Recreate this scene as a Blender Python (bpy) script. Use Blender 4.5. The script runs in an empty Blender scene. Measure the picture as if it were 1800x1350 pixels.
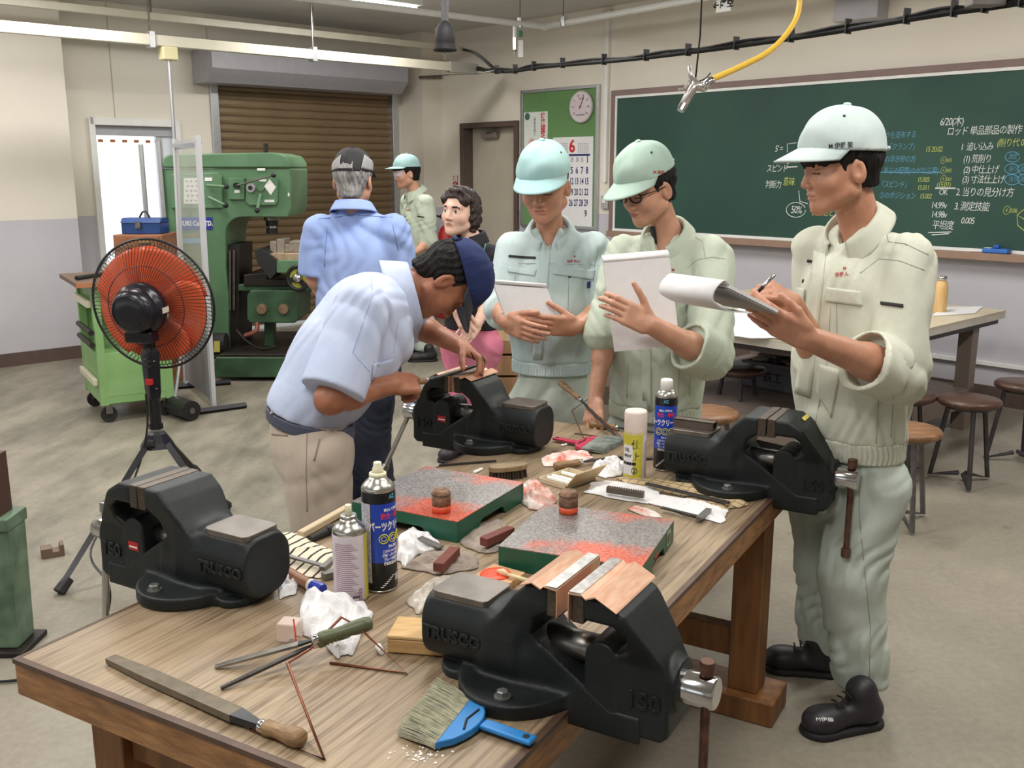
import bpy, bmesh, math, random
import numpy as np
from mathutils import Matrix, Vector

# ---------------------------------------------------------------- camera, world, exposure
FPX, CX, CY, CAMH = 1720.0, 900.0, 675.0, 1.6
PITCH = math.atan(374 / FPX)
_c, _s = math.cos(PITCH), math.sin(PITCH)
scene = bpy.context.scene
COL = scene.collection
cam_d = bpy.data.cameras.new('camera'); cam = bpy.data.objects.new('camera', cam_d); COL.objects.link(cam)
cam.location = (0, 0, CAMH); cam.rotation_euler = (math.pi / 2 - PITCH, 0, 0)
cam_d.sensor_width = 36; cam_d.lens = FPX / 1800 * 36; cam_d.clip_start = .05; cam_d.clip_end = 100
scene.camera = cam
scene.view_settings.view_transform = 'Standard'; scene.view_settings.look = 'None'
scene.view_settings.gamma = 1; scene.view_settings.use_curve_mapping = False
scene.view_settings.exposure = 0.0
world = bpy.data.worlds.new('daylight'); scene.world = world; world.use_nodes = True
world.node_tree.nodes['Background'].inputs[0].default_value = (.93, .97, 1, 1)
world.node_tree.nodes['Background'].inputs[1].default_value = 1.35

# ---------------------------------------------------------------- pixel -> place (a direction; the distance comes from the plane it lies on)
def ray(x, y):
    a = (x - CX) / FPX; b = -(y - CY) / FPX
    return Vector((a, _c + b * _s, -_s + b * _c))
CAMP = Vector((0, 0, CAMH))
def onz(x, y, z=0.0):
    r = ray(x, y); return CAMP + r * ((z - CAMH) / r.z)
def ony(x, y, Y):
    r = ray(x, y); return CAMP + r * (Y / r.y)
def onplane(x, y, n, o):
    r = ray(x, y); return CAMP + r * ((o - CAMP).dot(n) / r.dot(n))
# room frame: s runs along the blackboard wall away from the camera, t runs out through that wall
RA = math.radians(42.5)
D1 = Vector((-math.sin(RA), math.cos(RA), 0)); D2 = Vector((math.cos(RA), math.sin(RA), 0)); ZU = Vector((0, 0, 1))
RO = onz(1800, 720, 0)
def R(s, t, z=0.0): return RO + D1 * s + D2 * t + ZU * z
def onback(x, y, t=0.0):
    p = onplane(x, y, D2, RO + D2 * t) - RO; return p.dot(D1), p.z
def onleft(x, y, s):
    p = onplane(x, y, D1, RO + D1 * s) - RO; return p.dot(D2), p.z
def frame(o, x, y, z=None):
    x = Vector(x).normalized(); y = Vector(y).normalized(); z = x.cross(y) if z is None else Vector(z).normalized()
    m = Matrix.Identity(4)
    for i in range(3): m[i][0], m[i][1], m[i][2], m[i][3] = x[i], y[i], z[i], o[i]
    return m
RM = frame(RO, D1, D2, ZU)            # room coordinates (left-handed check: D1 x D2 = -Z), used only for points
# bench frame
BA = math.radians(30)
BU = Vector((math.cos(BA), -math.sin(BA), 0)); BV = Vector((math.sin(BA), math.cos(BA), 0)); TOPZ = .68
def B(u, v, z=0.0): return BU * u + BV * v + ZU * (TOPZ + z)
def onb(x, y, z=0.0): return onz(x, y, TOPZ + z)
BM = frame(Vector((0, 0, TOPZ)), BU, BV, ZU)

# ---------------------------------------------------------------- materials
def lin(c):
    c = c / 255.0
    return c / 12.92 if c <= .04045 else ((c + .055) / 1.055) ** 2.4
def rgb(r, g, b): return (lin(r), lin(g), lin(b), 1)
MATS = {}
def mat(name, col, rough=.5, metal=0.0, var=0.0, vscale=8.0, bump=0.0, bscale=60.0, col2=None, stretch=None,
        emit=0.0, alpha=1.0, spec=.5, coat=0.0, trans=0.0, detail=4.0, sss=0.0, lo=.35, hi=.65, coord='Object', rvar=0.0):
    if name in MATS: return MATS[name]
    m = bpy.data.materials.new(name); MATS[name] = m; m.use_nodes = True
    nt = m.node_tree; N = nt.nodes; L = nt.links
    p = N['Principled BSDF']; p.inputs['Base Color'].default_value = col; p.inputs['Roughness'].default_value = rough
    p.inputs['Metallic'].default_value = metal; p.inputs['Specular IOR Level'].default_value = spec
    if coat: p.inputs['Coat Weight'].default_value = coat; p.inputs['Coat Roughness'].default_value = .15
    if trans: p.inputs['Transmission Weight'].default_value = trans
    if sss:
        p.inputs['Subsurface Weight'].default_value = sss; p.inputs['Subsurface Radius'].default_value = (.01, .004, .002)
    if alpha < 1: p.inputs['Alpha'].default_value = alpha
    if emit: p.inputs['Emission Color'].default_value = col; p.inputs['Emission Strength'].default_value = emit
    if var or bump or col2 or rvar:
        tc = N.new('ShaderNodeTexCoord'); src = tc.outputs[coord]
        if stretch:
            mp = N.new('ShaderNodeMapping'); mp.inputs['Scale'].default_value = stretch; L.new(src, mp.inputs[0]); src = mp.outputs[0]
    if var or col2 or rvar:
        nz = N.new('ShaderNodeTexNoise'); nz.inputs['Scale'].default_value = vscale; nz.inputs['Detail'].default_value = detail
        L.new(src, nz.inputs['Vector'])
        rp = N.new('ShaderNodeValToRGB'); rp.color_ramp.elements[0].position = lo; rp.color_ramp.elements[1].position = hi
        if col2 is None:
            a = tuple(min(1, c * (1 - var)) for c in col[:3]) + (1,); b = tuple(min(1, c * (1 + var)) for c in col[:3]) + (1,)
        else: a, b = col, col2
        rp.color_ramp.elements[0].color = a; rp.color_ramp.elements[1].color = b
        L.new(nz.outputs['Fac'], rp.inputs[0]); L.new(rp.outputs[0], p.inputs['Base Color'])
        if rvar:
            mr = N.new('ShaderNodeMapRange'); mr.inputs[3].default_value = max(0, rough - rvar); mr.inputs[4].default_value = min(1, rough + rvar)
            L.new(nz.outputs['Fac'], mr.inputs[0]); L.new(mr.outputs[0], p.inputs['Roughness'])
    if bump:
        nb = N.new('ShaderNodeTexNoise'); nb.inputs['Scale'].default_value = bscale; nb.inputs['Detail'].default_value = 3
        L.new(src, nb.inputs['Vector'])
        bp = N.new('ShaderNodeBump'); bp.inputs['Strength'].default_value = bump; bp.inputs['Distance'].default_value = .01
        L.new(nb.outputs['Fac'], bp.inputs['Height']); L.new(bp.outputs[0], p.inputs['Normal'])
    return m

# ---------------------------------------------------------------- mesh builder
class MB:
    def __init__(self): self.v = []; self.f = []; self.mi = []; self.cur = 0
    def add(self, vs, fs, M=None):
        o = len(self.v)
        for p in vs:
            p = Vector(p); self.v.append(tuple(M @ p) if M is not None else tuple(p))
        for f in fs: self.f.append(tuple(i + o for i in f)); self.mi.append(self.cur)
        return self
    def box(self, lo, hi, M=None):
        x0, y0, z0 = lo; x1, y1, z1 = hi
        vs = [(x0, y0, z0), (x1, y0, z0), (x1, y1, z0), (x0, y1, z0), (x0, y0, z1), (x1, y0, z1), (x1, y1, z1), (x0, y1, z1)]
        return self.add(vs, [(0, 3, 2, 1), (4, 5, 6, 7), (0, 1, 5, 4), (1, 2, 6, 5), (2, 3, 7, 6), (3, 0, 4, 7)], M)
    def rbox(self, lo, hi, corners):              # box given in room coords through a point function
        x0, y0, z0 = lo; x1, y1, z1 = hi
        vs = [corners(*q) for q in [(x0, y0, z0), (x1, y0, z0), (x1, y1, z0), (x0, y1, z0), (x0, y0, z1), (x1, y0, z1), (x1, y1, z1), (x0, y1, z1)]]
        return self.add(vs, [(0, 1, 2, 3), (7, 6, 5, 4), (4, 5, 1, 0), (5, 6, 2, 1), (6, 7, 3, 2), (7, 4, 0, 3)])
    def tube(self, pts, r, n=8, closed=False, cap=True):
        pts = [Vector(p) for p in pts]; k = len(pts); rs = r if isinstance(r, (list, tuple)) else [r] * k
        prev = None; rings = []
        for i, p in enumerate(pts):
            if closed: t = pts[(i + 1) % k] - pts[i - 1]
            else: t = pts[min(i + 1, k - 1)] - pts[max(i - 1, 0)]
            t.normalize()
            if prev is None:
                a = Vector((0, 0, 1)) if abs(t.z) < .9 else Vector((1, 0, 0)); x = t.cross(a).normalized()
            else:
                x = (prev - t * prev.dot(t))
                x = x.normalized() if x.length > 1e-6 else t.orthogonal().normalized()
            prev = x; y = t.cross(x)
            rings.append([p + (x * math.cos(2 * math.pi * j / n) + y * math.sin(2 * math.pi * j / n)) * rs[i] for j in range(n)])
        vs = [q for r_ in rings for q in r_]; fs = []
        for i in range(k if closed else k - 1):
            a = i * n; b = ((i + 1) % k) * n
            for j in range(n): fs.append((a + j, a + (j + 1) % n, b + (j + 1) % n, b + j))
        if cap and not closed:
            fs.append(tuple(range(n - 1, -1, -1))); fs.append(tuple((k - 1) * n + j for j in range(n)))
        return self.add(vs, fs)
    def lathe(self, prof, M=None, n=24, cap=True):   # prof: (r, z) pairs
        vs = []; fs = []
        for r, z in prof:
            for j in range(n): vs.append((r * math.cos(2 * math.pi * j / n), r * math.sin(2 * math.pi * j / n), z))
        for i in range(len(prof) - 1):
            for j in range(n): fs.append((i * n + j, i * n + (j + 1) % n, (i + 1) * n + (j + 1) % n, (i + 1) * n + j))
        if cap:
            fs.append(tuple(range(n - 1, -1, -1))); fs.append(tuple((len(prof) - 1) * n + j for j in range(n)))
        return self.add(vs, fs, M)
    def prism(self, poly, z0, z1, M=None):           # poly in xy, extruded along z
        n = len(poly)
        area = sum(poly[i][0] * poly[(i + 1) % n][1] - poly[(i + 1) % n][0] * poly[i][1] for i in range(n))
        if area < 0: poly = poly[::-1]
        vs = [(x, y, z0) for x, y in poly] + [(x, y, z1) for x, y in poly]
        fs = [tuple(range(n - 1, -1, -1)), tuple(range(n, 2 * n))] + [(i, (i + 1) % n, n + (i + 1) % n, n + i) for i in range(n)]
        return self.add(vs, fs, M)
    def ball(self, c, r, M=None, n=14, m=9):
        if not isinstance(r, (tuple, list)): r = (r, r, r)
        vs = [(c[0], c[1], c[2] - r[2])]; fs = []
        for i in range(1, m):
            a = -math.pi / 2 + math.pi * i / m
            for j in range(n):
                b = 2 * math.pi * j / n; vs.append((c[0] + r[0] * math.cos(a) * math.cos(b), c[1] + r[1] * math.cos(a) * math.sin(b), c[2] + r[2] * math.sin(a)))
        vs.append((c[0], c[1], c[2] + r[2])); top = len(vs) - 1
        for j in range(n): fs.append((0, 1 + (j + 1) % n, 1 + j)); fs.append((top, top - n + j, top - n + (j + 1) % n))
        for i in range(m - 2):
            for j in range(n): a = 1 + i * n; fs.append((a + j, a + (j + 1) % n, a + n + (j + 1) % n, a + n + j))
        return self.add(vs, fs, M)
    def grid(self, fn, nu, nv, M=None, closed_u=False):
        vs = [fn(i / (nu if closed_u else nu - 1), j / (nv - 1)) for i in range(nu) for j in range(nv)]
        fs = []
        for i in range(nu if closed_u else nu - 1):
            for j in range(nv - 1):
                a = i * nv + j; b = ((i + 1) % nu) * nv + j; fs.append((a, b, b + 1, a + 1))
        return self.add(vs, fs, M)
    def build(self, name, m, parent=None, smooth=False, bevel=0.0, seg=2, solid=0.0, local=None):
        me = bpy.data.meshes.new(name)
        me.from_pydata(self.v, [], self.f); me.update()
        ms = m if isinstance(m, (list, tuple)) else [m]
        for q in ms: me.materials.append(q)
        if len(ms) > 1: me.polygons.foreach_set('material_index', self.mi)
        if smooth: me.polygons.foreach_set('use_smooth', [True] * len(me.polygons))
        return obj(name, me, parent, smooth, bevel, seg, solid, local)

def obj(name, me, parent=None, smooth=False, bevel=0.0, seg=2, solid=0.0, local=None):
    o = bpy.data.objects.new(name, me); COL.objects.link(o)
    if local is not None: o.matrix_world = local
    if parent is not None: setpar(o, parent)
    if solid: md = o.modifiers.new('solid', 'SOLIDIFY'); md.thickness = solid; md.offset = 0
    if bevel:
        md = o.modifiers.new('bevel', 'BEVEL'); md.width = bevel; md.segments = seg; md.limit_method = 'ANGLE'; md.angle_limit = math.radians(40)
        if smooth is False and me is not None: me.polygons.foreach_set('use_smooth', [True] * len(me.polygons)); md.harden_normals = True
    return o
def world_of(o):
    m = o.matrix_basis.copy()
    if o.parent: m = world_of(o.parent) @ o.matrix_parent_inverse @ m
    return m
def setpar(o, parent):
    o.parent = parent; o.matrix_parent_inverse = world_of(parent).inverted()
def tag(o, label, cat, group=None):
    o['label'] = label; o['category'] = cat
    if group: o['group'] = group
    return o
def thing(name, label, cat, loc=(0, 0, 0), group=None, M=None):
    o = bpy.data.objects.new(name, None); COL.objects.link(o); o.empty_display_size = .05
    if M is not None: o.matrix_world = M
    else: o.location = loc
    return tag(o, label, cat, group)
def struct(o): o['kind'] = 'structure'; return o
def copy_tree(o, parent=None):
    c = o.copy(); COL.objects.link(c); c.parent = parent
    for ch in o.children: copy_tree(ch, c)
    return c
def frm(o, z, x=None):                                # frame at o with axis z
    z = Vector(z).normalized(); x = z.orthogonal() if x is None else Vector(x)
    x = (x - z * x.dot(z)).normalized(); return frame(o, x, z.cross(x), z)
FONT = bpy.data.fonts.load('<builtin>') if '<builtin>' not in bpy.data.fonts else bpy.data.fonts['<builtin>']
def text(name, s, size, m, M, parent, extrude=.0004, align='CENTER', shear=0.0, bev=0.0, space=1.0, xs=1.0, offs=0.0):
    cu = bpy.data.curves.new(name, 'FONT'); cu.body = s; cu.size = size; cu.extrude = extrude; cu.align_x = align; cu.align_y = 'CENTER'
    cu.resolution_u = 2; cu.shear = shear; cu.bevel_depth = bev; cu.bevel_resolution = 0; cu.space_character = space; cu.offset = offs
    to = bpy.data.objects.new(name + '_c', cu)
    me = bpy.data.meshes.new_from_object(to); bpy.data.objects.remove(to); bpy.data.curves.remove(cu)
    me.materials.clear(); me.materials.append(m)
    if xs != 1.0:
        for v in me.vertices: v.co.x *= xs
    me.name = name
    return obj(name, me, parent, local=M)
def arc(c, r, a0, a1, n, ax=Vector((1, 0, 0)), ay=Vector((0, 1, 0))):
    return [Vector(c) + ax * (r * math.cos(math.radians(a0 + (a1 - a0) * i / (n - 1)))) + ay * (r * math.sin(math.radians(a0 + (a1 - a0) * i / (n - 1)))) for i in range(n)]
def spline(pts, n=8):                                 # Catmull-Rom through points
    pts = [Vector(p) for p in pts]; out = []
    for i in range(len(pts) - 1):
        p0, p1, p2, p3 = pts[max(i - 1, 0)], pts[i], pts[i + 1], pts[min(i + 2, len(pts) - 1)]
        for k in range(n):
            t = k / n
            out.append(.5 * ((2 * p1) + (p2 - p0) * t + (2 * p0 - 5 * p1 + 4 * p2 - p3) * t * t + (3 * p1 - p0 - 3 * p2 + p3) * t ** 3))
    out.append(pts[-1]); return out

# ---------------------------------------------------------------- implicit surfaces (sculpted castings, bodies and clothes)
def V3(p): return np.array((p[0], p[1], p[2]), dtype=float)
def s_cap(a, b, ra, rb=None, flat=None):              # tapered limb; flat=(axis, factor) thins (>1) or widens (<1) along axis
    a = V3(a); b = V3(b); rb = ra if rb is None else rb; ba = b - a; L2 = max(1e-9, ba @ ba)
    fx = None
    if flat: fx = V3(flat[0]); fx = fx / np.linalg.norm(fx); ff = flat[1] - 1
    def fn(p):
        q = p - a; t = np.clip(q @ ba / L2, 0, 1); q = q - t[:, None] * ba
        if fx is not None: q = q + (q @ fx)[:, None] * fx * ff
        return np.sqrt((q * q).sum(1)) - (ra + (rb - ra) * t)
    return fn
def s_ell(c, r, Rm=None):
    c = V3(c); r = V3(r); Rn = None if Rm is None else np.array(Rm)
    def fn(p):
        q = p - c
        if Rn is not None: q = q @ Rn                  # columns of Rn = axes
        k0 = np.sqrt(((q / r) ** 2).sum(1)); k1 = np.sqrt(((q / (r * r)) ** 2).sum(1)) + 1e-9
        return k0 * (k0 - 1) / k1
    return fn
def s_box(c, h, Rm=None, rd=0.0):
    c = V3(c); h = V3(h) - rd; Rn = None if Rm is None else np.array(Rm)
    def fn(p):
        q = p - c
        if Rn is not None: q = q @ Rn
        q = np.abs(q) - h
        return np.sqrt((np.maximum(q, 0) ** 2).sum(1)) + np.minimum(q.max(1), 0) - rd
    return fn
def s_plane(o, n):                                     # solid on the -n side
    o = V3(o); n = V3(n); n = n / np.linalg.norm(n)
    return lambda p: (p - o) @ n
def smin(a, b, k):
    if k <= 0: return np.minimum(a, b)
    h = np.clip(.5 + .5 * (b - a) / k, 0, 1); return b + (a - b) * h - k * h * (1 - h)
def u_(k, *fs):
    def fn(p):
        d = fs[0](p)
        for f in fs[1:]: d = smin(d, f(p), k)
        return d
    return fn
def cut(f, g, k=0.0): return lambda p: -smin(-f(p), g(p), k)
def isect(f, g, k=0.0): return lambda p: -smin(-f(p), -g(p), k)
def folds(f, terms):                                   # terms: (amp, direction, freq, warp_dir, warp_freq, warp_amp)
    T = [(a, V3(d), w, V3(wd), wf, wa) for a, d, w, wd, wf, wa in terms]
    def fn(p):
        d = f(p)
        for a, dr, w, wd, wf, wa in T:
            x = p @ dr * w + wa * np.sin(p @ wd * wf) + 1.3 * wa * np.sin(p @ wd[::-1] * wf * .7 + 1)
            d = d + a * (1.1 - 2.2 * np.sqrt(np.sin(x * .5) ** 2 + .012)) * np.clip(.45 + .75 * np.sin(p @ wd * wf * .55 + 2 + 1.5 * np.sin(p @ dr * 11)), 0, 1.1)
        return d
    return fn
def sdf_mesh(fn, lo, hi, h):
    lo = np.array(lo, float); hi = np.array(hi, float); Bk = 8; bs = h * Bk
    nb = np.ceil((hi - lo) / bs).astype(int) + 1
    I = np.stack(np.meshgrid(*[np.arange(n) for n in nb], indexing='ij'), -1).reshape(-1, 3)
    d = fn(lo + (I + .5) * bs)
    I = I[np.abs(d) < bs * 1.35]
    g = np.stack(np.meshgrid(*[np.arange(Bk + 1)] * 3, indexing='ij'), -1).reshape(-1, 3)
    n1 = Bk + 1
    cells = []; vals = []
    off = np.array([(a, b, c) for a in (0, 1) for b in (0, 1) for c in (0, 1)])
    for s in range(0, len(I), 400):
        J = I[s:s + 400]
        P = (J[:, None, :] * Bk + g[None]).reshape(-1, 3)
        F = fn(lo + P * h).reshape(len(J), n1, n1, n1)
        C = np.stack([F[:, a:a + Bk, b:b + Bk, c:c + Bk] for a, b, c in off], -1)
        act = (C.min(-1) < 0) & (C.max(-1) >= 0)
        w = np.argwhere(act)
        cells.append(J[w[:, 0]] * Bk + w[:, 1:]); vals.append(C[act])
    cells = np.concatenate(cells); vals = np.concatenate(vals)
    N = nb * Bk + 2
    key = (cells[:, 0] * N[1] + cells[:, 1]) * N[2] + cells[:, 2]
    o = np.argsort(key); key = key[o]; cells = cells[o]; vals = vals[o]
    acc = np.zeros((len(key), 3)); cnt = np.zeros(len(key))
    for i in range(8):
        for ax in (4, 2, 1):
            if i & ax: continue
            j = i | ax; a = vals[:, i]; b = vals[:, j]; m = (a < 0) != (b < 0)
            t = np.where(m, a / np.where(m, a - b, 1), 0)
            acc += np.where(m[:, None], off[i] + t[:, None] * (off[j] - off[i]), 0); cnt += m
    verts = lo + (cells + acc / cnt[:, None]) * h
    faces = []
    st = np.array([N[1] * N[2], N[2], 1])
    for ax, bit in ((0, 4), (1, 2), (2, 1)):
        a = vals[:, 0]; b = vals[:, bit]; m = (a < 0) != (b < 0)
        k = key[m]; b1 = st[(ax + 1) % 3]; b2 = st[(ax + 2) % 3]
        q = np.stack([k, k - b1, k - b1 - b2, k - b2], 1)
        ix = np.searchsorted(key, q); ix = np.clip(ix, 0, len(key) - 1); ok = (key[ix] == q).all(1)
        ix = ix[ok]; flip = (a[m] >= 0)[ok]
        ix[flip] = ix[flip][:, ::-1]
        faces.append(ix)
    return verts, np.concatenate(faces)
def np_mesh(name, v, f, mats):
    me = bpy.data.meshes.new(name)
    me.vertices.add(len(v)); me.vertices.foreach_set('co', v.astype(np.float32).ravel())
    k = f.shape[1]; me.loops.add(len(f) * k); me.loops.foreach_set('vertex_index', f.astype(np.int32).ravel())
    me.polygons.add(len(f)); me.polygons.foreach_set('loop_start', np.arange(0, len(f) * k, k, dtype=np.int32))
    me.polygons.foreach_set('use_smooth', np.ones(len(f), bool))
    me.update(calc_edges=True)
    for m in (mats if isinstance(mats, (list, tuple)) else [mats]): me.materials.append(m)
    return me
def sculpt(name, fn, lo, hi, h, m, parent=None, local=None):
    v, f = sdf_mesh(fn, lo, hi, h)
    return obj(name, np_mesh(name, v, f, m), parent, smooth=True, local=local)
# ================================================================= materials of the room
def wall_mat():
    m = bpy.data.materials.new('two_tone_wall'); MATS['wall'] = m; m.use_nodes = True; nt = m.node_tree; N = nt.nodes; L = nt.links; p = N['Principled BSDF']
    ge = N.new('ShaderNodeNewGeometry'); sp = N.new('ShaderNodeSeparateXYZ'); L.new(ge.outputs['Position'], sp.inputs[0])
    gt = N.new('ShaderNodeMath'); gt.operation = 'GREATER_THAN'; gt.inputs[1].default_value = 1.205; L.new(sp.outputs['Z'], gt.inputs[0])
    nz = N.new('ShaderNodeTexNoise'); nz.inputs['Scale'].default_value = 3; nz.inputs['Detail'].default_value = 6; L.new(ge.outputs['Position'], nz.inputs['Vector'])
    a = N.new('ShaderNodeMixRGB'); a.inputs[1].default_value = rgb(186, 183, 190); a.inputs[2].default_value = rgb(200, 197, 202); L.new(nz.outputs['Fac'], a.inputs[0])
    b = N.new('ShaderNodeMixRGB'); b.inputs[1].default_value = rgb(222, 213, 199); b.inputs[2].default_value = rgb(231, 223, 210); L.new(nz.outputs['Fac'], b.inputs[0])
    x = N.new('ShaderNodeMixRGB'); L.new(gt.outputs[0], x.inputs[0]); L.new(a.outputs[0], x.inputs[1]); L.new(b.outputs[0], x.inputs[2])
    L.new(x.outputs[0], p.inputs['Base Color']); p.inputs['Roughness'].default_value = .42
    nb = N.new('ShaderNodeTexNoise'); nb.inputs['Scale'].default_value = 140; bp = N.new('ShaderNodeBump'); bp.inputs['Strength'].default_value = .12; bp.inputs['Distance'].default_value = .004
    L.new(ge.outputs['Position'], nb.inputs['Vector']); L.new(nb.outputs['Fac'], bp.inputs['Height']); L.new(bp.outputs[0], p.inputs['Normal'])
    return m
def floor_mat():
    m = bpy.data.materials.new('worn_concrete'); m.use_nodes = True; nt = m.node_tree; N = nt.nodes; L = nt.links; p = N['Principled BSDF']
    ge = N.new('ShaderNodeNewGeometry')
    def noise(sc, det, stretch=None, rot=0):
        n = N.new('ShaderNodeTexNoise'); n.inputs['Scale'].default_value = sc; n.inputs['Detail'].default_value = det; n.inputs['Roughness'].default_value = .65
        mp = N.new('ShaderNodeMapping'); mp.inputs['Scale'].default_value = stretch or (1, 1, 1); mp.inputs['Rotation'].default_value = (0, 0, rot)
        L.new(ge.outputs['Position'], mp.inputs[0]); L.new(mp.outputs[0], n.inputs['Vector']); return n.outputs['Fac']
    def ramp(f, lo, hi, c0, c1):
        r = N.new('ShaderNodeValToRGB'); r.color_ramp.elements[0].position = lo; r.color_ramp.elements[1].position = hi
        r.color_ramp.elements[0].color = c0; r.color_ramp.elements[1].color = c1; L.new(f, r.inputs[0]); return r.outputs[0]
    def mul(a, b, f=1):
        x = N.new('ShaderNodeMixRGB'); x.blend_type = 'MULTIPLY'; x.inputs[0].default_value = f; L.new(a, x.inputs[1]); L.new(b, x.inputs[2]); return x.outputs[0]
    base = ramp(noise(1.3, 6), .3, .7, rgb(134, 126, 112), rgb(155, 147, 131))
    fine = ramp(noise(38, 5), .3, .7, (.8, .8, .8, 1), (1.06, 1.06, 1.05, 1))
    # worn, dirty lane with scuffs (a strip that runs past the machines)
    scuff = ramp(noise(3.2, 7, (1, .33, 1), math.radians(-62)), .42, .68, (1, 1, 1, 1), (.47, .48, .46, 1))
    sp = N.new('ShaderNodeSeparateXYZ'); L.new(ge.outputs['Position'], sp.inputs[0])
    ma = N.new('ShaderNodeMath'); ma.operation = 'MULTIPLY_ADD'; L.new(sp.outputs['X'], ma.inputs[0]); ma.inputs[1].default_value = -.55; L.new(sp.outputs['Y'], ma.inputs[2])
    mr = N.new('ShaderNodeMapRange'); L.new(ma.outputs[0], mr.inputs[0]); mr.inputs[1].default_value = 3.0; mr.inputs[2].default_value = 5.2
    scm = N.new('ShaderNodeMixRGB'); scm.inputs[1].default_value = (1, 1, 1, 1); L.new(mr.outputs[0], scm.inputs[0]); L.new(scuff, scm.inputs[2])
    spots = ramp(noise(9, 3), .68, .73, (1, 1, 1, 1), (.72, .7, .66, 1))
    c = mul(mul(mul(base, fine, .8), scm.outputs[0]), spots)
    L.new(c, p.inputs['Base Color'])
    rr = N.new('ShaderNodeMapRange'); L.new(noise(4, 5), rr.inputs[0]); rr.inputs[3].default_value = .3; rr.inputs[4].default_value = .62; L.new(rr.outputs[0], p.inputs['Roughness'])
    nb = noise(160, 3); bp = N.new('ShaderNodeBump'); bp.inputs['Strength'].default_value = .1; bp.inputs['Distance'].default_value = .004
    L.new(nb, bp.inputs['Height']); L.new(bp.outputs[0], p.inputs['Normal'])
    return m
WALL = wall_mat(); FLOORM = floor_mat()
CEIL = mat('ceiling_paint', rgb(210, 207, 204), .8, var=.03, vscale=3)
BROWN = mat('brown_paint', rgb(92, 76, 70), .45, var=.08, vscale=20)
CREAM = mat('cream_steel', rgb(205, 198, 180), .35, var=.03, vscale=10)
ALU = mat('aluminium', rgb(196, 197, 200), .32, .85, var=.05, vscale=30)
GREYS = mat('grey_steel_paint', rgb(172, 170, 176), .4, var=.04, vscale=12)
WHITE = mat('white_paint', rgb(232, 231, 228), .4, var=.02, vscale=12)
BLACK = mat('black_plastic', rgb(24, 24, 26), .4)
BLACKM = mat('matt_black', rgb(30, 29, 29), .65, var=.2, vscale=20)
CHROME = mat('chrome', rgb(205, 205, 205), .14, 1.0)
STEEL = mat('steel', rgb(130, 127, 122), .34, .9, var=.18, vscale=26)
REDM = mat('red_paint', rgb(178, 32, 34), .4)
PAPER = mat('paper', rgb(226, 224, 224), .8, var=.02, vscale=30)
INK = mat('black_ink', rgb(28, 28, 34), .7)
REDINK = mat('red_ink', rgb(196, 40, 44), .7)
BLUEINK = mat('blue_ink', rgb(38, 44, 104), .7)

SW, SC, ZC = 6.75, 6.35, 3.06
struct(MB().rbox((-6, -13, -.1), (7.6, .3, 0), R).build('floor', FLOORM))
struct(MB().rbox((-6, -13, ZC), (7.6, .3, ZC + .1), R).build('ceiling', CEIL))
# blackboard wall with door opening
dl, _ = onback(817, 222); dr, dz = onback(908, 222); dz = 2.06
mb = MB(); mb.rbox((-6, 0, 0), (dr, .18, ZC), R); mb.rbox((dl, 0, 0), (SW, .18, ZC), R); mb.rbox((dr, 0, dz), (dl, .18, ZC), R)
struct(mb.build('wall_back', WALL))
struct(MB().rbox((-6.15, -13, 0), (-6, .18, ZC), R).build('wall_right', WALL))  # unseen side of the room, added to cut the ambient daylight
mb = MB(); mb.rbox((-6, -13.15, 0), (7.6, -13, .9), R); mb.rbox((-6, -13.15, 2.6), (7.6, -13, ZC), R)
for k in range(5): mb.rbox((-6 + k * 3.1, -13.15, .9), (-5.6 + k * 3.1, -13, 2.6), R)
struct(mb.build('wall_front', WALL))  # unseen wall behind the camera, added to narrow daylight to a window band
# shutter wall (recessed) with door and shutter openings
eT, eB = onleft(155, 212, SW), onleft(312, 214, SW); e0, e1, ez = eT[0], eB[0], 2.05
h0, h1 = onleft(378, 200, SW)[0], onleft(691, 200, SW)[0]; hz = onleft(378, 145, SW)[1]
mb = MB()
mb.rbox((SW, -9, 0), (SW + .2, e0, ZC), R); mb.rbox((SW, e1, 0), (SW + .2, h0, ZC), R); mb.rbox((SW, h1, 0), (SW + .2, .18, ZC), R)
mb.rbox((SW, e0, ez), (SW + .2, e1, ZC), R); mb.rbox((SW, h0, hz + .1), (SW + .2, h1, ZC), R)
struct(mb.build('wall_left', WALL))
cl = onleft(124, 250, SC)[0]
struct(MB().rbox((SC, -13, 0), (SW, cl, ZC), R).build('wall_column_left', WALL))
struct(MB().rbox((SC, -.27, 0), (SW, 0, ZC), R).build('wall_column_corner', WALL))
struct(MB().rbox((SC - .018, -9, 0), (SC - .001, cl + .018, .11), R).build('baseboard_left', BROWN))
mb = MB(); mb.rbox((-6, -.018, 0), (dr - .02, -.001, .13), R); mb.rbox((dl + .02, -.018, 0), (SC, -.001, .13), R)
struct(mb.build('baseboard_back', BROWN))
struct(MB().rbox((SC - .02, -9, 2.9), (SW, cl, ZC - .001), R).build('trim_1', WALL))
# panel joints of the left wall: thin recessed strips
mb = MB()
for px in (195, 367):
    t = onleft(px, 120, SW)[0]; mb.rbox((SW - .004, t - .004, ez + .02), (SW + .002, t + .004, ZC - .01), R)
struct(mb.build('trim_2', mat('joint', rgb(186, 180, 166), .6)))

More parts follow.
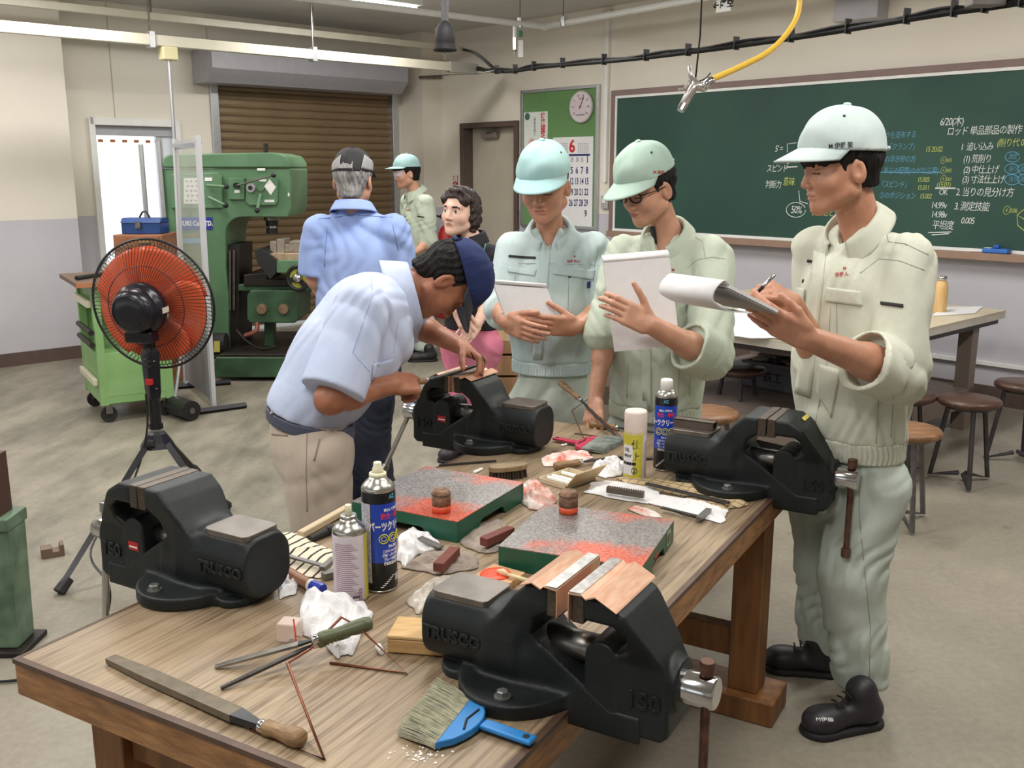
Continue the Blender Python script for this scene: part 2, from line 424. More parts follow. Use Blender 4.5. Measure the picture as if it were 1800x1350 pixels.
# ---- door_1: open steel doorway to the bright yard
d1 = struct(thing('door_1', '', '', R(SW, e0, 0))); del d1['label'], d1['category']
mb = MB(); W = .045
mb.rbox((SW - .04, e0 - .01, 0), (SW + .22, e0 + W, ez + .02), R); mb.rbox((SW - .04, e1 - W, 0), (SW + .22, e1 + .01, ez + .02), R); mb.rbox((SW - .04, e0, ez - W), (SW + .22, e1, ez + .02), R)
mb.build('door_frame', WHITE, d1, bevel=.004)
MB().rbox((SW + .03, e0 + W, ez - .13), (SW + .12, e1 - W, ez - W), R).build('header_rail', GREYS, d1)
MB().rbox((SW + .05, e1 - .2, 0), (SW + .09, e1 - .14, ez - .12), R).build('sliding_door_edge', ALU, d1)
mb = MB()
MB().rbox((SW + .06, e1 - .14, .9), (SW + .07, e1 - W, ez - .12), R).build('pane', mat('frost', rgb(226, 230, 238), .3), d1)
ORT = mat('orange_tab', rgb(196, 120, 70), .6)
for k in range(6):
    t = e0 + .12 + k * .11; MB().rbox((SW + .13, t, ez - .19), (SW + .135, t + .045, ez - .165), R).build('curtain_tab', ORT, d1)

# ---- door_2: beige door in brown frame with closer
d2 = struct(thing('door_2', '', '', R(dl, 0, 0))); del d2['label'], d2['category']
mb = MB(); mb.rbox((dr - .045, -.035, 0), (dr + .01, .16, dz + .045), R); mb.rbox((dl - .01, -.035, 0), (dl + .05, .16, dz + .045), R); mb.rbox((dr, -.035, dz - .01), (dl, .16, dz + .045), R)
mb.build('door_frame', BROWN, d2, bevel=.004)
MB().rbox((dr + .01, .10, .01), (dl - .01, .14, dz - .01), R).build('door_leaf', mat('door_beige', rgb(186, 177, 160), .45, var=.04, vscale=4), d2, bevel=.003)
mb = MB(); cs, cz = onback(852, 238); mb.rbox((cs - .13, .03, cz - .03), (cs + .1, .09, cz + .035), R)
mb.build('door_closer', mat('closer', rgb(140, 130, 122), .4, .4), d2, bevel=.006)
MB().tube([R(cs, .02, cz + .02), R(cs - .2, -.02, cz + .06), R(dl - .1, -.01, dz)], .008).build('closer_arm', STEEL, d2)

# ---- roller shutter
sh = thing('roller_shutter', 'closed brown roller shutter of horizontal slats under a grey box', 'shutter', R(SW, (h0 + h1) / 2, 0))
SLAT = mat('shutter_brown', rgb(128, 106, 78), .42, .15, var=.1, vscale=3, stretch=(1, 1, 6))
prof = [(0, 0), (.016, .004), (.022, .03), (.019, .064), (.002, .070), (.0, .0795)]
pitch = .078; nsl = int(hz / pitch) + 1
a0, a1 = R(SW + .02, h0, 0), R(SW + .02, h1, 0)
me0 = None
for k in range(nsl):
    z = .03 + k * pitch
    if me0 is None:
        mb = MB(); vs = []; 
        for o_ in (R(0, h0, 0) - R(0, h0, 0), R(0, h1, 0) - R(0, h0, 0)):
            for d, zz in prof: vs.append(o_ - D1 * d + ZU * zz)
            for d, zz in reversed(prof): vs.append(o_ - D1 * (d - .004) + ZU * zz)
        n = len(prof) * 2
        mb.add(vs, [(i, n + i, n + (i + 1) % n, (i + 1) % n) for i in range(n)] + [tuple(range(n)), tuple(range(2 * n - 1, n - 1, -1))])
        s0 = mb.build('slat', SLAT, local=Matrix.Translation(R(SW + .045, h0, z))); me0 = s0.data; setpar(s0, sh)
    else:
        o = bpy.data.objects.new('slat', me0); COL.objects.link(o); o.location = R(SW + .045, h0, z); setpar(o, sh)
for t0, t1 in ((h0 - .05, h0 + .03), (h1 - .03, h1 + .05)): MB().rbox((SW - .035, t0, 0), (SW + .06, t1, hz), R).build('guide_rail', ALU, sh, bevel=.004)
b0, b1 = onleft(371, 110, SC)[0], onleft(716, 130, SC)[0]; bz0 = onleft(378, 143, SC)[1]; bz1 = onleft(371, 83, SC)[1]
SB = .42                                                # box depth
mb = MB(); poly = [(SW, bz1), (SW - SB, bz1), (SW - SB, bz0 + .12), (SW - SB + .13, bz0), (SW, bz0)]
n = len(poly); vs = [R(s, t, z) for t in (b0, b1) for s, z in poly]
mb.add(vs, [(i, (i + 1) % n, n + (i + 1) % n, n + i) for i in range(n)] + [tuple(range(n))[::-1], tuple(range(n, 2 * n))])
mb.build('shutter_box', GREYS, sh, bevel=.004)

# ---- chalkboard
CHB = mat('chalkboard_green', rgb(31, 66, 56), .62, col2=rgb(44, 80, 69), vscale=1.6, detail=6, lo=.3, hi=.75)
bL = onback(1085, 250)[0]; bz_t, bz_b, bR = 2.27, 1.06, -1.6
cb = thing('chalkboard', 'large dark green chalkboard covered in Japanese chalk notes', 'chalkboard', R(2, 0, bz_b))
MB().rbox((bR, -.03, bz_b), (bL, -.002, bz_t), R).build('board_surface', CHB, cb)
mb = MB(); FW = .05
mb.rbox((bR, -.045, bz_t), (bL + FW, -.001, bz_t + FW), R); mb.rbox((bL, -.045, bz_b - .03), (bL + FW, -.001, bz_t), R)
mb.build('frame', mat('board_frame', rgb(128, 106, 100), .45, var=.05), cb, bevel=.004)
mb = MB(); mb.rbox((bR, -.04, bz_t - .022), (bL, -.028, bz_t), R); mb.rbox((bL - .02, -.04, bz_b), (bL, -.028, bz_t - .022), R); mb.rbox((bR, -.045, bz_b - .004), (bL, -.028, bz_b + .018), R)
mb.build('white_edge', WHITE, cb)
mb = MB(); mb.rbox((bR, -.12, bz_b - .055), (bL + .01, -.001, bz_b - .004), R)
mb.build('chalk_tray', mat('tray', rgb(150, 122, 104), .5, var=.06), cb, bevel=.004)
# chalk notes
CW = mat('chalk_white', rgb(226, 230, 226), .9); CYL = mat('chalk_yellow', rgb(196, 206, 110), .9); CBL = mat('chalk_blue', rgb(104, 166, 196), .9)
def chalk(s, x, y, hpx, m, sh=.12, sp=.85, al='LEFT', rot=0.0):
    ss, z = onback(x, y, -.032); ss2, z2 = onback(x, y + hpx, -.032); sz = abs(z - z2) * 1.25
    M = frame(R(ss, -.032, z), -D1, ZU, -D2) @ Matrix.Rotation(rot, 4, 'Z')
    text('chalk_note', s, sz, m, M, cb, extrude=.0004, align=al, shear=sh, space=sp, xs=.78, offs=-.0004)
def stroke(pts, m, r=.004):
    MB().tube([R(onback(x, y, -.032)[0], -.032, onback(x, y, -.032)[1]) for x, y in pts], r, 5).build('chalk_line', m, cb)
for s, x, y, h, m in [
    ('6/20(木)', 1652, 215, 15, CW), ('ロッド 単品部品の製作', 1664, 232, 14, CW), ('1  追い込み', 1688, 259, 13, CW), ('(削り代 0.1)', 1752, 252, 13, CYL),
    ('(1) 荒削り', 1693, 280, 13, CW), ('(2) 中仕上げ', 1693, 299, 13, CW), ('(3) 寸法仕上げ', 1691, 316, 13, CW), ('2. 当りの見分け方', 1680, 338, 14, CW),
    ('3. 測定技能', 1677, 363, 14, CW), ('0.005', 1689, 388, 13, CW), ('14.99v', 1636, 361, 13, CW), ('14.98v', 1636, 377, 13, CW), ('平坦度', 1638, 396, 14, CW),
    ('OK', 1650, 338, 12, CW), ('(15.01)', 1646, 325, 11, CYL), ('15.005', 1612, 316, 10, CYL), ('15.011', 1612, 330, 10, CYL), ('15.002', 1616, 345, 10, CYL),
    ('15 20.02', 1626, 263, 11, CYL), ('⊕0.05', 1653, 282, 7.5, CYL), ('⊕0.05', 1653, 300, 7.5, CYL), ('⊕0.01', 1653, 315, 7.5, CYL), ('⊕0.06', 1763, 370, 9, CYL),
    ('5\' =', 1362, 262, 13, CW), ('3\'', 1383, 284, 12, CW), ('スピンド', 1347, 297, 12, CW), ('判断力', 1345, 325, 12, CW), ('意味', 1376, 320, 13, CYL),
    ('50%', 1390, 369, 15, CW), ('人なしと思い', 1427, 374, 12, CYL), ('測定', 1772, 276, 9, CBL), ('当り', 1772, 297, 9, CBL), ('当り', 1772, 315, 9, CBL), ('測', 1792, 298, 9, CBL), ('測', 1792, 316, 9, CBL)]:
    chalk(s, x, y, h, m)
for s, x, y in (('インクを塗布する', 1611, 237), ('平行に「クランプ」', 1614, 258), ('ふりの浮き貯の方', 1610, 280), ('平らの配置(のゲな三男)', 1650, 301), ('すりの「スピンド」', 1600, 325), ('③のポジション', 1610, 345)): chalk(s, x, y, 11, CBL, al='RIGHT')
stroke([(1632, 409), (1672, 408)], CW); stroke([(1638, 413), (1668, 411)], CW); stroke([(1644, 331), (1680, 331)], CW, .005); stroke([(1545, 303), (1655, 303)], CBL)
stroke([(1383, 294), (1402, 293)], CW, .005); stroke([(1384, 268), (1384, 253), (1400, 251)], CW, .003); stroke([(1404, 335), (1406, 354), (1420, 358)], CW, .003)
for cx, cy, rx, ry, m in ((1399, 369, 17, 13, CW), (1780, 276, 13, 9, CBL), (1779, 297, 13, 9, CBL), (1779, 316, 13, 9, CBL), (1799, 298, 10, 9, CBL), (1799, 316, 10, 9, CBL)):
    stroke([(cx + rx * math.cos(a / 3), cy + ry * math.sin(a / 3)) for a in range(19)], m, .0028)
stroke([(1788, 378), (1810, 360), (1822, 375), (1800, 385), (1788, 378), (1789, 396), (1806, 410)], CYL, .003)
# eraser and chalk on the tray
es, ez_ = onback(1752, 445, -.075)
er = thing('chalkboard_eraser', 'blue chalkboard eraser on the tray below the notes', 'eraser', R(es, -.075, bz_b - .004))
MB().rbox((es - .085, -.118, bz_b - .003), (es + .085, -.04, bz_b + .03), R).build('body', mat('eraser_blue', rgb(52, 110, 190), .4), er, bevel=.01)
MB().rbox((es - .02, -.1, bz_b + .03), (es + .02, -.06, bz_b + .055), R).build('grip', mat('eraser_grip', rgb(40, 90, 170), .4), er, bevel=.008)
MB().rbox((es + .03, -.11, bz_b + .0305), (es + .075, -.05, bz_b + .033), R).build('sticker', WHITE, er)
cs_, _ = onback(1708, 450, -.06)
tag(MB().tube([R(cs_, -.07, bz_b + .004), R(cs_ - .08, -.06, bz_b + .004)], .006).build('chalk', mat('chalk_stick', rgb(236, 236, 232), .9)), 'stick of white chalk lying on the board tray', 'chalk')

# ---- bulletin board
gl, _ = onback(920, 200); gr, gzt = onback(1055, 152); gzb = 1.07
bb = thing('bulletin_board', 'green felt bulletin board in an aluminium frame', 'notice board', R((gl + gr) / 2, 0, gzb))
MB().rbox((gr, -.02, gzb), (gl, -.002, gzt), R).build('felt', mat('green_felt', rgb(102, 140, 88), .9, var=.06, vscale=60), bb)
mb = MB()
mb.rbox((gr - .01, -.035, gzb - .02), (gr + .022, -.001, gzt + .02), R); mb.rbox((gl - .022, -.035, gzb - .02), (gl + .01, -.001, gzt + .02), R)
mb.rbox((gr, -.035, gzt - .01), (gl, -.001, gzt + .02), R); mb.rbox((gr, -.035, gzb - .02), (gl, -.001, gzb + .01), R)
mb.build('frame', ALU, bb, bevel=.003)
def backM(x, y, t): s_, z_ = onback(x, y, t); return frame(R(s_, t, z_), -D1, ZU, -D2)
def backbox(mb, x0, y0, x1, y1, t0, t1):
    sa, za = onback(x0, y0, t0); sb_, zb_ = onback(x1, y1, t0); return mb.rbox((min(sa, sb_), t0, min(za, zb_)), (max(sa, sb_), t1, max(za, zb_)), R)
po = thing('poster', 'skills test poster with red vertical lettering pinned to the green board', 'poster', R(*[onback(942, 230)[0], -.02, onback(942, 230)[1]]))
backbox(MB(), 921, 198, 962, 290, -.024, -.021).build('sheet', mat('poster_paper', rgb(206, 216, 208), .6, col2=rgb(226, 224, 220), vscale=5), po)
for i, ch in enumerate('技能検定'): text('lettering', ch, .085, REDINK, backM(954.5, 205 + i * 10.5 + 1, -.0245), po, xs=.8, offs=.002)
for i, ch in enumerate('技能'): text('lettering', ch, .04, REDINK, backM(954, 246 + i * 4.5, -.0245), po)
for i, ch in enumerate('未来を拓く'): text('lettering', ch, .04, INK, backM(940, 210 + i * 6.5, -.0245), po)
M = backM(927, 205, -.0243); MB().lathe([(.036, 0), (.036, .001)], M, 20).build('badge', mat('badge', rgb(70, 100, 96), .6), po)
M = backM(935, 252, -.0243); MB().lathe([(.05, 0), (.05, .001)], M, 16).build('printed_face', mat('printed_pink', rgb(214, 168, 164), .6), po)
M = backM(938, 254, -.0248); MB().lathe([(.03, 0), (.03, .001)], M, 16).build('printed_ribbon', mat('printed_red', rgb(150, 70, 80), .6), po)
ca = thing('wall_calendar', 'white June calendar with big red 6 on the green board', 'calendar', R(onback(1005, 300)[0], -.02, onback(1005, 300)[1]))
backbox(MB(), 972, 242, 1040, 400, -.028, -.021).build('sheets', PAPER, ca)
text('number', '6', .165, REDINK, backM(1005.5, 258, -.0285), ca, offs=.005)
for i in range(5):
    for j in range(6):
        for bx in (979, 1016): backbox(MB(), bx + j * 3.3, 252 + i * 3.6, bx + j * 3.3 + 1.8, 252 + i * 3.6 + 1.6, -.0285, -.0283).build('tiny_date', mat('tiny_print', rgb(120, 110, 120), .7), ca)
backbox(MB(), 1000, 271, 1037, 274, -.0285, -.0283).build('weekday_bar', BLUEINK, ca)
for r_, row in enumerate([('', '', '', '29', '30', '31', '1'), ('2', '3', '4', '5', '6', '7', '8'), ('9', '10', '11', '12', '13', '14', '15'), ('16', '17', '18', '19', '20', '21', '22'), ('23', '24', '25', '26', '27', '28', '29'), ('', '', '', '', '', '', '9')]):
    for c_, dd in enumerate(row):
        if dd and c_ > 2:
            g = r_ == 0 and c_ < 6
            text('date', dd, .062 if g else .088, mat('grey_print', rgb(150, 150, 156), .7) if g else BLUEINK, backM(979 + c_ * 8.9 - (0.6 * r_), 281 + r_ * 19 + (0 if r_ else 0), -.0285), ca, xs=.6 if len(dd) > 1 else .75, offs=.002)
ck = thing('wall_thermometer', 'round pale dial thermometer on the green board', 'thermometer', R(onback(1024, 188)[0], -.02, onback(1024, 188)[1]))
M = backM(1024, 188, -.02)
MB().lathe([(.145, 0), (.15, .02), (.14, .035), (.135, .03)], M, 40).build('case', mat('dial_case', rgb(190, 178, 180), .3), ck, smooth=True)
MB().lathe([(.135, .029), (.135, .031)], M, 40).build('dial_face', mat('dial', rgb(214, 202, 206), .4), ck)
text('dial_text', 'TEMP', .03, REDINK, M @ Matrix.Translation((.01, .07, .032)), ck)
text('dial_text', 'HYGROMETER', .018, INK, M @ Matrix.Translation((0, -.075, .032)), ck)
for k, dd in enumerate(('-20', '-10', '0', '10', '20', '30', '40', '50')):
    a = math.radians(215 - k * 36); text('dial_number', dd, .026, REDINK if k < 3 else INK, M @ Matrix.Translation((.105 * math.cos(a), .105 * math.sin(a), .032)), ck)
    MB().box((-.001, .08, .0312), (.001, .09, .032), M @ Matrix.Rotation(a - math.pi / 2, 4, 'Z')).build('tick', INK, ck)
MB().box((-.003, -.02, .033), (.003, .095, .035), M @ Matrix.Rotation(math.radians(-28), 4, 'Z')).build('needle', INK, ck)
MB().lathe([(.01, .031), (.01, .037)], M, 14).build('hub', REDM, ck)
# light switch, conduit, extinguisher, sign, wall box
sw = thing('light_switch', 'grey light switch box on the wall left of the chalkboard', 'switch', R(onback(1061, 354)[0], 0, onback(1061, 354)[1]))
backbox(MB(), 1056, 344, 1068, 367, -.035, -.001).build('box', mat('switch_grey', rgb(170, 166, 166), .4), sw, bevel=.003)
backbox(MB(), 1058, 350, 1064, 357, -.04, -.035).build('rocker', WHITE, sw)
cdt = thing('wall_conduit', 'white vertical cable conduit with a cap beside the bulletin board', 'conduit', R(onback(1069, 100)[0], 0, 2.7))
cs2 = onback(1070, 100)[0]
MB().rbox((cs2 - .018, -.03, 1.5), (cs2 + .018, -.001, 3.0), R).build('duct', WHITE, cdt)
MB().rbox((cs2 - .05, -.05, 2.98), (cs2 + .05, -.001, 3.03), R).build('cap', CREAM, cdt)
fe = thing('fire_extinguisher', 'red fire extinguisher standing by the corner behind the woman', 'extinguisher', R(6.15, -.16, 0))
M = Matrix.Translation(R(6.1, -.17, .55))
MB().lathe([(.0, 0), (.08, 0), (.085, .03), (.085, .38), (.06, .44), (.025, .47), (.025, .5)], M, 20).build('cylinder', REDM, fe, smooth=True)
MB().tube([R(6.1, -.17, 1.05), R(6.1, -.2, 1.1), R(6.05, -.28, 1.13)], .012).build('lever', BLACK, fe)
MB().tube(spline([R(6.1, -.17, 1.07), R(6.17, -.27, 1.12), R(6.2, -.29, .95), R(6.16, -.26, .75)]), .011).build('hose', BLACK, fe)
MB().rbox((5.98, -.3, 0), (6.22, -.03, .55), R).build('stand', mat('ext_stand', rgb(150, 40, 40), .5), fe)
es_ = thing('extinguisher_sign', 'narrow red vertical sign with white characters by the corner', 'sign', R(onback(800, 325)[0], 0, onback(800, 325)[1]))
backbox(MB(), 796, 308, 804, 352, -.012, -.001).build('plate', mat('sign_red', rgb(160, 30, 40), .45), es_)
for i, ch in enumerate('消火器'): text('character', ch, .085, WHITE, backM(800, 315 + i * 14, -.0125), es_, offs=.002)
wb = thing('wall_box', 'grey steel box mounted high on the chalkboard wall', 'wall box', R(onback(1500, 20)[0], 0, 2.8))
q0, _ = onback(1468, 20, -.14); q1, _ = onback(1545, 20, -.14); qz = onback(1500, 36, -.14)[1]
MB().rbox((q1, -.16, qz), (q0, -.001, ZC - .02), R).build('cover', GREYS, wb, bevel=.006)
sg = thing('pipe_sign', 'small white sign with arrow and characters on the air pipe', 'sign', R(0, -.8, 2.8))

wz = onback(1800, 647)[1]
struct(MB().rbox((-6, -.03, wz - .012), (2.2, -.001, wz + .014), R).build('trim_3', WHITE))
# ================================================================= overhead things
FLUO = mat('fluorescent_tube', (1, .99, .96, 1), .5, emit=9.0)
HOUS = mat('lamp_housing', rgb(236, 236, 232), .4)
def ceiling_lamp(s, t, label, L=1.25):
    f = thing('fluorescent_light', label, 'ceiling light', R(s, t, ZC), 'fluorescent ceiling lights')
    MB().rbox((s - .13, t - L / 2, ZC - .07), (s + .13, t + L / 2, ZC - .001), R).build('housing', HOUS, f, bevel=.01)
    for ds in (-.065, .065):
        MB().tube([R(s + ds, t - L / 2 + .03, ZC - .095), R(s + ds, t + L / 2 - .03, ZC - .095)], .016, 10).build('tube', FLUO, f)
    ld = bpy.data.lights.new('lamp', 'AREA'); ld.shape = 'RECTANGLE'; ld.size = .24; ld.size_y = L; ld.energy = 33; ld.color = (1, .985, .95)
    lo = bpy.data.objects.new('lamp_light', ld); COL.objects.link(lo)
    lo.matrix_world = frame(R(s, t, ZC - .13), D1, D2, -ZU) if False else frame(R(s, t, ZC - .13), D1, D2, D1.cross(D2)) @ Matrix.Rotation(math.pi, 4, 'X')
    setpar(lo, f)
lp = onz(640, 3, ZC - .08) - RO; lS, lT = lp.dot(D1), lp.dot(D2)
ceiling_lamp(lS, lT - .1, 'white fluorescent ceiling light glowing at the top of the photo')
k = 0
for s in (lS - 2.2, lS - 4.4, lS - 6.6):
    for t in (lT - .1, lT - 2.6, lT - 5.1):
        k += 1; ceiling_lamp(s, t, 'white fluorescent ceiling light outside the view overhead')
for t in (lT - 2.6, lT - 5.1): ceiling_lamp(lS, t, 'white fluorescent ceiling light outside the view overhead')

# two suspended cream rails parallel to the shutter wall
def railpt(x, y, s): t, z = onleft(x, y, s); return R(s, t, z)
RS1, RS2 = 5.2, 5.75
r1 = thing('busbar_rail', 'lower cream busbar rail hung along the shutter wall', 'rail', railpt(300, 75, RS1))
t0, z0 = onleft(-30, 45, RS1); t1, z1 = onleft(838, 121, RS1); zr = (z0 + z1) / 2
MB().rbox((RS1 - .025, t0, zr - .04), (RS1 + .025, t1 - .35, zr + .04), R).build('rail', CREAM, r1, bevel=.006)
MB().rbox((RS1 - .03, t1 - .35, zr - .05), (RS1 + .03, t1, zr + .05), R).build('end_feed_box', mat('feed_grey', rgb(170, 166, 156), .4), r1, bevel=.006)
r2 = thing('conduit_rail', 'upper thin cream conduit rail hung above the busbar', 'rail', railpt(300, 35, RS2))
t2, z2 = onleft(-30, 0, RS2); t3, z3 = onleft(815, 85, RS2); zr2 = (z2 + z3) / 2
MB().rbox((RS2 - .02, t2, zr2 - .03), (RS2 + .02, t3, zr2 + .03), R).build('rail', CREAM, r2, bevel=.006)
for px in (266, 550):
    ta = onleft(px, 90, RS1)[0]
    MB().tube([R(RS1, ta, zr + .03), R(RS1, ta, ZC)], .008, 6).build('hanger_rod', STEEL, r1)
    MB().rbox((RS1 - .04, ta - .02, zr - .055), (RS1 + .04, ta + .02, zr + .06), R).build('hanger_clip', ALU, r1)
    tb = onleft(px, 30, RS2)[0]; MB().tube([R(RS2, tb, zr2), R(RS2, tb, ZC)], .007, 6).build('hanger_rod', STEEL, r2)
# plug box and steel drop pole to the mill
tp = onleft(295, 85, RS1)[0]
pl = thing('busbar_plug', 'cream plug box on the busbar with a steel drop pole', 'plug box', R(RS1, tp, zr))
MB().rbox((RS1 - .05, tp - .06, zr - .14), (RS1 + .05, tp + .06, zr - .042), R).build('box', mat('plug_cream', rgb(214, 204, 160), .4), pl, bevel=.01)
MB().tube([R(RS1, tp, zr - .13), R(RS1, tp, 1.75)], .014, 10).build('drop_pole', ALU, pl)

# white compressed air pipe along the shutter side, then along the chalkboard wall
ap = thing('air_pipe', 'white compressed air pipe with elbow below the ceiling', 'pipe', R(4.8, -1.2, 2.85))
pz = 2.86
def pipept(x, y): p = onz(x, y, pz); return p
pe = pipept(957, 47); pa = pipept(700, 16); pb = pipept(1260, -8)
pa = pe + (pe - pa).normalized() * -6; pb = pe + (pb - pe).normalized() * 6
MB().tube([pa, pe], .026, 10).build('pipe', WHITE, ap); MB().tube([pe, pb], .026, 10).build('pipe', WHITE, ap)
MB().ball(tuple(pe), .034).build('elbow', WHITE, ap, smooth=True)
pv = pipept(905, 41)
for q in (pipept(914, 42), pipept(990, 40)):
    MB().tube([q, Vector((q.x, q.y, ZC))], .005, 6).build('hanger_rod', STEEL, ap); MB().lathe([(.028, -.03), (.028, .05)], Matrix.Translation(q), 10).build('clamp', ALU, ap)
MB().lathe([(.018, -.12), (.018, 0)], Matrix.Translation(pv), 10).build('tee', WHITE, ap)
MB().lathe([(.006, -.27), (.012, -.24), (.02, -.22), (.02, -.12)], Matrix.Translation(pv), 10).build('coupling', CHROME, ap)
MB().lathe([(.028, -.01), (.028, .01)], frm(pv + Vector((.05, -.02, -.09)), (1, -.4, 0)), 12).build('valve_handle', mat('valve_green', rgb(60, 130, 100), .4), ap)
MB().box((-.022, -.002, -.28), (.022, .002, -.14), Matrix.Translation(pv + Vector((.05, 0, 0)))).build('tag', WHITE, ap)
# small white pipe sign
q = pipept(1272, -8)
bpy.data.objects.remove(sg)
sg = thing('pipe_sign', 'small white sign with arrow and characters below the air pipe', 'sign', q)
M = frame(onplane(1272, 8, D2, q), -D1, ZU, -D2)
MB().box((-.065, -.05, -.003), (.065, .05, .003), M).build('plate', WHITE, sg)
text('lettering', '←圧空', .062, INK, M @ Matrix.Translation((0, 0, .0035)), sg, offs=.002)
MB().tube([M @ Vector((0, .05, 0)), M @ Vector((0, .12, 0))], .003, 5).build('hook', STEEL, sg)

# black cable bundle swagged to the right wall side
cbz = thing('cable_bundle', 'black cable bundle strung from the rail toward the right', 'cable', railpt(845, 120, RS1))
CAB = mat('cable_black', rgb(30, 29, 28), .8, spec=.2)
e1_ = R(RS1, t1, zr); e2_ = R(RS2, t3, zr2)
pts = [e1_]
for x, y, Y in ((890, 126, 8.2), (960, 117, 7.6), (1100, 105, 6.7), (1250, 87, 5.9), (1440, 60, 5.2), (1640, 27, 4.6), (1760, 10, 4.3), (1900, -14, 4.0)): pts.append(ony(x, y, Y))
sp_ = spline(pts, 8)
MB().tube(sp_, .0135, 8).build('cable', CAB, cbz)
MB().tube([p + Vector((0.008 * math.sin(i * .9), 0, .017 + .006 * math.cos(i * .9))) for i, p in enumerate(sp_)], .009, 6).build('cable', CAB, cbz)
j = ony(872, 124, 8.25)
MB().tube(spline([e2_, ony(838, 95, 8.7), j], 8), .013, 6).build('cable', CAB, cbz)
for i in range(6, len(sp_) - 4, 4): MB().box((-.004, -.02, -.02), (.004, .02, .05), frm(sp_[i], ZU, sp_[i + 1] - sp_[i])).build('cable_tie', BLACK, cbz)
wr = thing('tension_wire', 'thin steel wire with turnbuckle below the rail end', 'wire', railpt(760, 136, RS1))
MB().tube([railpt(745, 134, SC - .02), ony(840, 129, 8.6), j], .005, 6).build('wire', STEEL, wr)
wp0, wp1 = railpt(738, 136, SC - .03), railpt(776, 136, SC - .03)
MB().tube([wp0, wp1], .018, 6).build('turnbuckle', STEEL, wr)

# black bell-shaped cover hanging from the ceiling
bc = ony(782, 60, 4.6)
bl = thing('hanging_bell', 'black bell-shaped reel cover hanging from grey ceiling pipes', 'hanging cover', bc)
k_ = 4.6 / 1720
MB().lathe([(.002, 22 * k_), (.013 * 1, 21 * k_), (10 * k_, 16 * k_), (16 * k_, 8 * k_), (17 * k_, -14 * k_), (16 * k_, -16 * k_), (20 * k_, -24 * k_), (19 * k_, -27 * k_), (15 * k_, -25 * k_), (.002, -20 * k_)], Matrix.Translation(bc), 24, cap=False).build('bell', BLACKM, bl, smooth=True)
for dx in (-.02, .012, .025): MB().tube([bc + Vector((dx * .3, 0, 20 * k_)), bc + Vector((dx, .02, .5))], .01, 6).build('hanger_pipe', mat('dark_pipe', rgb(90, 88, 90), .5), bl)
MB().tube([bc + Vector((0, 0, -24 * k_)), bc + Vector((0, 0, -40 * k_))], .003, 5).build('hook_rod', STEEL, bl)
# air gun on its wire and yellow hose
gY = 3.3
g0 = ony(1222, 150, gY); kk = gY / 1720
ag = thing('air_blow_gun', 'silver air blow gun hanging from a yellow hose', 'air gun', g0)
ALC = mat('cast_aluminium', rgb(188, 182, 176), .3, .75, var=.1, vscale=40)
MB().tube([ony(1198, 190, gY - .02), ony(1216, 158, gY), ony(1222, 147, gY)], [.014, .016, .016], 10).build('grip', ALC, ag, smooth=True)
MB().tube([ony(1215, 148, gY), ony(1230, 152, gY), ony(1238, 155, gY)], [.014, .016, .013], 10).build('valve_body', ALC, ag, smooth=True)
MB().tube([ony(1232, 156, gY), ony(1248, 143, gY), ony(1254, 138, gY)], [.017, .015, .010], 10).build('hose_coupling', CHROME, ag, smooth=True)
MB().tube([ony(1222, 146, gY), ony(1214, 132, gY), ony(1211, 116, gY)], [.012, .008, .006], 8).build('nozzle', ALC, ag, smooth=True)
MB().tube(spline([ony(1228, 146, gY), ony(1212, 143, gY), ony(1204, 156, gY), ony(1192, 158, gY)], 5), [.006] * 16, 6).build('trigger', ALC, ag)
MB().lathe([(.012, -.012), (.012, .012)], frm(ony(1199, 189, gY - .03), ony(1198, 190, gY - .02) - ony(1216, 158, gY)), 12).build('end_ring', CHROME, ag)
MB().tube([ony(1222, 145, gY), ony(1231, 60, gY), ony(1236, -60, gY)], .003, 5).build('wire', CAB, ag)
MB().tube(spline([ony(1228, 143, gY), ony(1240, 138, gY), ony(1249, 128, gY)], 4), .002, 5).build('wire_end', CAB, ag)
MB().tube(spline([ony(1252, 139, gY), ony(1300, 118, gY + .05), ony(1352, 90, gY + .1), ony(1390, 50, gY + .15), ony(1405, 10, gY + .2), ony(1404, -60, gY + .2)], 8), .0095, 8).build('hose', mat('yellow_hose', rgb(222, 178, 60), .4), ag, smooth=True)
tb = thing('cable_trolley', 'dark rail trolley end box at the top right', 'trolley', ony(1730, 4, 4.3))
p_ = ony(1728, 3, 4.3); MB().box((-.06, -.04, -.02), (.08, .04, .03), Matrix.Translation(p_)).build('box', mat('trolley_grey', rgb(110, 104, 100), .4), tb, bevel=.006)
MB().tube([p_ + Vector((.04, 0, .03)), Vector((p_.x + .04, p_.y, ZC))], .008, 6).build('hanger', STEEL, tb)
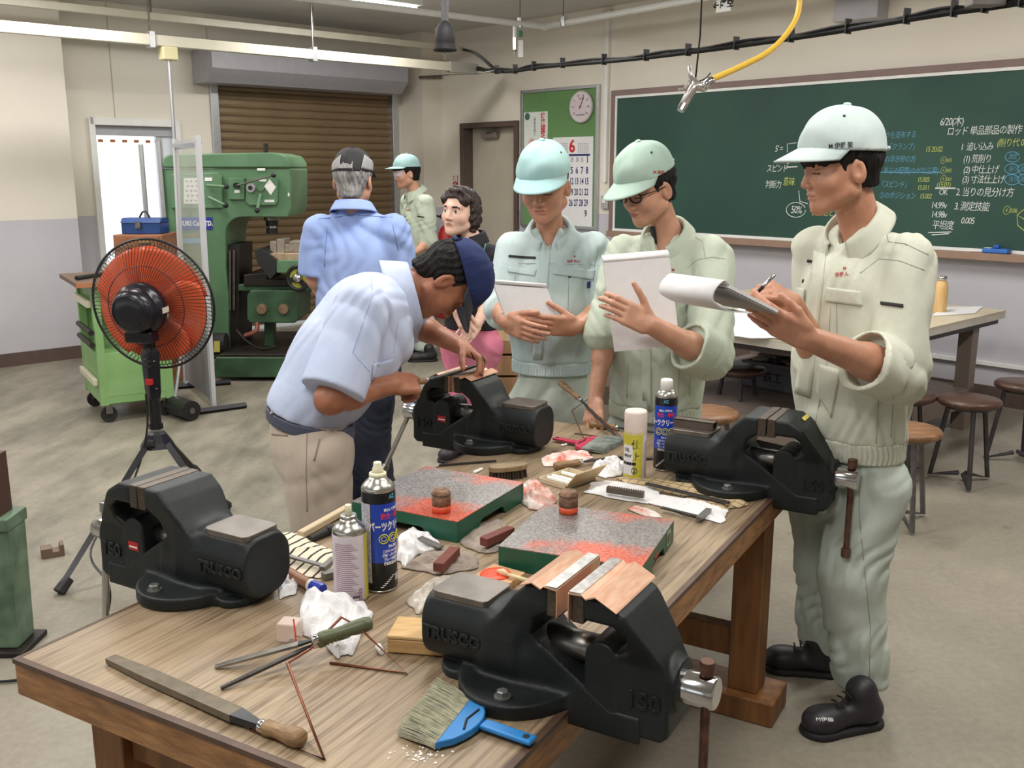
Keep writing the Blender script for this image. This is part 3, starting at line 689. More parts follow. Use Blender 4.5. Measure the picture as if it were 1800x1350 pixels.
# ================================================================= workbench
def grain_mat(name, c0, c1, c2, sc=1.0, rough=.45, wear=None):
    m = bpy.data.materials.new(name); m.use_nodes = True; nt = m.node_tree; N = nt.nodes; L = nt.links; p = N['Principled BSDF']; MATS[name] = m
    tc = N.new('ShaderNodeTexCoord'); mp = N.new('ShaderNodeMapping'); mp.inputs['Scale'].default_value = (75 * sc, 2.6 * sc, 75 * sc); L.new(tc.outputs['Object'], mp.inputs[0])
    nz = N.new('ShaderNodeTexNoise'); nz.inputs['Scale'].default_value = 1; nz.inputs['Detail'].default_value = 7; nz.inputs['Roughness'].default_value = .6; nz.inputs['Distortion'].default_value = 1.1
    L.new(mp.outputs[0], nz.inputs['Vector'])
    r = N.new('ShaderNodeValToRGB'); e = r.color_ramp.elements; e[0].position = .3; e[0].color = c0; e[1].position = .72; e[1].color = c2; q = e.new(.48); q.color = c1
    L.new(nz.outputs['Fac'], r.inputs[0]); out = r.outputs[0]
    n2 = N.new('ShaderNodeTexNoise'); n2.inputs['Scale'].default_value = 3.2; n2.inputs['Detail'].default_value = 6; L.new(tc.outputs['Object'], n2.inputs['Vector'])
    r2 = N.new('ShaderNodeValToRGB'); r2.color_ramp.elements[0].position = .35; r2.color_ramp.elements[0].color = (.72, .71, .7, 1); r2.color_ramp.elements[1].position = .68; r2.color_ramp.elements[1].color = (1.15, 1.15, 1.15, 1)
    L.new(n2.outputs['Fac'], r2.inputs[0]); x = N.new('ShaderNodeMixRGB'); x.blend_type = 'MULTIPLY'; x.inputs[0].default_value = .75; L.new(out, x.inputs[1]); L.new(r2.outputs[0], x.inputs[2])
    L.new(x.outputs[0], p.inputs['Base Color'])
    rr = N.new('ShaderNodeMapRange'); L.new(n2.outputs['Fac'], rr.inputs[0]); rr.inputs[3].default_value = rough - .12; rr.inputs[4].default_value = rough + .15; L.new(rr.outputs[0], p.inputs['Roughness'])
    bp = N.new('ShaderNodeBump'); bp.inputs['Strength'].default_value = .12; bp.inputs['Distance'].default_value = .003; L.new(nz.outputs['Fac'], bp.inputs['Height']); L.new(bp.outputs[0], p.inputs['Normal'])
    return m
TOPW = grain_mat('bench_laminate', rgb(98, 80, 60), rgb(146, 126, 100), rgb(170, 150, 124), 1.0, .42)
EDGEW = mat('bench_edge_wood', rgb(132, 92, 56), .55, col2=rgb(172, 126, 82), vscale=14, stretch=(1, 1, 5), detail=8, bump=.2)
LEGW = mat('bench_leg_wood', rgb(112, 72, 36), .5, col2=rgb(142, 96, 52), vscale=6, stretch=(6, 6, .8), detail=6)
U0, U1, V0, V1 = -1.7, -.69, 1.02, 3.18
bench = thing('workbench', 'wooden workbench with wood-grain top carrying four vises', 'workbench', M=frame(Vector((0, 0, 0)), BU, BV, ZU))
BF = frame(Vector((0, 0, 0)), BU, BV, ZU)
MB().box((U0 + .004, V0 + .004, TOPZ - .012), (U1 - .004, V1 - .004, TOPZ)).build('tabletop', TOPW, bench, bevel=.003, local=BF)
for lo, hi in (((U0, V0, TOPZ - .075), (U1, V0 + .03, TOPZ - .004)), ((U0, V1 - .03, TOPZ - .075), (U1, V1, TOPZ - .004)), ((U0, V0 + .03, TOPZ - .075), (U0 + .03, V1 - .03, TOPZ - .004)), ((U1 - .03, V0 + .03, TOPZ - .075), (U1, V1 - .03, TOPZ - .004))):
    MB().box(lo, hi).build('edge_board', EDGEW, bench, bevel=.003, local=BF)
LIPM = mat('bench_lip', rgb(88, 66, 54), .5, var=.15, vscale=20)
for lo, hi in (((U0 - .002, V0 - .002, TOPZ - .009), (U1 + .002, V0 + .012, TOPZ + .0008)), ((U1 - .012, V0 + .012, TOPZ - .009), (U1 + .002, V1, TOPZ + .0008)), ((U0 - .002, V0 + .012, TOPZ - .009), (U0 + .006, V1, TOPZ + .0004))): MB().box(lo, hi).build('edge_lip', LIPM, bench, local=BF)
MB().box((U0 + .03, V0 + .03, TOPZ - .06), (U1 - .03, V1 - .03, TOPZ - .012)).build('core_board', LEGW, bench, local=BF)
for v0, v1 in ((1.10, 1.19), (2.66, 2.75)):
    for u0, u1 in ((U0 + .10, U0 + .19), (U1 - .095, U1 - .005)):
        MB().box((u0, v0, .075), (u1, v1, TOPZ - .06)).build('leg', LEGW, bench, bevel=.004, local=BF)
    MB().box((U0 + .06, v0 - .035, 0), (U1 + .055, v1 + .035, .075)).build('foot_rail', LEGW, bench, bevel=.005, local=BF)
    MB().box((U0 + .19, v0 + .02, .17), (U1 - .095, v1 - .02, .26)).build('stretcher', LEGW, bench, bevel=.004, local=BF)
    MB().box((U0 + .19, v0 + .02, .47), (U1 - .095, v1 - .02, .54)).build('stretcher', LEGW, bench, bevel=.004, local=BF)
MB().box((-1.23, 1.19, .17), (-1.15, 2.66, .25)).build('long_stretcher', LEGW, bench, bevel=.004, local=BF)

# ================================================================= bench vises (castings sculpted once, then copied)
def s_poly(poly, ax, rd=0.0):                            # 2-D polygon distance in plane axes ax
    P = np.array(poly, float); Q = np.roll(P, -1, 0)
    def fn(p):
        x = p[:, ax[0]]; y = p[:, ax[1]]; d = np.full(len(p), 1e9); s = np.ones(len(p))
        for a, b in zip(P, Q):
            e = b - a; wx = x - a[0]; wy = y - a[1]; t = np.clip((wx * e[0] + wy * e[1]) / (e @ e), 0, 1)
            d = np.minimum(d, (wx - e[0] * t) ** 2 + (wy - e[1] * t) ** 2)
            c1 = y >= a[1]; c2 = y < b[1]; c3 = e[0] * wy > e[1] * wx
            m = (c1 & c2 & c3) | (~c1 & ~c2 & ~c3); s = np.where(m, -s, s)
        return s * np.sqrt(d) - rd
    return fn
def s_ext(poly, ax, o, h, rd=.006):                      # polygon extruded along the third axis o, half-width h (number or function)
    f = s_poly(poly, ax)
    def fn(p):
        a = f(p) + rd; b = np.abs(p[:, o]) - (h(p) if callable(h) else h) + rd
        return np.sqrt(np.maximum(a, 0) ** 2 + np.maximum(b, 0) ** 2) + np.minimum(np.maximum(a, b), 0) - rd
    return fn
CAST = mat('vise_cast_iron', rgb(19, 23, 23), .45, col2=rgb(33, 38, 38), vscale=9, bump=.14, bscale=420, detail=5, spec=.35)
def rod_x(x0, x1, hy, hz, cz, r, e=.004):                 # rounded-rectangle bar along x with flat ends
    f = s_box((0, 0, cz), (9, hy, hz), None, r)
    def fn(p):
        q = p.copy(); q[:, 0] = 0; d = f(q) + e; b = np.abs(p[:, 0] - (x0 + x1) / 2) - (x1 - x0) / 2 + e
        return np.sqrt(np.maximum(d, 0) ** 2 + np.maximum(b, 0) ** 2) + np.minimum(np.maximum(d, b), 0) - e
    return fn
barrel = rod_x(-.308, -.1, .069, .067, .087, .052)
barrel = u_(.02, barrel, s_box((-.225, 0, .128), (.07, .052, .022), None, .008))
arm_s = s_ext([(-.165, .03), (-.165, .115), (-.145, .14), (-.092, .212), (-.066, .236), (-.022, .236), (-.022, .19), (-.055, .165), (-.065, .13), (-.045, .11), (-.035, .06), (-.035, .0), (-.15, .0)], (0, 2), 1, lambda p: .062 + .02 * np.clip((p[:, 2] - .12) / .08, 0, 1), .008)
chan = s_ext([(-.14, .0), (-.14, .08), (-.045, .112), (.09, .022), (.15, .022), (.15, -.03), (-.02, -.03), (-.035, .0)], (0, 2), 1, .06, .003)
flange = isect(s_ell((-.105, 0, 0), (.125, .158, .4)), s_box((-.12, 0, .0145), (.2, .2, .0145), None, .003), .004)
lobe = isect(s_ell((-.235, 0, 0), (.05, .075, .4)), s_box((-.22, 0, .009), (.2, .2, .009), None, .003), .004)
body_f = u_(.03, u_(.03, barrel, arm_s), s_box((-.12, 0, .045), (.06, .055, .045), None, .02))
body_f = u_(.006, body_f, chan); body_f = u_(.012, body_f, flange, lobe)
arm_o = [(.05, .004), (.05, .115), (.075, .128), (.102, .145), (.1, .172), (.078, .19), (.022, .19), (.022, .236), (.062, .236), (.1, .214), (.158, .135), (.176, .1), (.178, -.005), (.165, -.018), (.1, -.018)]
slide = s_ext(arm_o, (0, 2), 1, lambda p: .057 + .024 * np.clip((p[:, 2] - .12) / .08, 0, 1), .008)
hump = [(.018, .024), (.018, .115)] + [(.05 - .032 * math.cos(math.radians(a)), .115 + .032 * math.sin(math.radians(a))) for a in range(15, 180, 15)] + [(.082, .115), (.082, .0)]
slide = u_(.003, slide, s_ext(hump, (0, 2), 1, .059, .003))
slide = u_(.008, slide, rod_x(.16, .186, .05, .05, .075, .0499))
bodymesh = sdf_mesh(body_f, (-.36, -.18, -.05), (.18, .18, .26), .0036)
slidemesh = sdf_mesh(slide, (-.0, -.12, -.05), (.24, .12, .26), .0036)
ME_B = np_mesh('vise_body', *bodymesh, CAST); ME_S = np_mesh('vise_slide', *slidemesh, CAST)
JAW = mat('jaw_steel', rgb(88, 78, 68), .4, .7, var=.25, vscale=30, stretch=(8, 1, 8))
ANV = mat('anvil_steel', rgb(122, 115, 108), .36, .75, var=.15, vscale=18)
COPPER = mat('copper_sheet', rgb(214, 164, 134), .38, .6, col2=rgb(226, 188, 162), vscale=22, stretch=(6, 1, 1))
COPW = mat('worn_copper', rgb(150, 148, 146), .3, .85, col2=rgb(186, 182, 178), vscale=60)
BOLT = mat('zinc_bolt', rgb(150, 150, 146), .35, .8, var=.1, vscale=40)
RUST = mat('rusty_bar', rgb(86, 58, 46), .45, .6, col2=rgb(120, 88, 72), vscale=30)
def round_rect(x0, y0, x1, y1, r, n=4):
    out = []
    for cx, cy, a in ((x1 - r, y1 - r, 0), (x0 + r, y1 - r, 90), (x0 + r, y0 + r, 180), (x1 - r, y0 + r, 270)):
        for i in range(n + 1): b = math.radians(a + 90 * i / n); out.append((cx + r * math.cos(b), cy + r * math.sin(b)))
    return out
def vise(label, u, v, flip, gap, copper, handle, sticker=True, yellow=False, dz=0.0, bar=False, sc=1.0):
    ax = -BU if flip else BU; ay = -BV if flip else BV
    M = frame(B(u, v, dz), ax, ay, ZU) @ Matrix.Scale(sc, 4); o = thing('bench_vise', label, 'vise', M=M, group='bench vises')
    g = gap / 2
    bd = obj('fixed_body', ME_B, None, local=M @ Matrix.Translation((-g, 0, 0))); setpar(bd, o)
    sl = obj('sliding_jaw', ME_S, None, local=M @ Matrix.Translation((g, 0, 0))); setpar(sl, o)
    MB().lathe([(.028, 0), (.028, .16)], frm(Vector((-.09, 0, .1)), (1, 0, 0)), 16).build('slide_screw', STEEL, o, smooth=True, local=M)
    MB().prism(round_rect(-.296, -.052, -.170, .052, .014), .15, .164).build('anvil_plate', ANV, bd, bevel=.002, local=M @ Matrix.Translation((-g, 0, 0)))
    jm = JAW
    MB().box((-.026 - g, -.08, .184), (-.001 - g, .08, .238)).build('jaw_plate', jm, bd, bevel=.003, local=M)
    MB().box((.001 + g, -.08, .184), (.026 + g, .08, .238)).build('jaw_plate', jm, sl, bevel=.003, local=M)
    for s_, par, sg_ in ((-1, bd, -g), (1, sl, g)):
        if not copper: continue
        pr = [(0.000, .19), (0.000, .242), (.026, .244), (.032, .238), (.05, .246), (.09, .226) if s_ > 0 else (.075, .236)]; th = .0022
        vs = []; n = len(pr)
        for y in (-.09, .09):
            vs += [(sg_ + s_ * x, y, z) for x, z in pr] + [(sg_ + s_ * (x + .0015), y, z - th) for x, z in pr]
        fs = []
        for i in range(n - 1):
            fs += [(i, i + 1, 2 * n + i + 1, 2 * n + i), (n + i, 3 * n + i, 3 * n + i + 1, n + i + 1), (i, n + i, n + i + 1, i + 1), (2 * n + i, 2 * n + i + 1, 3 * n + i + 1, 3 * n + i)]
        mb = MB(); mb.add(vs, fs); 
        c = mb.build('copper_jaw_cover', COPPER, par, local=M)
        MB().box((min(s_ * .001, s_ * .024) + sg_, -.088, .2425), (max(s_ * .001, s_ * .024) + sg_, .088, .2455)).build('worn_strip', COPW, c, local=M)
    # raised lettering on both sides
    for sd in (-1, 1):
        F = M @ frame(Vector((-.234 - g, sd * .0692, .085)), (-sd, 0, 0) if sd > 0 else (1, 0, 0), (0, 0, 1))
        text('maker_name', 'TRUSCO', .034, CAST, F, bd, extrude=.004, xs=.98, offs=.0012, bev=.0006)
        F = M @ frame(Vector((.132 + g, sd * .057, .055)), (-sd, 0, 0) if sd > 0 else (1, 0, 0), (0, 0, 1))
        text('size_mark', '150', .044, CAST, F, sl, extrude=.003, xs=1.0, offs=.001, bev=.0006)
    if sticker:
        MB().box((.035 + g, .059, .07), (.068 + g, .0602, .09)).build('red_sticker', REDM, sl, local=M)
        MB().box((.038 + g, .0602, .076), (.065 + g, .0606, .08)).build('sticker_print', WHITE, sl, local=M)
    for y in (-.125, .125):
        MB().lathe([(.016, .028), (.016, .032)], Matrix.Translation((-.09 - g, y, 0)), 16).build('washer', BOLT, bd, local=M)
        MB().lathe([(.0115, .031), (.0115, .041), (.009, .043)], Matrix.Translation((-.09 - g, y, 0)), 6).build('bolt', BOLT, bd, local=M)
    MB().lathe([(.030, 0), (.030, .06), (.027, .064)], frm(Vector((.182 + g, 0, .075)), (1, 0, 0)), 28).build('spindle_head', CHROME, o, bevel=.002, local=M)
    hd, l0, l1, hm = handle; hd = Vector(hd).normalized(); c0 = Vector((.226 + g, 0, .075))
    MB().tube([c0 - hd * l0, c0 + hd * l1], .0085, 12).build('handle_bar', hm, o, smooth=False, local=M)
    for e_ in (c0 - hd * l0, c0 + hd * l1): MB().lathe([(.0135, -.013), (.0135, .013)], frm(e_, hd), 14).build('handle_knob', hm if hm is RUST else CHROME, o, bevel=.002, local=M)
    if yellow: MB().box((-.006, -.03, 0), (.006, .03, .001), frame(Vector((.082 + g, .03, .2285)), (.8, 0, -.6), (0, 1, 0))).build('yellow_label', mat('yellow_label', rgb(206, 190, 90), .5), sl, local=M)
    return o
vise('black bench vise with open copper-lined jaws at the near right bench edge', -.69, 1.45, False, .022, True, ((0, 0, -1), .045, .30, RUST), sc=.96)
vise('black bench vise with closed jaws at the near left bench edge', -1.757, 1.456, True, .0, False, ((0, .1, -1), .05, .25, CHROME))
vise('black bench vise under the bending instructor\'s hands at the far left edge', -1.80, 2.79, True, .014, True, ((.31, .3, -.9), .03, .23, CHROME))
vise('black bench vise with yellow label beside the right student', -.715, 2.755, False, .0, False, ((0, 0, -1), .045, .22, RUST), sticker=False, yellow=True)
# ================================================================= things lying on the bench
rnd = random.Random(7)
WOODH = mat('handle_wood', rgb(120, 92, 62), .5, col2=rgb(158, 126, 88), vscale=10, stretch=(3, 3, 30), detail=5)
GREENH = mat('green_handle', rgb(76, 82, 56), .42, col2=rgb(98, 104, 74), vscale=20)
FILEM = mat('file_steel', rgb(122, 112, 96), .5, .55, var=.12, vscale=40, bump=.25, bscale=500)
DARKF = mat('dark_file_steel', rgb(74, 70, 68), .45, .6, var=.2, vscale=40)
CWIRE = mat('copper_wire', rgb(134, 82, 62), .35, .8)
RAGW = mat('white_rag', rgb(228, 226, 226), .9, var=.03, vscale=20, bump=.3, bscale=200)
RAGG = mat('grey_cloth', rgb(136, 122, 110), .95, col2=rgb(164, 150, 138), vscale=14, bump=.4, bscale=240)
RAGP = mat('red_stained_rag', rgb(226, 216, 208), .9, col2=rgb(206, 110, 88), vscale=16, lo=.45, hi=.68)
def handle_prof(L, r): return [(r * .62, 0), (r * .8, L * .04), (r * .86, L * .12), (r * .72, L * .3), (r * .78, L * .45), (r, L * .7), (r * 1.02, L * .86), (r * .85, L * .97), (r * .3, L)]
def bar(mb, p0, p1, w, h, up=ZU, w1=None, h1=None):      # tapered rectangular bar, p on its centre line
    p0 = Vector(p0); p1 = Vector(p1); d = (p1 - p0).normalized(); x = d.cross(Vector(up)).normalized(); y = x.cross(d)
    w1 = w if w1 is None else w1; h1 = h if h1 is None else h1
    vs = [p0 + x * a * w / 2 + y * b * h / 2 for a, b in ((-1, -1), (1, -1), (1, 1), (-1, 1))] + [p1 + x * a * w1 / 2 + y * b * h1 / 2 for a, b in ((-1, -1), (1, -1), (1, 1), (-1, 1))]
    return mb.add(vs, [(0, 1, 2, 3), (7, 6, 5, 4), (0, 4, 5, 1), (1, 5, 6, 2), (2, 6, 7, 3), (3, 7, 4, 0)])
def file_tool(name, label, tip, ferr, end, w, h, r, bm, hm, cat='file', group=None, w0=None):
    tip, ferr, end = Vector(tip), Vector(ferr), Vector(end); o = thing(name, label, cat, tip, group)
    d = (ferr - tip); L = d.length; d.normalize(); mb = MB()
    a = tip + d * (L * .28); b = tip + d * (L * .86)
    bar(mb, tip, a, (w0 or w * .72), h * .8, w1=w, h1=h); bar(mb, a, b, w, h); mb.build('blade', bm, o, bevel=.0008)
    mb = MB(); bar(mb, b, ferr, w * .96, h, w1=w * .42, h1=h * .8); mb.build('tang', mat('file_tang', rgb(64, 66, 68), .4, .7, var=.2), o, bevel=.0008)
    hd = end - ferr; HL = hd.length
    MB().lathe(handle_prof(HL * .9, r), frm(ferr + hd.normalized() * HL * .1, hd), 18).build('handle', hm, o, smooth=True)
    MB().lathe([(r * .6, -.001), (r * .68, .002), (r * .68, HL * .1), (r * .6, HL * .11)], frm(ferr, hd), 18).build('ferrule', CHROME, o, smooth=True)
    return o
file_tool('bench_file', 'large flat steel file with wooden handle on the near bench corner', onb(194, 1158, .008), onb(457, 1275, .014), onb(533, 1300, .0165), .03, .014, .0165, FILEM, WOODH)
fa = file_tool('hand_file', 'flat file with glinting edge and dark green handle propped on wire', onb(378, 1172, .004), onb(548, 1126, .045), onb(655, 1094, .062), .016, .006, .0145, mat('bright_file', rgb(150, 146, 138), .3, .8, var=.15, vscale=30), GREENH)
fb = file_tool('hand_file', 'thin file with ringed green handle below the glinting one', onb(388, 1210, .004), onb(550, 1134, .036), onb(618, 1106, .048), .010, .006, .013, DARKF, GREENH)
for k in (.35, .45, .55):
    p = onb(550, 1134, .036).lerp(onb(618, 1106, .048), k); MB().lathe([(.0118, -.0008), (.0118, .0008)], frm(p, onb(618, 1106, .048) - onb(550, 1134, .036)), 16).build('ring', mat('ring_line', rgb(170, 150, 100), .5), fb)
ws = tag(MB().tube([onb(440, 1282, .003), onb(570, 1335, .003), onb(505, 1166, .06), onb(546, 1140, .034), onb(600, 1085, .07), onb(628, 1100, .06), onb(715, 1183, .003), onb(580, 1165, .003)], .0029, 8).build('file_stand', CWIRE, smooth=True), 'bent copper wire stand propping the green-handled files', 'wire stand')
# spray cans
def label_mat(name, cols, scale=1.0): return [mat(name + str(i), c, .35) for i, c in enumerate(cols)]
LABB = mat('can_blue', rgb(30, 66, 176), .35); LABK = mat('can_black', rgb(20, 20, 24), .35); LABY = mat('can_yellow', rgb(196, 188, 60), .4); LABP = mat('can_pinkwhite', rgb(212, 200, 208), .5, var=.05, vscale=20)
CANS = mat('can_tin', rgb(186, 184, 176), .25, .9, var=.05); CAPW = mat('cap_white', rgb(236, 232, 226), .45); CAPI = mat('cap_ivory', rgb(232, 226, 196), .45); CAPP = mat('cap_pinkish', rgb(224, 206, 196), .5, var=.06, vscale=12)
TINY = mat('tiny_label_print', rgb(150, 120, 130), .6); YR = mat('yellow_ring', rgb(220, 214, 60), .4)
def strip(mb, r, a0, a1, z0, z1, M, n=10):                # curved patch on a can
    vs = [(r * math.cos(math.radians(a0 + (a1 - a0) * i / n)), r * math.sin(math.radians(a0 + (a1 - a0) * i / n)), z) for i in range(n + 1) for z in (z0, z1)]
    return mb.add(vs, [(2 * i, 2 * i + 2, 2 * i + 3, 2 * i + 1) for i in range(n)], M)
def wraptext(name, s, size, m, M, r, ang, z, parent, xs=.8, offs=.0003, vertical=False):
    o = text(name, s, size, m, Matrix.Identity(4), None, extrude=.0002, xs=xs, offs=offs)
    for v in o.data.vertices:
        a = math.radians(ang) + v.co.x / r; rr = r + .0004 + v.co.z; q = Vector((rr * math.cos(a), rr * math.sin(a), z + v.co.y)); v.co = M @ q
    o.matrix_world = Matrix.Identity(4); setpar(o, parent); return o
def can(label, base, r, h, kind, top, face):
    M = Matrix.Translation(base); o = thing('spray_can', label, 'spray can', base, 'spray cans on the bench')
    F = math.degrees(math.atan2(-base.y, -base.x)) + face  # angle facing the camera
    bm = {'blue': LABK, 'pink': LABP, 'yellow': LABP}[kind]
    MB().lathe([(r * .9, 0), (r * .98, .003), (r * .98, .006)], M, 32).build('bottom_rim', CANS, o, smooth=True)
    MB().lathe([(r * .97, .006), (r, .009), (r, h - .012), (r * .98, h - .008)], M, 36).build('can_body', bm, o, smooth=True)
    if top == 'spout':
        MB().lathe([(r * .99, h - .01), (r * 1.0, h - .005), (r * .95, h), (r * .78, h + .008), (r * .56, h + .015), (r * .5, h + .022)], M, 32).build('shoulder', CANS, o, smooth=True)
        MB().lathe([(r * .52, h + .02), (r * .5, h + .028), (r * .42, h + .03), (r * .42, h + .026)], M, 24).build('valve_cup', CAPI, o, smooth=True)
        MB().lathe([(r * .33, h + .026), (r * .31, h + .038), (r * .26, h + .041), (r * .24, h + .05), (r * .22, h + .052)], M, 18).build('spray_button', CAPI, o, smooth=True)
    elif top == 'thin':
        MB().lathe([(r * .99, h - .01), (r * 1.0, h - .005), (r * .94, h + .001), (r * .75, h + .009), (r * .52, h + .016), (r * .5, h + .022)], M, 32).build('shoulder', CANS, o, smooth=True)
        MB().lathe([(r * .5, h + .02), (r * .48, h + .03), (r * .4, h + .03)], M, 24).build('valve_cup', CANS, o, smooth=True)
        MB().lathe([(r * .2, h + .028), (r * .2, h + .05), (r * .16, h + .052)], M, 14).build('spray_button', CAPI, o, smooth=True)
    elif top == 'cap':
        MB().lathe([(r * .99, h - .01), (r * .99, h - .004), (r * .8, h + .008), (r * .6, h + .013)], M, 32).build('shoulder', CANS, o, smooth=True)
        MB().lathe([(r * .56, h + .008), (r * .55, h + .04), (r * .5, h + .045), (r * .45, h + .045)], M, 24).build('cap', CAPW, o, smooth=True)
    else:
        MB().lathe([(r * 1.0, h - .012), (r * 1.01, h - .01), (r * 1.0, h + .052), (r * .94, h + .059), (r * .8, h + .06)], M, 32).build('cap', CAPP, o, smooth=True)
    ly = lambda f: f * h
    if kind == 'blue':
        mb = MB(); strip(mb, r + .0003, F - 75, F + 75, ly(.3), ly(.86), M, 16).build('blue_label', LABB, o)
        wraptext('label_text', 'パーツクリーナー', .0225, CAPW, M, r, F, ly(.64), o, xs=.62, offs=.0008)
        wraptext('label_text', '強力・速乾', .014, mat('label_red', rgb(230, 50, 70), .4), M, r, F, ly(.74), o, offs=.0006)
        wraptext('label_text', '安心して使える', .0075, CAPW, M, r, F, ly(.8), o)
        wraptext('label_text', 'AZ', .013, mat('label_cyan', rgb(90, 190, 220), .4), M, r, F, ly(.92), o)
        wraptext('label_text', 'PA-002', .010, CAPW, M, r, F, ly(.45), o)
        for da in (-34, 0, 34):
            for rr, wd in ((.0105, .0022), (.0055, .0018)):
                pts = [M @ Vector(((r + .0008) * math.cos(math.radians(F + da) + rr * math.cos(a / 10 * math.pi) / r), (r + .0008) * math.sin(math.radians(F + da) + rr * math.cos(a / 10 * math.pi) / r), ly(.53) + rr * math.sin(a / 10 * math.pi))) for a in range(20)]
                MB().tube(pts, wd / 2, 5, closed=True).build('yellow_ring', YR, o)
        for k, s in enumerate(('こびりついた油汚れ', '機械・バイク部品の', 'ブレーキ油汚れも', '機械部品の洗浄に')): wraptext('label_text', s, .0078, CAPW, M, r, F, ly(.405) - k * .0095, o, xs=.75)
        mb = MB()
        for k in range(7): strip(mb, r + .0005, F - 50 + k * 7, F - 38 + k * 7, ly(.06) + k * .004, ly(.06) + k * .004 + .002, M, 3)
        mb.build('stripe_print', CAPW, o)
        strip(MB(), r + .0005, F + 8, F + 55, ly(.1), ly(.17), M).build('white_panel', mat('panel_grey', rgb(190, 190, 200), .5), o)
        strip(MB(), r + .0005, F - 130, F - 78, ly(.1), ly(.86), M).build('side_panel', mat('side_print', rgb(176, 176, 186), .5, var=.3, vscale=160), o)
    elif kind == 'pink':
        for k in range(26): strip(MB(), r + .0003, F - 50, F + 36 - (k * 37 % 30), ly(.14) + k * .0046, ly(.14) + k * .0046 + .0016, M).build('print_line', TINY, o)
        strip(MB(), r + .0003, F + 58, F + 120, ly(.05), ly(.95), M).build('yellow_side', LABY, o)
        strip(MB(), r + .0005, F - 48, F - 30, ly(.1), ly(.18), M).build('red_patch', mat('red_patch', rgb(206, 120, 120), .5), o)
        wraptext('label_text', 'NET 420ml', .008, INK, M, r, F + 10, ly(.11), o)
        for k in range(4): strip(MB(), r + .0005, F + 30, F + 44, ly(.06) + k * .007, ly(.06) + k * .007 + .005, M, 4).build('bar_code', TINY, o)
    else:
        strip(MB(), r + .0003, F - 120, F + 40, ly(.0) + .01, ly(.98), M, 16).build('yellow_label', LABY, o)
        strip(MB(), r + .0005, F - 70, F - 10, ly(.12), ly(.72), M, 8).build('white_panel', mat('panel_white', rgb(226, 222, 226), .5), o)
        strip(MB(), r + .0006, F - 70, F + 6, ly(.32), ly(.38), M, 8).build('black_band', INK, o)
        wraptext('label_text', 'SPRAY', .012, INK, M, r, F - 40, ly(.5), o, offs=.0006); wraptext('label_text', 'OIL', .016, INK, M, r, F - 44, ly(.62), o, offs=.0006)
        wraptext('handwriting', '仕', .032, INK, M, r, F + 2, ly(.72), o, offs=.0003); wraptext('handwriting', '上', .030, INK, M, r, F + 6, ly(.48), o, offs=.0003)
        wraptext('handwriting', '②', .026, INK, M, r, F - 2, ly(.2), o, offs=.0006)
        for k in range(16): strip(MB(), r + .0003, F + 48, F + 78, ly(.1) + k * .007, ly(.1) + k * .007 + .0016, M, 4).build('print_line', TINY, o)
    return o
can('pinkish-white spray can with bare ivory nozzle near the left vise', onb(618, 1052), .0372, .166, 'pink', 'thin', -5)
can('tall black and blue parts cleaner can with ivory spray button', onb(670, 1032), .0378, .243, 'blue', 'spout', 48)
can('yellow spray can with pinkish cap and handwritten number 2', onb(1115, 840), .0345, .155, 'yellow', 'full', 0)
can('black and blue parts cleaner can with white cap by the far vise', onb(1167, 824), .0345, .245, 'blue', 'cap', 0)

# surface plates with scraped tops
def plate_top():
    m = bpy.data.materials.new('scraped_plate'); m.use_nodes = True; nt = m.node_tree; N = nt.nodes; L = nt.links; p = N['Principled BSDF']
    tc = N.new('ShaderNodeTexCoord'); n1 = N.new('ShaderNodeTexNoise'); n1.inputs['Scale'].default_value = 3.6; n1.inputs['Detail'].default_value = 4; L.new(tc.outputs['Object'], n1.inputs['Vector'])
    r1 = N.new('ShaderNodeValToRGB'); r1.color_ramp.elements[0].position = .5; r1.color_ramp.elements[0].color = (0, 0, 0, 1); r1.color_ramp.elements[1].position = .6; r1.color_ramp.elements[1].color = (1, 1, 1, 1); L.new(n1.outputs['Fac'], r1.inputs[0])
    n2 = N.new('ShaderNodeTexNoise'); n2.inputs['Scale'].default_value = 150; n2.inputs['Detail'].default_value = 3; L.new(tc.outputs['Object'], n2.inputs['Vector'])
    g = N.new('ShaderNodeValToRGB'); g.color_ramp.elements[0].position = .35; g.color_ramp.elements[0].color = rgb(112, 108, 106); g.color_ramp.elements[1].position = .65; g.color_ramp.elements[1].color = rgb(160, 155, 152); L.new(n2.outputs['Fac'], g.inputs[0])
    rd = N.new('ShaderNodeValToRGB'); rd.color_ramp.elements[0].position = .35; rd.color_ramp.elements[0].color = rgb(196, 74, 50); rd.color_ramp.elements[1].position = .68; rd.color_ramp.elements[1].color = rgb(214, 130, 108); L.new(n2.outputs['Fac'], rd.inputs[0])
    x = N.new('ShaderNodeMixRGB'); L.new(r1.outputs[0], x.inputs[0]); L.new(g.outputs[0], x.inputs[1]); L.new(rd.outputs[0], x.inputs[2]); L.new(x.outputs[0], p.inputs['Base Color'])
    p.inputs['Metallic'].default_value = .35; p.inputs['Roughness'].default_value = .34
    bp = N.new('ShaderNodeBump'); bp.inputs['Strength'].default_value = .25; bp.inputs['Distance'].default_value = .002; L.new(n2.outputs['Fac'], bp.inputs['Height']); L.new(bp.outputs[0], p.inputs['Normal'])
    return m
PLT = plate_top(); PLG = mat('plate_green', rgb(22, 88, 66), .4, var=.1, vscale=12)
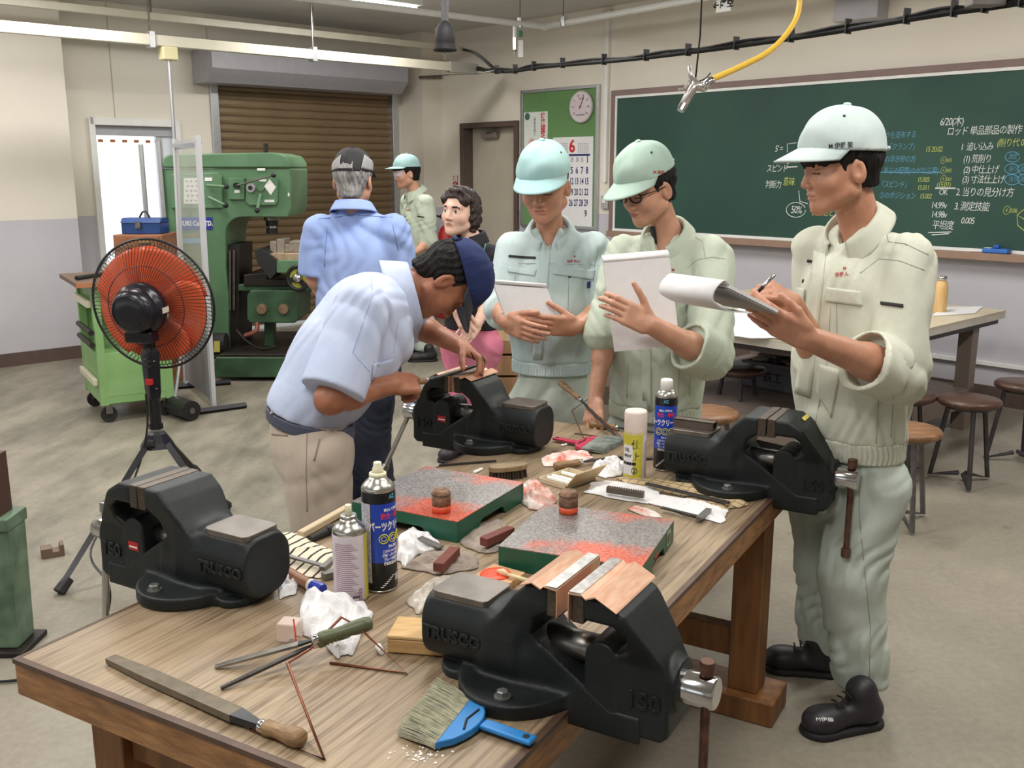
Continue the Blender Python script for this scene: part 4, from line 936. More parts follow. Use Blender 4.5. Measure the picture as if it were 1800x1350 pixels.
def surface_plate(label, cs, h, badge):
    P = [onb(x, y, h) for x, y in cs]                       # left, back, right, front
    c = sum(P, Vector()) / 4; ex = ((P[2] - P[1]) + (P[3] - P[0])); ex.z = 0; ex.normalize(); ey = ZU.cross(ex)
    lx = ((P[2] - P[1]).length + (P[3] - P[0]).length) / 4; ly = ((P[1] - P[0]).length + (P[2] - P[3]).length) / 4
    M = frame(Vector((c.x, c.y, TOPZ)), ex, ey, ZU); o = thing('surface_plate', label, 'surface plate', M=M, group='scraped surface plates')
    MB().box((-lx, -ly, h - .002), (lx, ly, h)).build('scraped_top', PLT, o, local=M)
    def wall(x0, x1, par):                                   # side with arch notch
        n = .28 * (x1 - x0); a, b = x0 + n, x1 - n; k = h * .42
        return [(x0, 0), (a, 0), (a + k * .5, k * .85), (a + k, k), (b - k, k), (b - k * .5, k * .85), (b, 0), (x1, 0), (x1, h - .002), (x0, h - .002)]
    t = .012
    for s in (-1, 1):
        f = frame(Vector((0, s * ly, 0)), (1, 0, 0), (0, 0, 1)); 
        MB().prism(wall(-lx, lx, 0), 0, t, M @ frame(Vector((0, s * ly if s < 0 else s * ly - t, 0)) + Vector((0, t, 0)), (1, 0, 0), (0, 0, 1))).build('side', PLG, o, bevel=.002)
        MB().prism(wall(-ly + t, ly - t, 0), 0, t, M @ frame(Vector((s * lx if s > 0 else s * lx + t, 0, 0)) - Vector((t, 0, 0)), (0, 1, 0), (0, 0, 1))).build('side', PLG, o, bevel=.002)
    MB().box((-lx + t, -ly + t, h - .022), (lx - t, ly - t, h - .002)).build('web', PLG, o, local=M)
    if badge:
        M2 = M @ frame(Vector((lx + .0006, ly * .62, h * .55)), (0, 1, 0), (0, 0, 1))
        MB().box((-.018, -.018, -.0005), (.018, .018, .0008), M2).build('maker_plate', mat('plate_badge', rgb(150, 170, 150), .4), o)
        MB().lathe([(.014, .0008), (.014, .0014)], M2, 20).build('badge_emblem', LABK, o)
        M2 = M @ frame(Vector((lx + .0006, -.02, h * .55)), (0, 1, 0), (0, 0, 1)); MB().box((-.022, -.004, -.0005), (.022, .004, .0008), M2).build('red_mark', mat('dull_red', rgb(150, 66, 54), .5), o)
    return o
surface_plate('green surface plate with red ink behind the tall blue can', [(618, 884), (748, 817), (920, 850), (805, 914)], .058, False)
surface_plate('green surface plate with a small badge beside the open copper jaws', [(870, 960), (964, 884), (1192, 916), (1120, 995)], .058, True)
def dauber(label, px, py, z, r, h):
    p = onb(px, py, z); o = thing('ink_dauber', label, 'dauber', p, 'ink daubers')
    M = Matrix.Translation(p)
    MB().lathe([(r * .98, 0), (r * 1.03, h * .12), (r, h * .3)], M, 18).build('inked_base', mat('ink_orange', rgb(214, 84, 46), .45, var=.15, vscale=60), o, smooth=True)
    MB().lathe([(r * 1.0, h * .3), (r * 1.01, h * .6), (r * .97, h * .82), (r * .9, h * .95), (r * .75, h), (r * .3, h * .98)], M, 18).build('felt_roll', mat('felt_brown', rgb(108, 84, 66), .8, col2=rgb(156, 120, 96), vscale=50, bump=.5, bscale=120), o, smooth=True)
    MB().tube([M @ Vector((r * 1.02 * math.cos(a / 8 * math.pi), r * 1.02 * math.sin(a / 8 * math.pi), h * .8)) for a in range(16)], .0012, 5, closed=True).build('binding', mat('binding', rgb(74, 58, 48), .8), o)
dauber('brown felt ink dauber standing on the plate behind the blue can', 776, 899, .058, .0245, .06)
dauber('dark felt ink dauber standing on the badged surface plate', 999, 901, .058, .0245, .06)

# cloths
def cloth(name, label, cat, poly, h, m, seed, th=.0016, fr=1.25, nr=20, z0=.002, group=None, fold=1.0):
    P = [onb(x, y, 0) for x, y in poly]; c = sum(P, Vector()) / len(P)
    pp = []
    for i in range(len(P)):
        a, b = P[i], P[(i + 1) % len(P)]
        for k in range(6): pp.append(a.lerp(b, k / 6))
    rs = random.Random(seed); ph = [rs.uniform(0, 6.28) for _ in range(8)]; n = len(pp); size = max((p - c).length for p in P)
    def hz(p, r):
        q = (p - c) / size
        v = 1 - abs(math.sin(q.x * 4.5 * fr + 1.6 * math.sin(q.y * 4 * fr + ph[0]) + ph[1])); w = 1 - abs(math.sin(q.y * 6 * fr + 1.7 * math.sin(q.x * 5 * fr + ph[2]) + ph[3])); u = 1 - abs(math.sin((q.x + q.y) * 10 * fr + 2 * math.sin((q.x - q.y) * 7 + ph[4])))
        return h * (.15 + v * .5 * fold + w * .4 * fold + u * .28 * fold) * (1 - r ** 4) ** .7
    mb = MB(); vs = [c + ZU * (z0 + hz(c, 0))]; fs = []
    for j in range(1, nr + 1):
        r = j / nr
        for i in range(n):
            wob = 1 + (.05 * math.sin(i * .9 + ph[5]) + .04 * math.sin(i * 2.3 + ph[6])) * r; p = c + (pp[i] - c) * r * wob; vs.append(p + ZU * (z0 + hz(p, r)))
    for i in range(n): fs.append((0, 1 + i, 1 + (i + 1) % n))
    for j in range(nr - 1):
        for i in range(n): a = 1 + j * n; fs.append((a + i, a + n + i, a + n + (i + 1) % n, a + (i + 1) % n))
    mb.add(vs, fs); o = mb.build(name, m, smooth=True, solid=th)
    md = o.modifiers.new('sub', 'SUBSURF'); md.levels = 1; md.render_levels = 1
    return tag(o, label, cat, group)
def stripe_mat(name, c0, c1, sc, rot, thin=.82, c2=None):
    m = bpy.data.materials.new(name); m.use_nodes = True; nt = m.node_tree; N = nt.nodes; L = nt.links; p = N['Principled BSDF']; p.inputs['Roughness'].default_value = .9
    tc = N.new('ShaderNodeTexCoord'); prev = None
    for k, (s, r) in enumerate(((sc, rot),) if c2 is None else ((sc, rot), (sc * .8, rot + 90))):
        mp = N.new('ShaderNodeMapping'); mp.inputs['Rotation'].default_value = (0, 0, math.radians(r)); L.new(tc.outputs['Object'], mp.inputs[0])
        w = N.new('ShaderNodeTexWave'); w.inputs['Scale'].default_value = s; w.inputs['Distortion'].default_value = .6; w.inputs['Detail Scale'].default_value = .5; L.new(mp.outputs[0], w.inputs['Vector'])
        rp = N.new('ShaderNodeValToRGB'); rp.color_ramp.elements[0].position = thin; rp.color_ramp.elements[0].color = (0, 0, 0, 1); rp.color_ramp.elements[1].position = thin + .06; rp.color_ramp.elements[1].color = (1, 1, 1, 1); L.new(w.outputs['Fac'], rp.inputs[0])
        x = N.new('ShaderNodeMixRGB'); L.new(rp.outputs[0], x.inputs[0]); x.inputs[1].default_value = c0
        if prev is not None: L.new(prev, x.inputs[1])
        x.inputs[2].default_value = c1 if k == 0 else c2; prev = x.outputs[0]
    L.new(prev, p.inputs['Base Color']); return m
STR1 = stripe_mat('striped_cloth', rgb(214, 202, 180), rgb(50, 44, 40), 11, 20, .86)
STR2 = stripe_mat('checked_cloth', rgb(190, 168, 128), rgb(80, 64, 52), 13, -56, .92, rgb(140, 116, 88))
cloth('striped_cloth', 'cream cloth with black stripes spread behind the left vise', 'cloth', [(468, 934), (520, 940), (600, 975), (640, 1000), (560, 1020), (500, 1000), (470, 965)], .014, STR1, 1, fr=.6)
cloth('checked_cloth', 'beige checked cloth lying before the far right vise', 'cloth', [(1085, 838), (1160, 846), (1240, 858), (1308, 868), (1312, 888), (1275, 902), (1190, 872), (1095, 850)], .016, STR2, 2, fr=.6)
cloth('crumpled_cloth', 'grey-brown cloth under the nearer brown oilstone', 'cloth', [(705, 1000), (740, 975), (800, 962), (845, 985), (835, 1003), (770, 1012)], .02, RAGG, 3)
cloth('crumpled_cloth', 'grey-brown cloth under the farther brown oilstone', 'cloth', [(806, 955), (845, 920), (880, 915), (905, 940), (880, 970), (845, 975)], .018, RAGG, 4)
cloth('tissue', 'white crumpled tissue behind the green file handles', 'tissue', [(528, 1060), (545, 1045), (600, 1070), (645, 1062), (655, 1085), (620, 1150), (595, 1160), (560, 1125), (530, 1120)], .05, RAGW, 5, fr=.9)
cloth('tissue', 'white rag tucked under the left vise barrel', 'rag', [(486, 1015), (505, 1000), (528, 1025), (520, 1045), (492, 1055)], .022, RAGW, 6)
cloth('tissue', 'white glove rag beside the tall blue can', 'rag', [(697, 985), (700, 950), (722, 930), (745, 938), (780, 962), (765, 975), (735, 975), (712, 1000)], .03, RAGW, 8)
cloth('stained_rag', 'red-stained rag bunched at the plate corner', 'rag', [(914, 880), (918, 855), (940, 850), (965, 865), (980, 880), (965, 895), (930, 898)], .035, RAGP, 9, fr=1.3)
cloth('stained_rag', 'white rag with pink stains beneath the stubby file handle', 'rag', [(948, 810), (965, 800), (1000, 795), (1035, 795), (1042, 806), (1000, 822), (960, 822)], .016, RAGP, 10)
cloth('tissue', 'white tissue wad left of the yellow can', 'tissue', [(1035, 830), (1050, 812), (1080, 806), (1100, 815), (1095, 835), (1065, 843)], .03, RAGW, 11)
cloth('tissue', 'folded white tissue under the serrated steel block', 'tissue', [(1028, 866), (1040, 850), (1065, 846), (1150, 858), (1165, 872), (1140, 888), (1060, 874)], .012, RAGW, 12, fold=.8)
cloth('tissue', 'folded white tissue under the steel square', 'tissue', [(1140, 885), (1160, 872), (1215, 878), (1275, 890), (1280, 905), (1268, 922), (1200, 905)], .012, RAGW, 13, fold=.8)
cloth('stained_rag', 'small pink-stained scrap at the badged plate corner', 'rag', [(1103, 896), (1115, 890), (1150, 900), (1166, 912), (1130, 908)], .008, RAGP, 14)
cloth('clear_bag', 'pale plastic wrap lying behind the near vise barrel', 'plastic wrap', [(712, 1060), (760, 1020), (800, 1012), (808, 1030), (770, 1060), (735, 1082)], .022, mat('plastic_wrap', rgb(206, 196, 182), .25, alpha=.75, var=.06, vscale=20), 15)
# oilstones
STONE = mat('brown_oilstone', rgb(112, 60, 50), .75, var=.08, vscale=60)
for lab, a, b in (('brown oilstone on the nearer grey cloth', (770, 998), (800, 968)), ('brown oilstone on the farther grey cloth', (850, 953), (898, 932))):
    mb = MB(); bar(mb, onb(*a, .028), onb(*b, .028), .026, .022); tag(mb.build('oilstone', STONE, bevel=.002), lab, 'oilstone', 'brown oilstones')
# ink board and brush
P = [onb(*q, .016) for q in ((818, 1020), (868, 990), (924, 1006), (872, 1042))]
ib = thing('ink_board', 'small wooden board smeared with bright orange ink', 'ink board', onb(870, 1015))
mb = MB(); mb.add([p for p in P] + [p - ZU * .016 for p in P], [(3, 2, 1, 0), (4, 5, 6, 7)] + [(i, (i + 1) % 4, 4 + (i + 1) % 4, 4 + i) for i in range(4)]); mb.build('board', mat('pale_wood', rgb(190, 148, 104), .6, var=.12, vscale=14), ib, bevel=.002)
mb = MB(); c = onb(871, 1009, .0165); mb.lathe([(.036, 0), (.034, .0022), (.02, .003), (.001, .0026)], Matrix.Translation(c), 26).build('orange_ink', mat('orange_paste', rgb(236, 72, 34), .4, var=.08, vscale=60), ib, smooth=True)
br = thing('ink_brush', 'wooden-handled ink brush resting on the orange board', 'brush', onb(900, 1015, .02))
MB().tube([onb(874, 1003, .024), onb(884, 1006, .024), onb(893, 1010, .024)], [.004, .009, .0045], 10).build('spoon_head', mat('brush_wood', rgb(222, 190, 150), .5), br, smooth=True)
MB().tube([onb(893, 1010, .024), onb(928, 1021, .024)], [.004, .0055], 10).build('handle', mat('brush_wood2', rgb(214, 196, 150), .5), br, smooth=True)
MB().tube([onb(928, 1021, .024), onb(952, 1030, .022)], [.0058, .0045], 10).build('dark_sleeve', mat('brush_green', rgb(58, 62, 44), .5), br, smooth=True)
MB().tube([onb(952, 1030, .022), onb(968, 1034, .018)], [.005, .002], 8).build('bristle_tip', RAGW, br)
# wooden box behind the near vise
wbx = thing('wooden_box', 'yellowish lacquered wooden box beside the near vise barrel', 'box', onb(710, 1110))
mb = MB(); a, b = onb(690, 1118, .016), onb(790, 1125, .016); bar(mb, a, b, .085, .03); mb.build('box_body', mat('box_wood', rgb(176, 136, 84), .4, col2=rgb(196, 160, 108), vscale=12, stretch=(1, 8, 8)), wbx, bevel=.004)
mb = MB(); bar(mb, a + ZU * .019, b + ZU * .019, .087, .008); mb.build('box_lid', mat('box_wood_lid', rgb(190, 150, 96), .38, col2=rgb(206, 172, 120), vscale=12, stretch=(1, 8, 8)), wbx, bevel=.003)
# plastic cup with red straw
cu = thing('plastic_cup', 'clear pinkish plastic tub in front of the left tissue', 'tub', onb(508, 1115))
mb = MB(); a, b = onb(492, 1105, .02), onb(528, 1108, .02); bar(mb, a, b, .04, .04); mb.build('tub', mat('tub_plastic', rgb(228, 208, 196), .3, alpha=.5), cu, bevel=.004)
tag(MB().tube([onb(522, 1140, .003), onb(516, 1088, .055)], .0016, 6).build('red_straw', mat('red_straw', rgb(206, 48, 36), .4)), 'thin red nozzle straw leaning on the plastic tub', 'straw')
# marker
mk = thing('marker_pen', 'brown marker pen with blue cap near the pinkish can', 'marker', onb(540, 1020))
a, b, c_ = onb(502, 1003, .014), onb(545, 1028, .014), onb(586, 1044, .014)
MB().tube([a, b], .0125, 16).build('barrel', mat('marker_brown', rgb(150, 104, 74), .45, var=.08, vscale=30), mk, smooth=False); MB().tube([b, b.lerp(c_, .12)], .014, 16).build('collar', WHITE, mk)
MB().lathe([(.0145, 0), (.0145, .028), (.0125, .034)], frm(b.lerp(c_, .12), c_ - b), 10).build('cap', mat('marker_blue', rgb(34, 56, 168), .35), mk)
# chalk pieces
for lab, a, b, r in (('short white chalk stub by the wire stand', (665, 1136), (671, 1146), .0065), ('white chalk stick by the far side of the red-inked plate', (832, 831), (847, 824), .005), ('white chalk crumb beside the pink brush handle', (986, 783), (996, 781), .004)):
    tag(MB().tube([onb(*a, r), onb(*b, r)], [r, r * .9], 10).build('chalk_piece', mat('chalk_stick', rgb(236, 236, 232), .9)), lab, 'chalk')
# scrub brush
sb = thing('scrub_brush', 'oval wooden scrubbing brush with dark bristles', 'brush', onb(893, 825))
ctr = onb(893, 824, .03); ex = (onb(930, 818, .03) - onb(857, 826, .03)).normalized(); M = frame(ctr, ex, ZU.cross(ex), ZU)
def oval(L, W, n=28): return [(L * math.copysign(abs(math.cos(2 * math.pi * i / n)) ** .7, math.cos(2 * math.pi * i / n)), W * math.sin(2 * math.pi * i / n)) for i in range(n)]
MB().prism(oval(.062, .026), -.004, .014, M).build('wooden_back', mat('brush_back', rgb(116, 98, 72), .5, col2=rgb(150, 130, 98), vscale=12, stretch=(1, 6, 6)), sb, bevel=.004)
mb = MB()
for i in range(13):
    for j in range(5):
        x, y = -.054 + i * .009, -.018 + j * .009
        if (x / .06) ** 2 + (y / .024) ** 2 < 1: mb.tube([M @ Vector((x, y, -.004)), M @ Vector((x * 1.04 + rnd.uniform(-.002, .002), y * 1.1 + rnd.uniform(-.002, .002), -.029))], [.0034, .0042], 6)
q = mb.build('bristles', mat('dark_bristle', rgb(62, 48, 40), .8), sb); q['kind'] = 'stuff'
mb = MB(); bar(mb, onb(772, 818, .004), onb(872, 810, .004), .008, .005); tag(mb.build('needle_file', DARKF), 'thin dark needle file lying beside the scrubbing brush', 'file')
# chalk box
cx = thing('chalk_box', 'small open cream box of white sticks with its lid tilted up', 'box', onb(985, 838))
a, b, c_, d = onb(946, 848), onb(984, 826), onb(1030, 838), onb(994, 862)
ex = (d - a).normalized(); ey = (b - a); ey = (ey - ex * ey.dot(ex)); lx = (d - a).length; ly = ey.length; ey.normalize(); M = frame(a, ex, ey, ZU)
IV = mat('ivory_plastic', rgb(214, 200, 172), .45, var=.05)
mb = MB(); mb.box((0, 0, 0), (lx, ly, .003)); mb.box((0, 0, 0), (lx, .003, .016)); mb.box((0, ly - .003, 0), (lx, ly, .016)); mb.box((0, 0, 0), (.003, ly, .016)); mb.box((lx - .003, 0, 0), (lx, ly, .016))
mb.build('tray', IV, cx, local=M)
MB().box((0, 0, 0), (.004, ly, .062), M @ Matrix.Translation((lx, 0, .012)) @ Matrix.Rotation(math.radians(40), 4, 'Y')).build('lid', mat('lid_plastic', rgb(206, 182, 140), .4, var=.06), cx, bevel=.001)
for k, (yy, n_) in enumerate(((.25, 1), (.4, 1), (.72, 1))): tag(MB().tube([M @ Vector((.008, ly * yy, .010)), M @ Vector((lx - .01, ly * yy, .010))], .006, 10).build('white_stick', mat('chalk_stick', rgb(236, 236, 232), .9)), ('nearest', 'middle', 'farthest')[k] + ' white stick inside the open cream box', 'chalk stick', 'sticks in the open box')
# stubby file and far files
file_tool('hand_file', 'stubby wooden-handled file lying on the pink-stained rag', onb(1092, 803, .008), onb(1024, 812, .014), onb(974, 820, .015), .012, .006, .014, DARKF, WOODH)
file_tool('hand_file', 'wooden-handled file lying at the far bench edge', onb(1150, 760, .008), onb(1087, 752, .012), onb(1036, 745, .014), .014, .006, .014, DARKF, WOODH)
file_tool('hand_scraper', 'wooden-handled scraper propped high on a wire stand', onb(1092, 776, .006), onb(1022, 704, .075), onb(984, 672, .10), .012, .005, .013, DARKF, WOODH, 'scraper')
tag(MB().tube([onb(1032, 806, .003), onb(1039, 800, .003), onb(1005, 722, .045), onb(1033, 702, .07), onb(1056, 734, .04), onb(1092, 768, .003)], .0021, 8).build('file_stand', CWIRE, smooth=True), 'bent wire stand propping the scraper by the far edge', 'wire stand')
mb = MB(); bar(mb, onb(1010, 762, .003), onb(1070, 769, .003), .003, .003); tag(mb.build('steel_pin', DARKF), 'thin dark steel pin behind the pink brush', 'pin')
mb = MB(); bar(mb, onb(972, 794, .003), onb(1000, 798, .003), .003, .003); tag(mb.build('steel_pin', DARKF), 'thin dark steel pin in front of the pink brush', 'pin')
# hand brushes
def hand_brush(label, hend, hroot, w0, w1, tip0, tip1, pm, bm_, n, seed, th, hole=True):
    o = thing('bench_brush', label, 'brush', onb(*hroot), 'bench brushes'); rs = random.Random(seed)
    he, hr, a, b = onb(*hend, .012), onb(*hroot, .012), onb(*w0, .012), onb(*w1, .012)
    mb = MB(); bar(mb, he, hr, .026, .009); mb.build('grip', pm, o, bevel=.004)
    d = (hr - he).normalized(); x = (b - a); 
    mid = (a + b) / 2; pts = [a, b]
    for k in range(1, 10):
        f = k / 10; e = b.lerp(a, f) + (hr - mid) * (math.sin(f * math.pi) ** .6) ; pts.append(e)
    c0 = sum(pts, Vector()) / len(pts)
    n_ = len(pts); mb = MB(); vs = [p - ZU * .007 for p in pts] + [p + ZU * .007 for p in pts]
    nrm = (pts[1] - pts[0]).cross(pts[2] - pts[1]).z
    top = tuple(range(n_, 2 * n_)); bot = tuple(range(n_ - 1, -1, -1)); sd = [(i, (i + 1) % n_, n_ + (i + 1) % n_, n_ + i) for i in range(n_)]
    fs = [bot, top] + sd
    if nrm < 0: fs = [f[::-1] for f in fs]
    mb.add(vs, fs); mb.build('head', pm, o, bevel=.003)
    if hole: MB().lathe([(.006, 0), (.006, .0006)], Matrix.Translation(he.lerp(hr, .14) + ZU * .0046), 14).build('hang_hole', BLACKM, o)
    MB().tube([p + ZU * .0075 for p in [mid.lerp(hr, .62) + (b - a) * .22, mid.lerp(hr, .45), mid.lerp(hr, .62) - (b - a) * .22]], .0022, 6).build('arch_slot', BLACKM, o)
    t0, t1 = onb(*tip0, .004), onb(*tip1, .004); mb = MB()
    for i in range(n):
        f = rs.random(); zz = rs.uniform(-.006, .006); p0 = a.lerp(b, f) + ZU * zz; p1 = t0.lerp(t1, min(1, max(0, f + rs.gauss(0, .03)))) + (p0 - t0.lerp(t1, f)) * rs.uniform(-.06, .1) + ZU * max(-.001, zz * 2.0 + rs.uniform(0, .01))
        m_ = p0.lerp(p1, .5) + Vector((rs.gauss(0, .0015), rs.gauss(0, .0015), .002)); r = th
        mb.tube([p0, m_, p1], [r, r, r * .6], 3, cap=False)
    q = mb.build('bristles', bm_, o); q['kind'] = 'stuff'
    return o
hand_brush('bright blue bench brush with pale bristles at the near bench edge', (938, 1303), (848, 1272), (765, 1312), (828, 1232), (700, 1292), (768, 1208), mat('brush_blue', rgb(34, 122, 190), .35, var=.05), mat('pale_bristle', rgb(176, 176, 156), .7, col2=rgb(206, 202, 178), vscale=60), 1600, 3, .0006)
hand_brush('pink bench brush with grey bristles near the far bench edge', (974, 770), (1014, 778), (1022, 790), (1052, 768), (1060, 797), (1098, 776), mat('brush_pink', rgb(190, 56, 84), .4), mat('grey_bristle', rgb(140, 146, 138), .8, var=.1, vscale=60), 900, 4, .0007)
# left-side odds: wooden stick, black tray, square, block
mb = MB(); bar(mb, onb(528, 940, .012), onb(612, 893, .012), .022, .02); tag(mb.build('wooden_stick', mat('pale_stick', rgb(196, 176, 144), .5, var=.08), bevel=.005), 'pale wooden stick near the instructor at the left edge', 'stick')
bt = thing('black_tool', 'black knob-ended tool beside the pale wooden stick', 'tool', onb(560, 940))
MB().tube([onb(545, 948, .01), onb(580, 932, .012)], [.009, .011], 10).build('shaft', BLACKM, bt); MB().ball(tuple(onb(582, 930, .016)), .014).build('knob', BLACK, bt, smooth=True)
sq = thing('steel_square', 'small steel square on the striped cloth', 'square', onb(540, 985, .012)); GST = mat('ground_steel', rgb(128, 126, 122), .35, .7, var=.1)
mb = MB(); bar(mb, onb(502, 976, .02), onb(570, 995, .02), .012, .005); mb.build('blade', GST, sq); mb = MB(); bar(mb, onb(566, 1000, .02), onb(586, 982, .02), .014, .01); mb.build('stock', GST, sq)
mb = MB(); bar(mb, onb(568, 1013, .01), onb(592, 1006, .01), .02, .016); tag(mb.build('steel_block', GST, bevel=.001), 'small steel block beside the pinkish can', 'block')
mb = MB(); bar(mb, onb(738, 945, .026), onb(776, 962, .02), .018, .006); tag(mb.build('steel_plate', GST, bevel=.001), 'flat grey steel plate on the white glove rag', 'plate')
# right side: serrated block, square, black file
sr = thing('serrated_block', 'grey steel block with serrated top on folded tissue', 'block', onb(1098, 868))
A, B_ = onb(1067, 860, .022), onb(1132, 870, .022)
mb = MB(); bar(mb, A, B_, .012, .018); mb.build('block', GST, sr)
d = (B_ - A); mb = MB()
for k in range(16):
    p = A + d * ((k + .5) / 16) + ZU * .009; mb.lathe([(.0032, 0), (.0002, .0045)], Matrix.Translation(p), 4)
q = mb.build('teeth', mat('teeth', rgb(120, 84, 76), .5, .5), sr); q['kind'] = 'stuff'
s2 = thing('steel_square', 'dark steel square lying on the folded tissue near the bench edge', 'square', onb(1210, 900))
mb = MB(); bar(mb, onb(1163, 892, .012), onb(1228, 908, .012), .012, .004); mb.build('blade', DARKF, s2); mb = MB(); bar(mb, onb(1228, 912, .013), onb(1246, 896, .013), .016, .009); mb.build('stock', GST, s2)
mb = MB(); bar(mb, onb(1136, 850, .018), onb(1282, 884, .018), .014, .006); tag(mb.build('bare_file', DARKF), 'long dark file without handle on the checked cloth', 'file')
mb = MB(); bar(mb, onb(1060, 806, .004), onb(1160, 806, .004), .012, .004); tag(mb.build('scriber', DARKF), 'dark flat blade passing behind the yellow can', 'blade')
# steel channel on the anvil of the far right vise
V4 = Matrix.Translation((0, 0, -.0345)) @ frame(B(-.715, 2.755, 0), BU, BV, ZU)
mb = MB(); mb.box((-.30, -.02, .199), (-.175, .02, .203)); mb.box((-.30, -.02, .203), (-.175, -.015, .222)); mb.box((-.30, .015, .203), (-.175, .02, .222)); mb.box((-.30, -.02, .219), (-.175, .02, .222))
tag(mb.build('steel_channel', mat('channel_steel', rgb(104, 92, 84), .5, .5, var=.15, vscale=20), local=V4), 'short square steel tube on the anvil of the far right vise', 'steel tube')
# chalk dust specks near the blue brush
mb = MB()
for k in range(60):
    p = onb(735 + rnd.gauss(0, 22), 1330 + rnd.gauss(0, 8), .0008); mb.lathe([(rnd.uniform(.001, .003), 0), (.0006, .0012)], Matrix.Translation(p), 5)
q = tag(mb.build('chalk_dust', mat('chalk_stick', rgb(236, 236, 232), .9)), 'scattered white chalk dust below the blue brush', 'dust'); q['kind'] = 'stuff'
# ================================================================= milling machine
MG = mat('machine_green', rgb(80, 116, 82), .38, col2=rgb(96, 132, 98), vscale=4, detail=6, coat=.1)
MGD = mat('machine_green_grimy', rgb(42, 66, 46), .45, col2=rgb(64, 98, 66), vscale=5, detail=6)
GRIME = mat('grimy_iron', rgb(44, 38, 34), .5, .4, var=.3, vscale=16)
def pxpoly(mb, pts, Y0, dep):
    P = [ony(x, y, Y0) for x, y in pts]; q = [(p.x, p.z) for p in P]
    return mb.prism(q, 0, dep, frame(Vector((0, Y0 + dep, 0)), (1, 0, 0), (0, 0, 1)))
def pxbox(mb, x0, y0, x1, y1, Y0, dep): return pxpoly(mb, [(x0, y0), (x1, y0), (x1, y1), (x0, y1)], Y0, dep)
MY = 7.75
ml = thing('milling_machine', 'green vertical milling machine before the brown shutter', 'milling machine', onz(420, 662))
def mpart(name, m, pts, Y0, dep, bevel=.008, par=None):
    mb = MB(); pxpoly(mb, pts, Y0, dep) if len(pts) > 4 or not isinstance(pts[0], (int, float)) else pxbox(mb, *pts, Y0, dep); return mb.build(name, m, par or ml, bevel=bevel)
arcp = [(425 - 28 * math.sin(math.radians(a)), 410 - 28 * math.cos(math.radians(a))) for a in range(0, 91, 15)]
col = mpart('column', MG, [(284, 296), (512, 296), (512, 366), (505, 382)] + arcp + [(397, 470), (402, 520), (402, 632), (283, 632)], MY, .62, .012)
mpart('head_cover', MG, [(284, 295), (288, 276), (300, 270), (480, 268), (500, 273), (508, 284), (510, 295)], MY - .02, .66, .014)
mpart('base', MGD, (378, 628, 640, 664), MY - .3, 1.2, .012)
mpart('base_tray', GRIME, (385, 622, 640, 629), MY - .28, 1.1)
mpart('gear_panel', MG, [(300, 306), (384, 303), (390, 310), (391, 366), (300, 366)], MY - .03, .05, .006, col)
p1 = mpart('control_panel', MG, (402, 313, 430, 351), MY - .03, .05, .005, col); p2 = mpart('control_panel', MG, [(433, 312), (484, 312), (488, 318), (488, 355), (483, 361), (437, 361), (431, 354)], MY - .04, .06, .005, col)
mpart('chart_sheet', PAPER, (323, 313, 352, 358), MY - .035, .004, 0, col)
for r_ in range(5):
    for c_ in range(3): mpart('chart_print', mat('chart_grey', rgb(150, 146, 140), .7), (326 + c_ * 8 + (r_ % 2) * 2, 317 + r_ * 8.5, 330 + c_ * 8 + (r_ % 2) * 2, 320 + r_ * 8.5), MY - .0365, .001, 0, col)
for q in ((360, 312, 373, 318), (452, 295.5, 466, 300), (465, 351, 482, 355.5), (412, 334, 421, 339), (456, 315, 468, 319), (506, 339, 509, 345)): mpart('name_strip', WHITE, q, MY - .042 if q[0] > 430 else MY - .034, .003, 0, col)
mpart('diamond_plate', WHITE, [(474, 315), (485, 329), (476, 343), (464, 328)], MY - .045, .004, 0, col)
bs = mpart('blue_sign', mat('sign_blue', rgb(38, 46, 150), .4), (312, 382, 373, 403.5), MY - .006, .008, 0, col)
P_ = ony(342.5, 393, MY - .008); text('sign_lettering', 'TSUKI Co.,LTD.', .052, WHITE, frame(P_, (1, 0, 0), (0, 0, 1)), bs, xs=.8, offs=.002)
mpart('cyan_strip', mat('strip_cyan', rgb(92, 156, 190), .5), (318, 419, 356, 428), MY - .006, .007, 0, col)
def lever(x0, y0, x1, y1, m, r=.012, Yo=.08, knob=1):
    lv = MB().tube([ony(x0, y0, MY - .05), ony(x0, y0, MY - Yo), ony(x1, y1, MY - Yo - .04)], r, 8).build('lever', m, col)
    if knob: MB().ball(tuple(ony(x1, y1, MY - Yo - .045)), .02).build('lever_knob', BLACK, lv, smooth=True)
lever(365, 326, 398, 328, MG); lever(367, 347, 397, 361, MG); lever(417, 326, 481, 308, STEEL, .007); lever(458, 342, 452, 370, MG, .012)
for x, y, r_, m in ((442, 330, .034, GREYS), (442, 330, .016, BLACK), (417, 326, .022, BLACK), (460, 330, .025, MG)):
    MB().lathe([(r_, 0), (r_, .04 if m is BLACK else .03)], frm(ony(x, y, MY - .04), (0, -1, 0)), 18).build('dial', m, col)
for dx, y0, y1, r_, m in ((0, 382, 387, .065, STEEL), (0, 386, 397, .05, BLACK), (0, 397, 402, .03, CHROME), (0, 401, 410, .045, BLACKM), (0, 406, 410, .04, CHROME)):
    a, b = ony(478, y0, MY + .2), ony(478, y1, MY + .2); MB().lathe([(r_, 0), (r_, a.z - b.z)], Matrix.Translation((a.x, a.y, b.z)), 20).build('spindle', m, ml)
MB().tube([ony(467, 270, MY + .3), ony(467, 252, MY + .3)], .02, 8).build('draw_bolt', GRIME, ml)
MB().lathe([(.05, -.02), (.05, .02)], frm(ony(514, 323, MY + .2), (1, 0, 0)), 6, False).build('end_cap', GREYS, ml)
